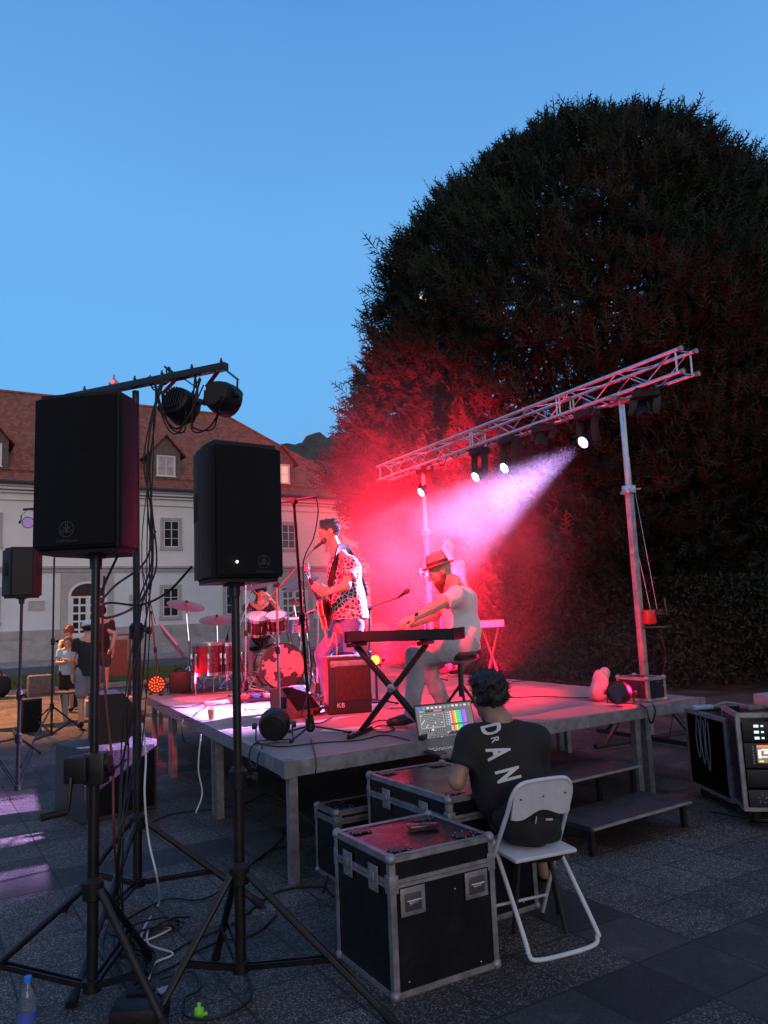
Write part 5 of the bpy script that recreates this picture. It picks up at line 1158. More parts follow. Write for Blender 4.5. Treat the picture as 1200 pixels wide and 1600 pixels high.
for i, (lab, x, y, yt, bx_, byy) in enumerate([('straight red lit microphone stand just right of the near loudspeaker pole', 384, 1084, 905, 402, 930), ('second red lit microphone stand beside the floor toms', 373, 1078, 925, 356, 990), ('short microphone stand reaching over the snare drum from the right', 497, 1090, 950, 470, 962)]):
    b_ = on(x, y); T_ = atD(x, yt, b_.y); mic_stand(lab, b_, 0, (T_, atD(bx_, byy, b_.y+.25)), top=T_, m_=mat('stand_chrome', (.5, .5, .52), .25, 1.0), mic_d=(-.2, .6, -.5), legang=.8*i)
# guitar amplifier
def amp():
    A, B = on(513, 1118), on(578, 1122); A = on(514, 1117); u = Vector((.97, .25, 0)).normalized(); w_ = .40; h = .50; nn = Vector((-u.y, u.x, 0)); c = A+u*w_/2+nn*.13
    th = thing('guitar_amplifier', 'dark guitar amplifier with a ribbed red-lit grille and a small KB mark', 'amplifier', c, math.atan2(u.y, u.x))
    MB().box((0, 0, h/2), (w_, .26, h), None, .012).build('cabinet', mat('amp_vinyl', (.012, .009, .010), .5, noise=.3, scale=80, bump=.4), th, world=False)
    def grl(N, L, b):
        tcn = N.new('ShaderNodeTexCoord'); mp = N.new('ShaderNodeMapping'); mp.inputs['Scale'].default_value = (1, 1, .10); L.new(tcn.outputs['Object'], mp.inputs[0]); f = noise_n(N, L, 130, 3, .6, mp.outputs[0]); L.new(mix_n(N, L, step_n(N, L, f, .4, .62), (.02, .012, .012), (.05, .025, .022)), b.inputs['Base Color'])
    MB().box((.02, -.133, .27), (w_*.80, .012, h*.62), None, .003).build('grille', ramp_mat('amp_grille_cloth', grl, .7), th, world=False)
    m = MB(); m.box((-.06, -.02, h+.006), (w_*.70, .20, .014), None, .004); m.box((w_*.0, -.134, h-.06), (w_*.88, .010, .06), None, .002); m.build('control_panel', alu_dull, th, world=False)
    vs, fs = text_verts('KB', .06); m = MB(); m._add([(-.09+x, -.1415, .075+y) for x, y, z in vs], fs); m.build('maker_mark', mat('silver_mark', (.6, .55, .55), .35, .3), th, world=False, smooth=False)
    m = MB(); m.tube([(-.08, 0, h), (-.06, 0, h+.03), (.06, 0, h+.03), (.08, 0, h)], .010, 8, smooth=True); m.build('handle', rubber, th, world=False)
amp()
# wedge monitor, pedals and clutter
wc = on(462, 1118); th = thing('floor_monitor', 'wedge floor monitor glowing red on the stage, left of the tall black microphone stand', 'monitor speaker', wc, R(-125))
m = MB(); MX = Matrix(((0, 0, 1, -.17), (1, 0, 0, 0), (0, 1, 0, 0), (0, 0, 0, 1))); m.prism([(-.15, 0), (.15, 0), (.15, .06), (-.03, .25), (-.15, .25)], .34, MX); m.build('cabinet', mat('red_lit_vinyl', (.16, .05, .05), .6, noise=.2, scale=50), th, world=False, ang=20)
m = MB(); m._add([(-.15, .153, .064), (.15, .153, .064), (.15, -.027, .253), (-.15, -.027, .253)], [(0, 1, 2, 3)]); m.build('grille', black_grille, th, world=False)
m = MB(); m.box((0, 0, .13), (.346, .10, .10), None, .004); m.build('handle', rubber, th, world=False)
pedc = [(.5, .05, .04), (.05, .12, .5), (.45, .45, .48), (.05, .35, .12), (.5, .42, .05), (.4, .4, .42), (.30, .05, .35), (.1, .1, .11)]
k = 0
pb_ = on(415, 1093); th0 = thing('pedalboard', 'flat pedalboard on the stage crowded with small coloured effect pedals', 'pedalboard', pb_, R(20)); MB().box((0, 0, .015), (.62, .34, .03), None, .006).build('board', black_metal, th0, world=False)
names = ['red', 'blue', 'silver', 'green', 'yellow', 'pale grey', 'purple', 'black']
for j in range(2):
    for i in range(5):
        lx, ly = -.25+.125*i, -.08+.16*j; p = root_mat(th0) @ Vector((lx, ly, .031)); kx = (i+5*j) % 8
        t = thing('effect_pedal', f"{names[kx]} effect pedal in the {'front' if j == 0 else 'back'} row of the pedalboard, {['leftmost', 'second from left', 'middle', 'second from right', 'rightmost'][i]}", 'effect pedal', p, R(20+random.uniform(-5, 5)), 'effect pedals')
        MB().box((0, 0, .022), (.07, .115, .044), None, .006).build('housing', mat('pedal_'+names[kx].replace(' ', '_'), pedc[kx], .4), t, world=False)
        m = MB(); m.lathe([(.009, 0), (.009, .012), (.006, .016), (0, .016)], (0, -.035, .044), n=10); m.build('foot_switch', chrome, t, world=False); m = MB(); [m.lathe([(.009, 0), (.007, .014), (0, .014)], (x, .035, .044), n=10) for x in (-.018, .018)]; m.build('knob', rubber, t, world=False)
for lab, xy, col, sz, rz_ in (('long white power strip lying on the stage left of the pedals', (338, 1101), (.5, .5, .52), (.26, .05, .04), 30), ('pale folder of set lists lying on the stage floor below the pedals', (408, 1106), (.45, .5, .55), (.30, .20, .006), 15), ('white sheet of paper under the keyboard stand', (558, 1139), (.62, .62, .66), (.34, .22, .002), 22), ('second white sheet of paper overlapping the stand leg', (525, 1141), (.6, .6, .63), (.22, .16, .0035), -18), ('small white box between the drum and the bottle', (393, 1068), (.6, .5, .55), (.12, .10, .10), 20)):
    p = on(*xy); o = MB().box((0, 0, sz[2]/2), sz, None, min(sz)*.25 if min(sz) > .01 else 0).build('paper_sheet' if sz[2] < .005 else ('folder' if sz[2] < .01 else ('power_strip' if sz[0] > .2 else 'box')), mat('item_'+str(xy[0]), col, .6, noise=.1), smooth=sz[2] > .01); o.location = p; o.rotation_euler = (0, 0, R(rz_)); tag(o, lab, {'paper_sheet': 'paper', 'folder': 'folder', 'power_strip': 'power strip', 'box': 'box'}[o.name.split('.')[0]])
bp_ = on(404, 1078); th = thing('water_bottle', 'small clear water bottle standing by the bass drum', 'bottle', bp_)
m = MB(); m.lathe([(.0, 0), (.030, .003), (.031, .06), (.029, .09), (.031, .13), (.022, .17), (.012, .19), (.012, .205)], bp_, n=16); m.build('bottle_body', bottle_mat('pink_pet', (1, .85, .92)), th); m = MB(); m.lathe([(.014, .20), (.014, .22), (0, .221)], bp_, n=12); m.build('cap', white_paint, th)
cp_ = on(331, 1124); th = thing('beer_cup', 'clear plastic cup of amber beer standing on the left edge of the stage', 'cup', cp_)
m = MB(); m.lathe([(.028, .002), (.040, .115), (.0385, .115), (.027, .004)], cp_, n=24); m.build('cup', mat('cup_plastic', (.9, .6, .5), .2, alpha=.22), th); m = MB(); m.lathe([(0, .004), (.0265, .004), (.035, .09), (0, .09)], cp_, n=24); m.build('beer', mat('amber_beer', (.9, .28, .03), .4, emit=(1, .2, .02), es=0.0), th)
for i, (lab, pts) in enumerate([
    ('black cable crossing the stage floor in the middle of the left edge', [(246, 1103), (290, 1106), (330, 1096), (372, 1086), (420, 1080), (470, 1080)]),
    ('black cable winding from the cup along the stage edge', [(280, 1120), (300, 1122), (318, 1108), (350, 1100), (372, 1102), (396, 1095)]),
    ('black cable trailing from the floor par light along the stage front', [(400, 1162), (440, 1168), (500, 1162), (560, 1158), (600, 1150), (640, 1158)]),
    ('black cable looping round the foot of the keyboard stand', [(560, 1150), (590, 1128), (640, 1130), (655, 1110), (610, 1108)]),
    ('coil of black cable on the stage under the keyboard', [(600+16*math.cos(a*.7), 1140+5*math.sin(a*.7)) for a in range(26)]),
    ('black cable running from the amplifier to the wedge monitor', [(520, 1122), (500, 1132), (480, 1128), (470, 1112), (455, 1104)]),
    ('black cable snaking between the pedals and the singer', [(440, 1090), (470, 1098), (490, 1085), (505, 1094), (512, 1110)]),
    ('long black cable lying across the empty right half of the stage', [(790, 1092), (850, 1090), (900, 1092), (940, 1090)]),
    ('black cable lying along the back of the stage right of the laptop user', [(800, 1066), (850, 1063), (900, 1068), (950, 1070)])]):
    cable(lab, [on(x, y, .006+.004*(i % 2)) for x, y in pts], .005)
hang_bundle('tangle of cables on the stage floor left of the guitar amplifier', [on(480, 1100, .03), on(500, 1108, .03), on(495, 1118, .03), on(505, 1098, .05), on(488, 1092, .02)], 7, .05, .006)
cable('black cable draping over the left edge of the stage', [on(300, 1128, .006), on(286, 1126, .004), atD(284, 1140, 6.6), atD(288, 1160, 6.6)], .005)
cable('black cable hanging over the stage front below the floor par light', [on(404, 1160, .006), on(392, 1170, .006), atD(390, 1190, 5.3), atD(400, 1200, 5.2), atD(404, 1180, 5.3), on(410, 1168, .008)], .006)
cable('thin cable hanging over the front edge of the stage near its corner', [on(486, 1155, .004), on(492, 1180, .006), atD(494, 1195, 4.9), atD(492, 1215, 4.92)], .004)
cable('pale cable hanging down under the stage edge from the second deck', [atD(314, 1148, 6.3), atD(310, 1200, 6.3), atD(316, 1240, 6.3), atD(306, 1270, 6.2)], .006, cable_w)

# keyboard on X stand
key_w = mat('piano_white', (.75, .74, .72), .35); key_b = mat('piano_black', (.012, .012, .013), .3)
def keyboard(label, A, B, dep, z, nwhite, shell, h=.10):
    """A,B: ends of the back edge (toward us) left to right"""
    u = (B-A); u.z = 0; L_ = u.length; u.normalize(); nn = Vector((-u.y, u.x, 0)); c = (A+B)/2+nn*dep/2; c.z = z
    th = thing('keyboard', label, 'keyboard instrument', c, math.atan2(u.y, u.x), 'stage keyboards')
    m = MB(); M = Matrix(((0, 0, 1, -L_/2), (1, 0, 0, 0), (0, 1, 0, 0), (0, 0, 0, 1))); m.prism([(-dep/2, .0+.012), (-dep/2, h), (-dep*.05, h-.004), (0, h-.03), (dep/2, h-.035), (dep/2, 0), (-dep*.4, 0)], L_, M); m.build('case', shell, th, world=False, ang=20)
    for sx in (-1, 1): MB().box((sx*(L_/2+.008), 0, h/2), (.016, dep+.01, h+.004), None, .006).build('end_cheek', black_plastic, th, world=False)
    m = MB(); kw = (L_-.14)/nwhite
    for i in range(nwhite): m.box((-L_/2+.07+kw*(i+.5), dep*.24, h-.024), (kw-.0015, dep*.5, .018))
    m.build('white_keys', key_w, th, world=False, smooth=False); m = MB()
    for i in range(nwhite-1):
        if i % 7 not in (2, 6): m.box((-L_/2+.07+kw*(i+1), dep*.14, h-.010), (kw*.5, dep*.3, .012))
    m.build('black_keys', key_b, th, world=False, smooth=False); return th, u, nn
KZ = .86+.74-.74
kl, kr = atD(541, 993, 5.75), atD(706, 990, 5.47); kz = kl.z-.055
kbt, ku, kn = keyboard('long dark keyboard on an X stand, played by the man in the hat', kl, kr, .30, kz, 36, mat('keyboard_shell', (.014, .009, .011), .4, noise=.2, scale=8), .082)
m = MB(); sx0 = kl+ku*.30; th = thing('keyboard_stand', 'black X shaped stand under the long dark keyboard', 'keyboard stand', Vector((sx0.x+.1, sx0.y, HS)))
kc = (kl+kr)/2; c0_ = Vector((kc.x-.10, kc.y, 0))+kn*.14
for s in (-1, 1):
    for e in (-.0, ):
        for off in (-.02, .02) if True else (0,):
            a = c0_+ku*(-.27*s)+kn*(off+s*.012); b = c0_+ku*(.27*s)+kn*(off+s*.012); a.z = HS+.02; b.z = kz-.03
            MB().bar(a, b, .022, .032, .003).build('cross_bar', stand_m, th)
    f = c0_+ku*(-.27*s); f.z = HS+.016; MB().bar(f-kn*.22, f+kn*.22, .032, .032, .004).build('foot_bar', stand_m, th); g2 = c0_+ku*(.27*s); g2.z = kz-.016; MB().bar(g2-kn*.17, g2+kn*.17, .03, .03, .004).build('rest_bar', stand_m, th)
q = c0_.copy(); q.z = (HS+kz)/2; m = MB(); m.lathe([(0, -.05), (.03, -.045), (.03, .045), (0, .05)], q, kn, 14); m.build('pivot_bolt', steel, th)
keyboard('distant keyboard glowing pink in the smoke right of the man in the hat', atD(728, 985, 8.9), atD(788, 985, 9.1), .28, 1.42, 30, mat('pale_shell', (.4, .35, .36), .5), .08)
th = thing('keyboard_stand', 'thin stand under the distant keyboard in the smoke', 'keyboard stand', (1.2, 8.9, HS))
for s in (-1, 1): MB().bar((1.19-.10*s, 9.1+.03*s, HS), (1.19+.10*s, 9.14+.03*s, 1.41), .02, .02).build('cross_bar', stand_m, th)
# stool of the keyboard player
sx_, sy_, szt = atD(718, 1022, 6.25).x, 6.25, atD(718, 1022, 6.25).z
th = thing('stool', 'round black padded stool under the keyboard player', 'stool', (sx_, sy_, HS))
MB().lathe([(0, -.045), (.14, -.045), (.165, -.03), (.17, 0), (.155, .022), (0, .03)], (sx_, sy_, szt), n=28).build('cushion', mat('black_vinyl', (.02, .018, .02), .3), th)
m = MB(); m.cyl((sx_, sy_, HS+.2), (sx_, sy_, szt-.04), .022); m.build('post', black_metal, th)
for k in range(3):
    a = k*2.094+.6; m = MB(); m.tube([(sx_, sy_, HS+.30), (sx_+.24*math.cos(a), sy_+.24*math.sin(a), HS+.012)], .012, 8); m.bar((sx_+.12*math.cos(a), sy_+.12*math.sin(a), HS+.155), (sx_, sy_, HS+.12), .01, .02); m.build('leg', black_metal, th)

# ================================================================== DRUM KIT
red_shell = mat('drum_lacquer', (.05, .005, .009), .2, coat=.6, noise=.3, scale=12); head_w = mat('drum_head', (.62, .60, .60), .5); cym = mat('cymbal_bronze', (.36, .09, .06), .36, .7, noise=.15, scale=40)
DZ = HS+.012
def drum(name, label, c, r, d, axis, shell=red_shell, front=head_w, lugs=8, group=None, cat='drum'):
    c = Vector(c); ax = Vector(axis).normalized(); fr = frame_from(ax); th = thing(name, label, cat, c-Vector((0, 0, d/2 if abs(ax.z) > .7 else r)), group=group)
    MB().lathe([(r, -d/2), (r, d/2)], c, ax, 36).build('shell', shell, th)
    m = MB(); m.lathe([(r*.97, d/2+.004), (0, d/2+.005)], c, ax, 36); hd = m.build('batter_head', front, th, smooth=False)
    m = MB(); m.lathe([(r*.97, -d/2-.004), (0, -d/2-.005)], c, ax, 36); m.build('resonant_head', head_w, th, smooth=False)
    for e in (-1, 1): MB().lathe([(r*1.015, e*(d/2-.028)), (r*1.03, e*(d/2-.026)), (r*1.03, e*(d/2+.008)), (r*.965, e*(d/2+.010))], c, ax, 36, cap=False).build('hoop', chrome if r < .25 else mat('black_hoop', (.012, .01, .012), .3), th)
    m = MB()
    for k in range(lugs):
        a = 2*math.pi*k/lugs+.2; p = fr @ Vector((math.cos(a), math.sin(a), 0)); m.bar(c+p*(r+.010)-ax*d*.18, c+p*(r+.010)+ax*d*.18, .018, .022, .004); m.tube([c+p*(r+.018)-ax*(d/2), c+p*(r+.018)+ax*(d/2)], .0035, 6)
    m.build('lugs', chrome, th); return th, c, fr, ax, hd
kc_ = atD(436, 1034, 9.75); kc_.z = DZ+.285; kax = Vector((.36, -.93, .03)).normalized()
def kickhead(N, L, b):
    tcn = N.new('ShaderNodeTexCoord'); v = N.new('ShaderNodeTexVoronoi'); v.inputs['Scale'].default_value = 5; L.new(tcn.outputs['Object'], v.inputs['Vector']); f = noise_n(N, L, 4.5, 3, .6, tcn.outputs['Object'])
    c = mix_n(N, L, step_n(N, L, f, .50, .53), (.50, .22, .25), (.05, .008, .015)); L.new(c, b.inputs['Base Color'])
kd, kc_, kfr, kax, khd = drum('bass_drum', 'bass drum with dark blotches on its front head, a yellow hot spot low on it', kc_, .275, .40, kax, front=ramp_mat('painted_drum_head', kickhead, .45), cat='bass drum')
m = MB()
for s in (-1, 1): m.tube([kc_+kfr @ Vector((s*.26*kfr.col[0].x/abs(kfr.col[0].x), 0, .1)), Vector((kc_.x+s*.36, kc_.y-.22, DZ+.01))], .009, 6)
m.build('spur', chrome, kd)
for i, (x, y, D, r, d, lab) in enumerate([(326, 1018, 9.7, .20, .38, 'left of the two floor toms beside the bass drum'), (352, 1018, 9.9, .19, .36, 'right of the two floor toms beside the bass drum')]):
    c = atD(x, y, D); c.z = DZ+.22+d/2; t, *_ = drum('floor_tom', lab, c, r, d, (0, 0, 1), group='toms')
    for k in range(3): a = k*2.09; m = MB(); m.tube([c+Vector((math.cos(a)*(r+.02), math.sin(a)*(r+.02), .05)), Vector((c.x+math.cos(a)*(r+.03), c.y+math.sin(a)*(r+.03), DZ))], .008, 6); m.build('leg', chrome, t)
for x, y, D, r, d, ax, lab in [(404, 975, 9.95, .155, .22, (.1, -.5, 1), 'dark rack tom mounted left above the bass drum'), (433, 972, 9.9, .14, .20, (-.05, -.5, 1), 'rack tom mounted in the middle above the bass drum')]:
    c = atD(x, y, D); t, *_ = drum('rack_tom', lab, c, r, d, ax, group='toms'); m = MB(); m.tube([c, Vector((kc_.x, kc_.y+.05, kc_.z+.28))], .012, 8); m.build('mount_arm', chrome, t)
steel_shell = mat('steel_shell', (.6, .6, .65), .18, 1.0)
c = atD(460, 976, 10.0); t, *_ = drum('snare_drum', 'shiny metal snare drum at the right of the kit', c, .175, .15, (0, -.12, 1), steel_shell, cat='snare drum')
for k in range(3): a = k*2.09+.3; m = MB(); m.tube([Vector((c.x, c.y, DZ+.35)), Vector((c.x+math.cos(a)*.25, c.y+math.sin(a)*.25, DZ+.01))], .009, 6); m.tube([Vector((c.x, c.y, DZ+.35)), c+Vector((math.cos(a)*.17, math.sin(a)*.17, -.08))], .008, 6); m.build('snare_stand_leg', chrome, t)
def cymbal(label, c, r, nrm, base=None, group='cymbals', hihat=False):
    c = Vector(c); nrm = Vector(nrm).normalized(); base = Vector(base) if base is not None else Vector((c.x, c.y, HS)); th = thing('cymbal', label, 'cymbal', Vector((base.x, base.y, base.z)), group=group)
    def disc(cc, n_): MB().lathe([(.006, .026), (.028, .020), (.042, .006), (r*.5, -.002), (r, -.022), (r, -.0235), (r*.5, -.004), (.04, .004)], cc, n_, 40).build('disc', cym, th)
    disc(c, nrm)
    if hihat: disc(c-nrm*.02, -nrm)
    MB().lathe([(.0, .0), (.018, .002), (.018, .014), (.008, .03), (0, .034)], c+nrm*.022, nrm, 10).build('wing_nut', rubber, th)
    md = Vector((base.x, base.y, base.z+(c.z-base.z)*.55)); m = MB(); m.tube([base+Vector((0, 0, .12)), md], .0125, 10); m.build('lower_tube', chrome, th); m = MB(); m.tube([md, c-nrm*.03], .009, 10); m.lathe([(.015, -.03), (.02, -.02), (.02, .02), (.012, .03)], md, n=10); m.build('upper_tube', chrome, th)
    for k in range(3): a = k*2.094+.9; m = MB(); m.tube([base+Vector((0, 0, .32)), base+Vector((math.cos(a)*.25, math.sin(a)*.25, .012))], .008, 6); m.bar(base+Vector((0, 0, .14)), base+Vector((math.cos(a)*.13, math.sin(a)*.13, .16)), .004, .018); m.build('leg', chrome, th)
def cb(x, y): p = atz(x, y, DZ); return p
q = cb(296, 1080); cymbal('big tilted cymbal farthest left of the kit, dark red', atD(291, 944, q.y), .245, (.28, -.25, 1), q)
q = cb(341, 1076); cymbal('cymbal right of the tilted one, lower and nearly level', atD(339, 966, q.y), .235, (.05, -.28, 1), q)
q = cb(375, 1072); cymbal('large cymbal glowing pink just under the right-hand near loudspeaker', atD(396, 912, q.y+.2), .27, (-.1, -.3, 1), q)
q = cb(476, 1068); cymbal('ride cymbal on a bright stand right of the drummer, tilted', atD(470, 911, q.y-.1), .25, (-.34, -.30, 1), q)
q = Vector((kc_.x+.22, 10.2, DZ)); cymbal('small splash cymbal above the snare drum', atD(459, 941, 10.2), .10, (0, -.1, 1), q)
q = cb(484, 1066); cymbal('pair of hi-hat cymbals right of the snare drum', atD(474, 956, q.y), .17, (0, -.08, 1), q, hihat=True)
dt = atD(408, 1010, 10.9); th = thing('drum_throne', 'round black stool under the drummer', 'stool', (dt.x, dt.y, HS)); MB().lathe([(0, -.04), (.16, -.04), (.17, 0), (0, .03)], (dt.x, dt.y, HS+.50), n=20).build('cushion', rubber, th); m = MB(); m.cyl((dt.x, dt.y, HS), (dt.x, dt.y, HS+.47), .02); m.build('post', chrome, th)
pc = atz(281, 1063, HS); th = thing('small_speaker_box', 'small dark box with a handle standing behind the cymbal stands at the left', 'box', (pc.x, 9.9, DZ)); MB().box((atD(281, 1060, 9.9).x, 9.9, DZ+.13), (.26, .2, .26), rotz(.3), .02).build('cabinet', black_plastic, th)
m = MB(); m.tube([(atD(281, 1060, 9.9).x-.08, 9.9, DZ+.26), (atD(281, 1060, 9.9).x, 9.9, DZ+.30), (atD(281, 1060, 9.9).x+.08, 9.9, DZ+.26)], .01, 6, smooth=True); m.build('handle', rubber, th)
# ================================================================== PEOPLE
skin = mat('skin', (.52, .30, .22), .5, noise=.08, scale=25); skin2 = mat('skin_tanned', (.30, .17, .12), .5, noise=.08, scale=25)
hair_d = mat('hair_dark', (.012, .010, .010), .45, noise=.5, scale=120, bump=.8); hair_g = mat('hair_greying', (.075, .07, .075), .5, noise=.7, scale=90, bump=.8); hair_r = mat('hair_auburn', (.26, .09, .035), .5, noise=.5, scale=60, bump=.6)
eye_m = mat('eye', (.03, .02, .02), .2)
V3 = lambda *a: np.array(a, float)
def A_(p): return np.array(p, float)
def head_prims(c, f, up=(0, 0, 1), k=1.0):
    c = A_(c); f = A_(f); f = f/np.linalg.norm(f); up = A_(up); u = up-f*(up @ f); u /= np.linalg.norm(u); s = np.cross(f, u); Rm = np.stack([s, f, u], 1)
    P = [('e', c+k*(u*.028-f*.012), k*V3(.075, .096, .088), Rm), ('e', c+k*(-u*.035+f*.026), k*V3(.058, .064, .076), Rm), (c+k*(f*.070-u*.092), c+k*(f*.066-u*.092), .020*k, .020*k),
         (c+k*(f*.092+u*.012), c+k*(f*.116-u*.026), .0085*k, .0125*k), (c+k*(f*.086+u*.026+s*.03), c+k*(f*.086+u*.026-s*.03), .011*k, .011*k),
         (c+k*(f*.090-u*.056+s*.018), c+k*(f*.090-u*.056-s*.018), .0075*k, .0075*k), (c+k*(f*.088-u*.070+s*.014), c+k*(f*.088-u*.070-s*.014), .0085*k, .0085*k)]
    for e in (-1, 1): P += [('e', c+k*(e*s*.077-u*.002-f*.004), k*V3(.010, .021, .033), Rm), ('e', c+k*(e*s*.036+f*.066-u*.016), k*V3(.024, .026, .022), Rm)]
    return P, (c, f, u, s, Rm)
def face_bits(th, fr, k=1.0, m_=None):
    c, f, u, s, Rm = fr; m = MB()
    for e in (-1, 1): m.sph(Vector(c+k*(e*s*.030+f*.0835+u*.004)), .0105*k, (1, 1, .7), 8)
    m.build('eyes', m_ or eye_m, th)
def hair_blob(th, fr, m_, k=1.0, low=-.03, front=.045, thick=.012, noise=(.0035, 55), extra=(), res=.008):
    c, f, u, s, Rm = fr
    P = [('e', c+k*(u*.032-f*.018), k*(V3(.075, .094, .088)+thick), Rm)]+list(extra)
    cuts = [(c+k*(f*front-u*.0), f*1.0-u*.45), (c+k*(u*low-f*.05), -u*1.0+f*.55)]
    o = blob('hair', P, res, m_, th, .02, noise, cuts)
    me = o.data; nv = len(me.vertices); co = np.empty(nv*3); me.vertices.foreach_get('co', co); co = co.reshape(-1, 3); no = np.empty(nv*3); me.vertices.foreach_get('normal', no); no = no.reshape(-1, 3)
    ix = rng.integers(0, nv, 900); p = co[ix]-no[ix]*.003; d = no[ix]*.55+rng.normal(size=(900, 3))*.5; d /= np.linalg.norm(d, axis=1)[:, None]; sd = np.cross(d, rng.normal(size=(900, 3))); sd /= np.linalg.norm(sd, axis=1)[:, None]; ln_ = rng.uniform(.010, .026, 900)[:, None]*k*(1.5 if thick > .012 else 1.0)
    V = np.stack([p-sd*.0028, p+sd*.0028, p+d*ln_], 1).reshape(-1, 3); t = np_mesh('hair_tufts', V, np.arange(2700).reshape(-1, 3), m_, None, smooth=False); t.parent = o; return o
def hand_prims(w_, tip, palm_n, k=1.0, curl=.5, side=1):
    """wrist, direction the fingers point, palm normal; fingers of different length, thumb from the side"""
    w_ = A_(w_); d = A_(tip)-w_; d /= np.linalg.norm(d); n = A_(palm_n); n = n-d*(n @ d); n /= np.linalg.norm(n); s = np.cross(d, n)*side
    P = [(w_, w_+d*.05*k, .024*k, .028*k), ('e', w_+d*.055*k, k*V3(.040, .048, .019), np.stack([s, d, n], 1))]
    for i, (o, L_) in enumerate([(-.030, .062), (-.010, .074), (.011, .078), (.031, .070)]):
        b = w_+d*.088*k+s*o*k; c_ = curl*(1+.12*i); m1 = b+(d*math.cos(c_*.6)+n*math.sin(c_*.6))*L_*.5*k; m2 = m1+(d*math.cos(c_*1.5)+n*math.sin(c_*1.5))*L_*.45*k
        P += [(b, m1, .0100*k, .0092*k), (m1, m2, .0092*k, .0078*k)]
    t0 = w_+d*.030*k+s*.030*k; t1 = t0+(d*.6+s*.75+n*.25)*.042*k; t2 = t1+(d*.85+s*.15+n*.4)*.036*k; P += [(t0, t1, .013*k, .011*k), (t1, t2, .0108*k, .009*k)]
    return P
def shoe(th, ankle, d, m_, res=.01, k=1.0):
    a = A_(ankle); d = A_(d); d[2] = 0; d /= np.linalg.norm(d)
    return blob('shoe', [(a-d*.03+V3(0, 0, .02)*k, a+d*.10*k+V3(0, 0, -.01), .045*k, .04*k), (a+d*.08*k+V3(0, 0, -.01), a+d*.17*k+V3(0, 0, -.018), .042*k, .034*k)], res, m_, th, .02, None, [(a+V3(0, 0, -.045*k-.0), (0, 0, -1))])

# ---- the lighting operator at the laptop
th = thing('person', 'person with short dark curly hair in a black t-shirt, seen from behind at the laptop', 'person', (.62, 4.30, 0))
hc0 = A_(atD(764, 1090, 4.22)); fdir = V3(-.38, .88, -.28)
HP, fr = head_prims(hc0, fdir, (.03, .12, 1), 1.03)
nk = A_(atD(780, 1128, 4.17)); sL = A_(atD(735, 1156, 4.16)); sR = A_(atD(836, 1158, 4.22)); ch_ = A_(atD(786, 1182, 4.22)); bl = A_(atD(793, 1235, 4.18)); hp = V3(.70, 4.20, .52)
eL = A_(atD(714, 1222, 4.10)); wL = A_(atD(714, 1186, 4.36)); eR = sR+V3(.02, .10, -.27); wR = A_(atD(752, 1196, 4.42)); kL = A_(atD(722, 1268, 4.62)); kR = V3(.82, 4.66, .50)
hL = hand_prims(wL, A_(atD(704, 1168, 4.50)), (0, 0, -1), 1.0, .45, 1); hR = hand_prims(wR, A_(atD(742, 1186, 4.56)), (0, 0, -1), 1.0, .45, -1)
P = HP+[(hc0-V3(0, 0, .06)-fdir*.03, nk, .055, .060), (nk, ch_, .07, .11), (ch_, bl, .13, .13), (bl, hp, .13, .14), (sL, eL, .046, .040), (eL, wL, .040, .026), (sR, eR, .046, .040), (eR, wR, .040, .026),
    (hp+V3(-.09, 0, 0), kL, .09, .06), (hp+V3(.09, 0, 0), kR, .09, .06), (kL, V3(kL[0]-.02, kL[1]+.02, .10), .055, .038), (kR, V3(kR[0]+.02, kR[1]+.02, .10), .055, .038), (V3(kL[0]-.02, kL[1]+.02, .09), V3(kL[0]-.04, kL[1]+.14, .05), .035, .03), (V3(kR[0]+.02, kR[1]+.02, .09), V3(kR[0]+.02, kR[1]+.14, .05), .035, .03)]+hL+hR
blob('body', P, .0078, skin2, th, .018)
face_bits(th, fr)
hx = [('e', hc0+V3(-.03, .0, .085), V3(.07, .08, .05), None), ('e', hc0+V3(.02, -.05, .07), V3(.06, .06, .055), None)]
hair_blob(th, fr, hair_d, 1.04, -.062, .055, .017, (.0055, 75), hx, .007)
tee = mat('black_tshirt', (.008, .0075, .009), .85, noise=.3, scale=12, bump=.25)
mL = sL*.38+eL*.62; mR = sR*.38+eR*.62
shirt = blob('t_shirt', [(nk-V3(0, 0, .035), ch_, .07, .15), (nk-V3(0, 0, .03), sL, .055, .068), (nk-V3(0, 0, .03), sR, .055, .068), (sL+V3(.03, 0, -.02), ch_+V3(-.03, 0, -.03), .075, .14), (sR+V3(-.03, 0, -.02), ch_+V3(.03, 0, -.03), .075, .14), (ch_, bl, .165, .16), (ch_+V3(-.05, 0, 0), bl+V3(-.04, 0, 0), .14, .14), (ch_+V3(.05, 0, 0), bl+V3(.04, 0, 0), .14, .14), (bl, hp, .165, .18), (sL, mL, .070, .068, 1), (sR, mR, .070, .068, 1)], .010, tee, th, .05, (.0042, 17), [(nk-V3(0, 0, -.005), (0, 0, 1))])
blob('shorts', [(hp, kL*.72+hp*.28+V3(-.02, 0, 0), .14, .085), (hp, kR*.72+hp*.28, .14, .085)], .014, mat('dark_shorts', (.05, .045, .055), .9, noise=.3, scale=14), th, .04, (.003, 20))
for a, b in ((kL, -.04), (kR, .02)): shoe(th, V3(a[0]+b, a[1]+.06, .065), (0, 1, 0), rubber)
m = MB(); m.tube([Vector(wL+(eL-wL)*.06+V3(math.cos(a)*.031, 0, math.sin(a)*.031)) for a in np.linspace(0, 6.283, 14)], .006, 6); m.build('wristband', black_metal, th)
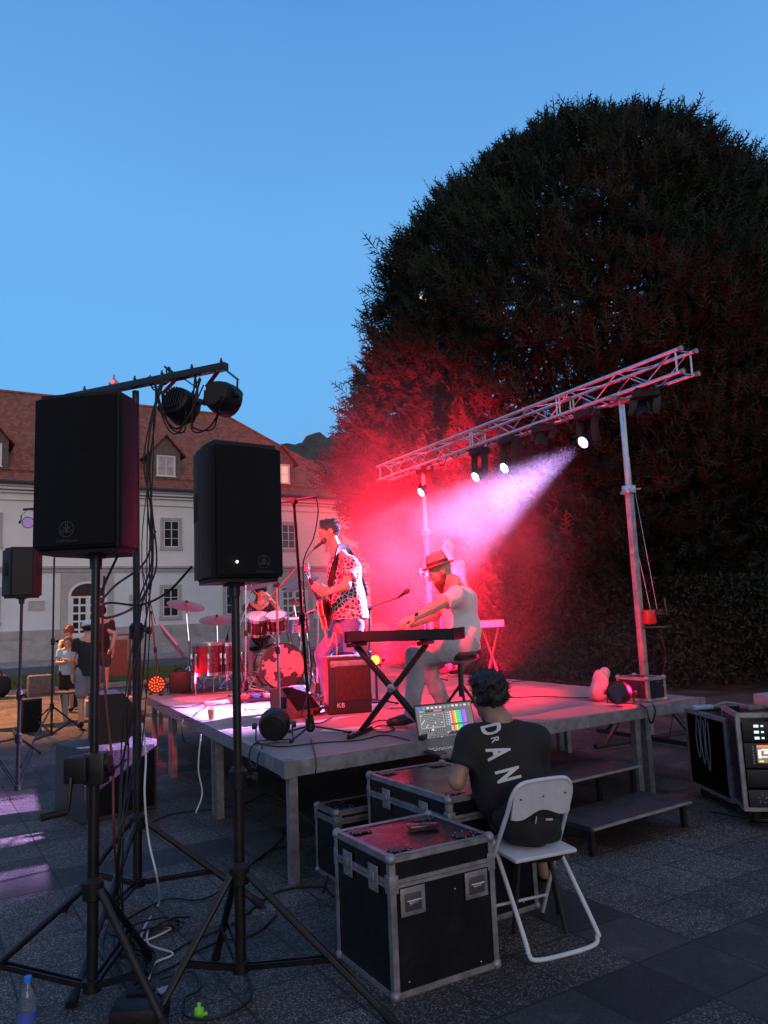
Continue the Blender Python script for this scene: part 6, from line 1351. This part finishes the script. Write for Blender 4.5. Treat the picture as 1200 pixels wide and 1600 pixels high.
# lettering running down the back, turned a quarter: projected onto the cloth
dg = bpy.context.evaluated_depsgraph_get(); me_ = shirt.data; rm = root_mat(th); bv_ = BVHTree.FromPolygons([rm @ v.co for v in me_.vertices], [tuple(p.vertices) for p in me_.polygons])
letters = [('D', 766, 1140, .135, .52, .004), ('R', 773, 1155.5, .056, .85, .0008), ('A', 777, 1176, .158, .50, .006), ('N', 792, 1211, .158, .52, .006)]
m = MB(); axd = Vector(atD(794, 1216, 4.0)-atD(774, 1140, 4.0)).normalized(); rgt = CR-axd*CR.dot(axd); rgt.normalize()
for chh, px_, py_, sz, sxx, bld_ in letters:
    vs, fs = text_verts(chh, sz, 0, sxx, bld_); t = bmesh.new(); V = [t.verts.new(v) for v in vs]
    for f in fs:
        try: t.faces.new([V[i] for i in f])
        except ValueError: pass
    bmesh.ops.triangulate(t, faces=t.faces[:]); bmesh.ops.subdivide_edges(t, edges=[e for e in t.edges if e.calc_length() > .012], cuts=3, use_grid_fill=True); t.verts.index_update()
    o0 = atD(px_, py_, 3.9); nv = []
    for v in t.verts:
        p = o0+axd*v.co.x+rgt*v.co.y; d = (p-Vector((0, 0, CZ))).normalized(); h = bv_.ray_cast(p, Vector((d.x, d.y, d.z)), 2.0); nv.append((h[0]+h[1]*.0035 if h[0] is not None and h[1].dot(d) < 0 else (h[0]-d*.004 if h[0] is not None else p+d*.12)))
    m._add(nv, [[v.index for v in f.verts] for f in t.faces]); t.free()
m.build('shirt_lettering', mat('white_print', (.55, .55, .56), .7), th, smooth=False)
st_ = thing('stool', 'low black stool mostly hidden under the person at the laptop', 'stool', (.70, 4.2, 0))
MB().lathe([(0, -.05), (.17, -.05), (.18, -.03), (.18, 0), (0, .01)], (.70, 4.2, .40), n=24).build('cushion', rubber, st_)
for k in range(4): a = k*math.pi/2+.7; MB().tube([(.70+.11*math.cos(a), 4.2+.11*math.sin(a), .36), (.70+.18*math.cos(a), 4.2+.18*math.sin(a), .006)], .012, 8).build('leg', black_metal, st_)

# ---- singer with guitar
th = thing('person', 'person in a patterned short-sleeved shirt singing and playing a red guitar', 'person', (-.52, 7.5, HS))
hc0 = A_(atD(514, 832, 7.48)); fdir = V3(-.97, -.22, -.16); HP, fr = head_prims(hc0, fdir, (.10, 0, 1), 1.0)
nk = A_(atD(527, 862, 7.5)); sN = A_(atD(547, 882, 7.32)); sF = A_(atD(528, 876, 7.70)); ch_ = A_(atD(537, 892, 7.5)); bl = A_(atD(541, 935, 7.5)); hpN = A_(atD(551, 975, 7.42)); hpF = A_(atD(540, 975, 7.60))
eN = A_(atD(541, 915, 7.20)); wN = A_(atD(505, 928, 7.05)); eF = A_(atD(530, 925, 7.85)); wF = A_(atD(512, 950, 7.62))
kN = A_(atD(549, 1030, 7.36)); aN = A_(atD(548, 1093, 7.40)); kF = A_(atD(504, 1020, 7.62)); aF = A_(atD(515, 1088, 7.70)); aN[2] = HS+.09; aF[2] = HS+.09
gtop = A_(atD(489, 905, 6.98))
HN = hand_prims(wN, A_(atD(488, 914, 6.98)), (-.3, .3, .9), .95, .75, -1); HF = hand_prims(wF, A_(atD(503, 962, 7.50)), (.4, .3, -.3), .95, .6, 1)
P = HP+[(hc0-V3(-.02, 0, .05), nk, .055, .062), (nk, ch_, .08, .12), (ch_, bl, .13, .14), (bl, (hpN+hpF)/2, .14, .13), (nk, sN, .06, .06), (nk, sF, .06, .06), (sN, eN, .056, .044), (eN, wN, .044, .028), (sF, eF, .056, .044), (eF, wF, .044, .028), (hpN, kN, .085, .06), (kN, aN, .055, .04), (hpF, kF, .085, .06), (kF, aF, .055, .04)]+HN+HF
blob('body', P, .009, skin, th, .02); face_bits(th, fr)
c, f, u, s, Rm = fr
hair_blob(th, fr, hair_g, 1.0, -.03, .050, .008, (.0025, 70), [(c+u*.105+f*.05, c+u*.10-f*.06, .028, .03)], .0085)
def shirtpat(N, L, b):
    tcn = N.new('ShaderNodeTexCoord'); v = N.new('ShaderNodeTexVoronoi'); v.feature = 'DISTANCE_TO_EDGE'; v.inputs['Scale'].default_value = 27; L.new(tcn.outputs['Object'], v.inputs['Vector'])
    f = noise_n(N, L, 40, 2, .5, tcn.outputs['Object']); d = math_n(N, L, 'ADD', v.outputs['Distance'], math_n(N, L, 'MULTIPLY', math_n(N, L, 'SUBTRACT', f, .5), .18))
    L.new(mix_n(N, L, step_n(N, L, d, .05, .09), (.72, .66, .70), (.075, .02, .05)), b.inputs['Base Color'])
pat = ramp_mat('patterned_shirt', shirtpat, .8)
mN, mF = sN*.35+eN*.65, sF*.35+eF*.65; hem = A_(atD(547, 968, 7.5))
blob('shirt', [(nk-V3(0, 0, .03), ch_, .075, .145), (sN, ch_, .08, .14), (sF, ch_, .08, .14), (ch_, bl, .16, .178), (bl, hem, .178, .185), (sN, mN, .074, .078, 1), (sF, mF, .074, .078, 1)], .012, pat, th, .045, (.003, 22), [(hem, V3(0, 0, -1)), (nk+V3(0, 0, .005), (-.3, 0, 1))])
m = MB(); m.tube([Vector(nk+V3(.03*math.cos(a)+.01, .06*math.sin(a), .02+.012*math.cos(a))) for a in np.linspace(0, 6.28, 16)], .014, 8); m.build('collar', pat, th)
jean = mat('blue_jeans', (.13, .15, .34), .8, noise=.35, scale=9, bump=.3)
hm = (hpN+hpF)/2
blob('jeans', [(hm+V3(0, 0, .06), hpN, .14, .11), (hm+V3(0, 0, .06), hpF, .14, .11), (hpN, kN, .105, .077), (kN, aN+V3(0, 0, .02), .074, .064), (hpF, kF, .105, .080), (kF, aF+V3(0, 0, .02), .076, .066)], .012, jean, th, .03, (.0042, 34))
for a in (aN, aF): shoe(th, a-V3(0, 0, .025), (-1, -.1, 0), mat('dark_leather', (.03, .02, .02), .4))
# guitar strap across the shoulder
m = MB(); pts = [A_(atD(516, 935, 7.38)), A_(atD(517, 905, 7.32)), A_(atD(524, 880, 7.33)), nk+V3(.03, -.10, .035), nk+V3(.10, -.02, .02), ch_+V3(.140, .05, -.02), bl+V3(.165, .08, -.02), A_(atD(520, 958, 7.7))]
P_ = smooth_path([Vector(p) for p in pts], 6)
for a, b in zip(P_[:-1], P_[1:]): m.bar(a, b, .012, .055)
m.build('guitar_strap', rubber, th)
gb = Vector(atD(506, 953, 7.36)); ndir = (Vector(gtop)-gb).normalized(); gn = Vector((-1, -.12, .12)); gn = (gn-ndir*gn.dot(ndir)).normalized(); gy = gn.cross(ndir); GM = Matrix((ndir, gy, gn)).transposed().to_4x4(); GM.translation = gb-gn*.02
gt = thing('electric_guitar', 'red electric guitar with a pale edge binding, held by the singer', 'guitar', gb)
outl = [(.17*1.0*math.cos(a)*(1 if math.cos(a) < 0 else 1.05)+(-.05 if math.cos(a) < 0 else 0), (.155 if math.cos(a) < 0 else .125)*math.sin(a)*(1-.22*math.exp(-((math.cos(a)-.1)/.22)**2))) for a in np.linspace(0, 2*math.pi, 40, endpoint=False)]
MB(GM).prism(outl, .042).build('guitar_body', mat('guitar_red', (.42, .012, .015), .18, coat=.7), gt, ang=30)
m = MB(GM)
for zz in (0.001, .041): m.tube([Vector((x*1.005, y*1.005, zz)) for x, y in outl+outl[:1]], .0055, 6)
m.build('binding', mat('cream_binding', (.75, .65, .42), .4), gt)
m = MB(GM); m.box((.32, 0, .046), (.40, .048, .022), None, .006); m.prism([(.52, -.024), (.66, -.045), (.68, 0), (.66, .045), (.52, .024)], .016, Matrix.Translation((0, 0, .034))); m.build('neck', mat('dark_neck', (.06, .03, .02), .4), gt)
m = MB(GM); [m.cyl((.56+.035*i, sg*.04, .042), (.56+.035*i, sg*.065, .042), .006) for i in range(3) for sg in (-1, 1)]; m.box((.06, 0, .046), (.03, .075, .012), None, .003); m.box((-.02, 0, .046), (.03, .075, .012), None, .003); m.box((-.09, 0, .05), (.015, .08, .014), None, .003); m.build('hardware', chrome, gt)
m = MB(GM); [m.tube([(-.10, -.018+.0072*i, .062), (.54, -.018+.0072*i, .060)], .0011, 4) for i in range(6)]; m.build('strings', steel, gt)
m = MB(); m.tube([gb+Vector((.0, -.02, -.12)), gb+Vector((.03, -.05, -.35)), gb+Vector((.10, -.0, -.22)), gb+Vector((.10, 0, -.6)), gb+Vector((.0, .02, -.95))], .005, 6, smooth=True); m.build('guitar_lead', mat('yellow_lead', (.6, .42, .12), .5), gt)

# ---- keyboard player
th = thing('person', 'bearded person in a straw hat and white t-shirt playing the keyboard', 'person', (.62, 6.2, HS))
hc0 = A_(atD(688, 893, 6.32)); fdir = V3(-.86, -.10, -.42); HP, fr = head_prims(hc0, fdir, (-.25, 0, 1), 1.0)
nk = A_(atD(706, 912, 6.32)); sN = A_(atD(712, 930, 6.14)); sF = A_(atD(704, 928, 6.50)); ch_ = A_(atD(717, 942, 6.32)); bl = A_(atD(721, 980, 6.32)); hpN = A_(atD(722, 1010, 6.22)); hpF = A_(atD(718, 1010, 6.42))
eN = A_(atD(676, 950, 5.98)); wN = A_(atD(646, 966, 5.82)); eF = A_(atD(680, 962, 6.42)); wF = A_(atD(650, 974, 6.10))
kN = A_(atD(650, 1026, 6.05)); aN = A_(atD(644, 1118, 6.12)); kF = A_(atD(662, 1030, 6.40)); aF = A_(atD(696, 1108, 6.52)); aN[2] = HS+.08; aF[2] = HS+.08
HN = hand_prims(wN, A_(atD(622, 974, 5.74)), (0, 0, -1), 1.0, .55, 1); HF = hand_prims(wF, A_(atD(628, 978, 6.0)), (0, 0, -1), 1.0, .5, -1)
P = HP+[(hc0-V3(-.02, 0, .05), nk, .055, .062), (nk, ch_, .08, .12), (ch_, bl, .12, .125), (bl, (hpN+hpF)/2, .13, .13), (nk, sN, .055, .055), (nk, sF, .055, .055), (sN, eN, .052, .042), (eN, wN, .042, .027), (sF, eF, .052, .042), (eF, wF, .042, .027), (hpN, kN, .085, .06), (kN, aN, .055, .04), (hpF, kF, .085, .06), (kF, aF, .055, .04)]+HN+HF
blob('body', P, .0085, skin, th, .02); face_bits(th, fr); c, f, u, s, Rm = fr
blob('beard', [('e', c+f*.055-u*.085, V3(.052, .045, .05), Rm), (c+f*.06-u*.10, c+f*.075-u*.145, .03, .018), (c+s*.06-u*.03, c+s*.045-u*.08+f*.03, .02, .03), (c-s*.06-u*.03, c-s*.045-u*.08+f*.03, .02, .03)], .009, mat('beard_brown', (.10, .04, .03), .8, noise=.5, scale=80, bump=.6), th, .02, (.002, 70))
straw = mat('straw_hat', (.40, .23, .22), .8, noise=.2, scale=70, bump=.4); hu = u*.97-f*.18; hu /= np.linalg.norm(hu)
hb = Vector(c+u*.055-f*.008); m = MB(); m.lathe([(.0, .102), (.045, .104), (.074, .098), (.084, .085), (.092, .03), (.098, .0), (.135, -.006), (.146, .004), (.145, -.002), (.13, -.012), (.09, -.006), (.085, .0)], hb, Vector(hu), 32); hat = m.build('hat', straw, th, ang=60)
m = MB(); m.lathe([(.0985, .004), (.0945, .034)], hb, Vector(hu), 32); m.build('hat_band', mat('hat_band', (.05, .02, .025), .7), hat)
wt = mat('white_tshirt', (.62, .60, .64), .85, noise=.06, scale=10, bump=.15); mN, mF = sN*.5+eN*.5, sF*.5+eF*.5; hem = A_(atD(722, 1012, 6.32))
blob('t_shirt', [(nk-V3(0, 0, .04), ch_, .065, .13), (sN, ch_, .07, .125), (sF, ch_, .07, .125), (ch_, bl, .142, .148), (bl, hem, .148, .155), (sN, mN, .070, .066, 1), (sF, mF, .070, .066, 1)], .011, wt, th, .045, (.0048, 17), [(hem-V3(0, 0, .02), V3(0, 0, -1)), (nk+V3(.02, 0, -.012), (-.4, 0, 1))])
trs = mat('pale_trousers', (.36, .34, .40), .85, noise=.12, scale=8, bump=.3); hm = (hpN+hpF)/2
blob('trousers', [(hm, hpN, .15, .12), (hm, hpF, .15, .12), (hpN, kN, .11, .085), (kN, aN+V3(0, 0, .01), .078, .062), (hpF, kF, .11, .082), (kF, aF+V3(0, 0, .01), .076, .060)], .012, trs, th, .03, (.0040, 30))
for a in (aN, aF): shoe(th, a-V3(0, 0, .02), (-1, -.1, 0), mat('dark_leather', (.03, .02, .02), .4))
m = MB(); [m.tube([Vector(wN+(eN-wN)*q+V3(.010*math.cos(a), .031*math.sin(a), .031*math.cos(a))) for a in np.linspace(0, 6.283, 14)], .005, 6) for q in (.05, .10, .15)]; m.build('bracelets', rubber, th)

# ---- musician deep in the smoke
def simple_person(label, head_c, face, foot_z, k, shirt_m, leg_m, hair_m, armN=None, armF=None, res=.014, bare_leg=None, lean=(0, 0), skin_m=None, sleeveless=False, bald=False, shoes=True, name='person', stance=.10, face_eyes=False, step=(0, 0)):
    hc0 = A_(head_c); f = A_(face); f /= np.linalg.norm(f); fh = V3(f[0], f[1], 0); fh /= np.linalg.norm(fh); s = V3(-fh[1], fh[0], 0)*1.0
    H = (hc0[2]+.125*k-foot_z); q = H/1.75
    th = thing(name, label, 'person', (hc0[0]-lean[0], hc0[1]-lean[1], foot_z)); HP, fr = head_prims(hc0, f, (0, 0, 1), k)
    base = V3(hc0[0]-lean[0], hc0[1]-lean[1], foot_z); top = V3(hc0[0], hc0[1], 0)-fh*.03*k; top[2] = 0
    def T(z, o=0, fw=0): t = min(1, max(0, (z-.85)/.6)); b = base*(1-t)+V3(top[0], top[1], foot_z)*t; return V3(b[0], b[1], foot_z)+V3(0, 0, z*q)+s*o*q+fh*fw*q
    nk = T(1.46); sh = [T(1.40, e*.175) for e in (-1, 1)]; chs = T(1.27); bl = T(1.05); hp_ = [T(.90, e*.085) for e in (-1, 1)]; kn = [T(.49, e*stance, .02) for e in (-1, 1)]; an = [T(.09, e*stance) for e in (-1, 1)]
    el = []; wr = []; hn = []
    for e, arm in ((-1, armN), (1, armF)):
        if arm is None: E_, W2 = T(1.12, e*.24, -.02), T(.88, e*.23, .06); tip = W2+V3(0, 0, -.2)
        else: E_, W2, tip = [A_(p) for p in arm]
        el.append(E_); wr.append(W2); hn += hand_prims(W2, tip, -s*e, k, .5, e)
    P = HP+[(hc0-V3(0, 0, .05*k), nk, .052*k, .06*k), (nk, chs, .08*k, .12*k), (chs, bl, .125*k, .12*k), (bl, T(.92), .125*k, .13*k)]+hn
    for i in (0, 1): P += [(nk, sh[i], .055*k, .055*k), (sh[i], el[i], .050*k, .040*k), (el[i], wr[i], .040*k, .027*k), (hp_[i], kn[i], .085*k, .058*k), (kn[i], an[i], .052*k, .037*k), (an[i], an[i]+fh*.12*q-V3(0, 0, .03), .034*k, .028*k)]
    blob('body', P, res, skin_m or skin, th, .02)
    if face_eyes: face_bits(th, fr, k)
    if hair_m and not bald: hair_blob(th, fr, hair_m, k, -.05, .045, .014, (.003, 60), (), res*.8)
    mid = [sh[i]*.45+el[i]*.55 for i in (0, 1)]
    SP_ = [(nk-V3(0, 0, .03), chs, .06*k, .14*k), (chs, bl, .152*k, .148*k), (bl, T(.90), .148*k, .152*k)]+[(sh[i]-V3(0, 0, .0), chs, .068*k if not sleeveless else .05*k, .13*k) for i in (0, 1)]
    if not sleeveless: SP_ += [(sh[i], mid[i], .066*k, .066*k, 1) for i in (0, 1)]
    blob('shirt', SP_, res, shirt_m, th, .04, (.003, 24), [(T(.86), (0, 0, -1)), (nk+V3(0, 0, .01), (0, 0, 1))])
    if bare_leg: TP = [(T(.93), hp_[i], .13*k, .115*k) for i in (0, 1)]+[(hp_[i], hp_[i]*(1-bare_leg)+kn[i]*bare_leg, .112*k, .095*k) for i in (0, 1)]
    else: TP = [(T(.93), hp_[i], .13*k, .11*k) for i in (0, 1)]+[(hp_[i], kn[i], .108*k, .078*k) for i in (0, 1)]+[(kn[i], an[i], .076*k, .06*k) for i in (0, 1)]
    blob('shorts' if bare_leg else 'trousers', TP, res, leg_m, th, .03, (.003, 26))
    if shoes:
        for i in (0, 1): shoe(th, an[i]-V3(0, 0, .02*q), fh, rubber, res, k)
    return th, fr, T
hd_ = atD(700, 856, 10.9); hd_.z = min(hd_.z, 2.52)
simple_person('bald musician barely visible in the violet smoke behind the man in the hat', hd_, (-.75, -.65, 0), HS, 1.0, mat('grey_tee', (.3, .28, .3), .9), mat('dark_shorts', (.05, .045, .055), .9), None, bald=True,
    armN=(hd_+Vector((-.10, -.32, -.45)), hd_+Vector((-.30, -.34, -.38)), hd_+Vector((-.40, -.32, -.34))))
mic_stand('microphone stand in the smoke before the bald musician', Vector((.45, 10.0, HS)), 0, (atD(660, 900, 10.1), atD(668, 886, 10.0)), mic_d=(.35, .1, .2), top=atD(662, 897, 10.05), legs=True)
# ---- drummer
hd_ = atD(406, 925, 10.75)
th, fr, T = simple_person('drummer in a dark speckled shirt bending over the drums, one arm raised', hd_, (.30, -.9, -.45), HS-.30, 1.0, ramp_mat('speckled_shirt', lambda N, L, b: L.new(mix_n(N, L, step_n(N, L, noise_n(N, L, 60, 2, .5, N.new('ShaderNodeTexCoord').outputs['Object']), .60, .66), (.02, .018, .022), (.5, .45, .5)), b.inputs['Base Color']), .85), mat('drummer_trousers', (.25, .25, .30), .9), hair_d,
    armN=(atD(388, 972, 10.4), atD(398, 968, 10.15), atD(408, 962, 10.05)), armF=(atD(441, 962, 10.35), atD(424, 938, 10.15), atD(414, 922, 10.05)), lean=(.05, -.25))
m = MB(); m.tube([atD(416, 928, 10.02), atD(436, 948, 9.8)], .007, 6); m.tube([atD(406, 962, 10.0), atD(420, 966, 9.75)], .007, 6); m.build('drum_stick', mat('wood_stick', (.5, .36, .2), .5), th)

# ---- onlookers at the left
hd_ = atD(106, 1005, 15.3)
boy, fr, T = simple_person('boy in a light blue t-shirt and black shorts with folded arms, watching from the left', (hd_.x, 15.3, 1.335), (.25, -.97, -.1), 0.0, .92, mat('light_blue_tshirt', (.28, .48, .62), .85, noise=.1), mat('black_shorts', (.015, .015, .018), .9), mat('hair_fair', (.22, .12, .06), .6), bare_leg=.72, res=.013, face_eyes=True,
    armN=(atD(90, 1036, 15.2), atD(106, 1034, 15.05), atD(116, 1033, 15.0)), armF=(atD(122, 1036, 15.2), atD(106, 1032, 15.02), atD(96, 1030, 15.0)))
simple_person('woman with auburn hair in a black top standing behind the boy, head bowed over him', (atD(108, 990, 15.75).x, 15.75, atD(108, 988, 15.75).z), (-.02, -.8, -.6), 0.0, 1.0, mat('black_top', (.016, .015, .018), .9), mat('black_skirt', (.02, .018, .02), .9), hair_r, sleeveless=True, res=.014, lean=(0, -.12),
    armN=(atD(94, 1010, 15.7), atD(92, 1028, 15.5), atD(95, 1036, 15.3)), armF=(atD(125, 1010, 15.7), atD(122, 1026, 15.5), atD(118, 1034, 15.3)))
hb_ = atD(108, 978, 15.78); single(MB().sph((0, 0, 0), .01, n=6).build('hair_tie', rubber), 'x', 'x') if False else None
th, fr, T = simple_person('man in white cap, black t-shirt and grey shorts seen from behind', (atD(138, 985, 12.6).x, 12.6, 1.60), (-.45, .85, -.25), 0.0, 1.0, mat('black_top', (.016, .015, .018), .9), mat('grey_shorts', (.20, .20, .26), .9), hair_d, bare_leg=.8, res=.014,
    armN=(atD(124, 1030, 12.6), atD(128, 1032, 12.85), atD(130, 1034, 12.95)))
c, f, u, s, Rm = fr; blob('cap', [('e', c+u*.045-f*.012, V3(.106, .122, .098), Rm), (c+u*.035+f*.10, c+u*.025+f*.17, .022, .014)], .012, mat('white_cap', (.7, .68, .72), .8), th, .015, None, [(c+u*.018, -u)])
bs = thing('stone_block', 'low grey stone block the man in the dark shirt stands on', 'block', (atD(169, 1084, 14.8).x, 14.8, 0)); MB().box((atD(169, 1084, 14.8).x, 14.8, .14), (.9, .6, .28), rotz(.55), .02).build('block', kerb_m, bs)
simple_person('man in dark t-shirt with bare legs standing on a block, facing away', (atD(158, 953, 14.8).x, 14.8, .28+1.62), (-.5, .85, 0), .28, 1.0, mat('maroon_tee', (.03, .014, .016), .9), mat('dark_shorts', (.05, .045, .055), .9), hair_d, bare_leg=.6, res=.014,
    armF=(atD(180, 990, 14.8), atD(174, 1014, 14.5), atD(168, 1020, 14.4)))
# notice board, bench with bags, black box
nb = atz(184, 1076, 0); nbx = Vector((atD(184, 1070, 17.5).x, 17.5, 0)); th = thing('notice_board', 'brown notice board on two dark posts at the far side of the plaza', 'notice board', nbx)
u_ = FV; m = MB(); m.box(nbx+Vector((0, 0, .92)), (.42, .05, .80), BM, .01); m.build('panel', mat('brown_board', (.14, .075, .06), .7, noise=.2), th)
for e in (-.26, .26): MB().box(nbx+u_*e+Vector((0, 0, .72)), (.05, .05, 1.44), BM).build('post', black_metal, th)
MB().box(nbx+Vector((0, 0, 1.42)), (.56, .05, .04), BM).build('rail', black_metal, th)
bq = Vector((atD(22, 1100, 13.5).x, 13.5, 0)); th = thing('bench', 'low bench at the left edge with a backpack and bags on it', 'bench', bq)
m = MB(); [m.box(bq+FV*0+NV*(.1*i-.15)+Vector((0, 0, .48)), (2.0, .08, .04), BM) for i in range(4)]; m.build('seat', mat('bench_wood', (.12, .08, .06), .7, noise=.3), th)
for e in (-.8, .8): MB().box(bq+FV*e+Vector((0, 0, .23)), (.08, .4, .46), BM).build('leg', kerb_m, th)
q = bq+FV*-.25+Vector((0, 0, .5)); th = thing('backpack', 'black backpack standing on the bench at the left edge', 'backpack', q); blob('bag', [('e', q+Vector((0, 0, .19)), (.22, .15, .20), None), ('e', q+Vector((0, -.1, .12)), (.16, .08, .11), None)], .02, bpk, th, .05, (.004, 20)); m = MB(); m.tube([q+Vector((-.06, 0, .37)), q+Vector((0, 0, .45)), q+Vector((.06, 0, .37))], .01, 6, smooth=True); m.build('handle', rubber, th)
q = bq+FV*.42+Vector((0, 0, .5)); single(MB().box(q+Vector((0, 0, .16)), (.42, .3, .32), BM, .03).build('bag', mat('taupe_bag', (.13, .10, .11), .8, noise=.3)), 'greyish boxy bag on the bench beside the black backpack', 'bag')
q = Vector((atD(48, 1100, 12.6).x, 12.6, 0)); th = thing('speaker_box', 'upright black box speaker standing on the paving behind the left-hand stands', 'box', q); MB().box(q+Vector((0, 0, .26)), (.30, .28, .52), BM, .015).build('cabinet', black_plastic, th); MB().box(q+Vector((.09, -.125, .26))*1.0, (.26, .01, .46), BM, .003).build('grille', black_grille, th)
single(MB().prism([(0, 0), (.45, .0), (.45, .03), (.04, .03)], .35, Matrix.Translation(Vector((atD(292, 1010, 10.6).x-.3, 10.6, 1.45))) @ Matrix.Rotation(R(60), 4, 'X') @ Matrix.Rotation(R(-50), 4, 'Z')).build('music_stand', mat('clear_panel', (.3, .3, .33), .3)), 'tilted pale music stand desk behind the cymbals at the left', 'music stand')
# the lamp beyond the tree seen through its leaves
lpz = atD(664, 468, 19.6); lpz = atD(664, 468, 31); th = thing('street_lamp', 'orange street lamp glimpsed through the conifer foliage', 'lamp', (lpz.x+.6, 31, 0))
m = MB(); m.tube([(lpz.x+.9, 31, 0), (lpz.x+.9, 31, lpz.z-.3), (lpz.x+.6, 31, lpz.z+.1), (lpz.x, 31, lpz.z+.2)], .07, 8, smooth=True); m.build('post', alu_dull, th)
MB().sph(lpz, .20, (1.5, 1, .6), 12).build('lamp_head', emis('sodium_lamp', (1, .42, .06), 6), th)

# ================================================================== STAGE SMOKE
def smoke_nodes(m):
    t = m.node_tree; N, L = t.nodes, t.links; N.clear(); o = N.new('ShaderNodeOutputMaterial'); pv = N.new('ShaderNodeVolumePrincipled'); L.new(pv.outputs[0], o.inputs['Volume'])
    pv.inputs['Color'].default_value = (.92, .92, .95, 1); pv.inputs['Anisotropy'].default_value = .25
    g = N.new('ShaderNodeNewGeometry'); tc_ = N.new('ShaderNodeTexCoord'); P_ = tc_.outputs['Object']
    def ball(c, r):
        mp = N.new('ShaderNodeMapping'); mp.vector_type = 'TEXTURE'; mp.inputs['Location'].default_value = c; mp.inputs['Scale'].default_value = r; L.new(P_, mp.inputs[0])
        ln_ = N.new('ShaderNodeVectorMath'); ln_.operation = 'LENGTH'; L.new(mp.outputs[0], ln_.inputs[0]); q = N.new('ShaderNodeMapRange'); q.interpolation_type = 'SMOOTHSTEP'; q.inputs['From Min'].default_value = 0; q.inputs['From Max'].default_value = 1; q.inputs['To Min'].default_value = 1; q.inputs['To Max'].default_value = 0
        L.new(ln_.outputs['Value'], q.inputs[0]); return q.outputs[0]
    ns = noise_n(N, L, .9, 5, .62, P_); ns2 = noise_n(N, L, 1.5, 3, .5, P_)
    a = math_n(N, L, 'MULTIPLY', ball((.3, 14.6, 2.9), (3.7, 3.3, 4.4)), step_n(N, L, ns, .32, .68, .35, 1.0))
    b = math_n(N, L, 'MULTIPLY', ball((1.0, 9.1, 2.45), (2.0, 1.8, 1.7)), step_n(N, L, ns2, .36, .66, .03, 1.1))
    c = math_n(N, L, 'MULTIPLY', ball((1.8, 10.5, .9), (3.6, 2.6, 1.4)), step_n(N, L, ns, .35, .7, .2, 1.0))
    d = math_n(N, L, 'ADD', math_n(N, L, 'MULTIPLY', a, .10), math_n(N, L, 'MULTIPLY', b, .075)); d = math_n(N, L, 'ADD', d, math_n(N, L, 'MULTIPLY', c, .030)); L.new(d, pv.inputs['Density'])
ms_ = bpy.data.materials.new('stage_smoke'); ms_.use_nodes = True; smoke_nodes(ms_); ms_.cycles.volume_step_rate = 2.2 if hasattr(ms_.cycles, 'volume_step_rate') else None
m = MB(); m.box((.9, 12.7, 3.6), (8.6, 10.8, 7.0)); so_ = m.build('smoke', ms_, smooth=False); tag(so_, 'red and violet stage smoke drifting behind the musicians', 'smoke', kind='stuff')
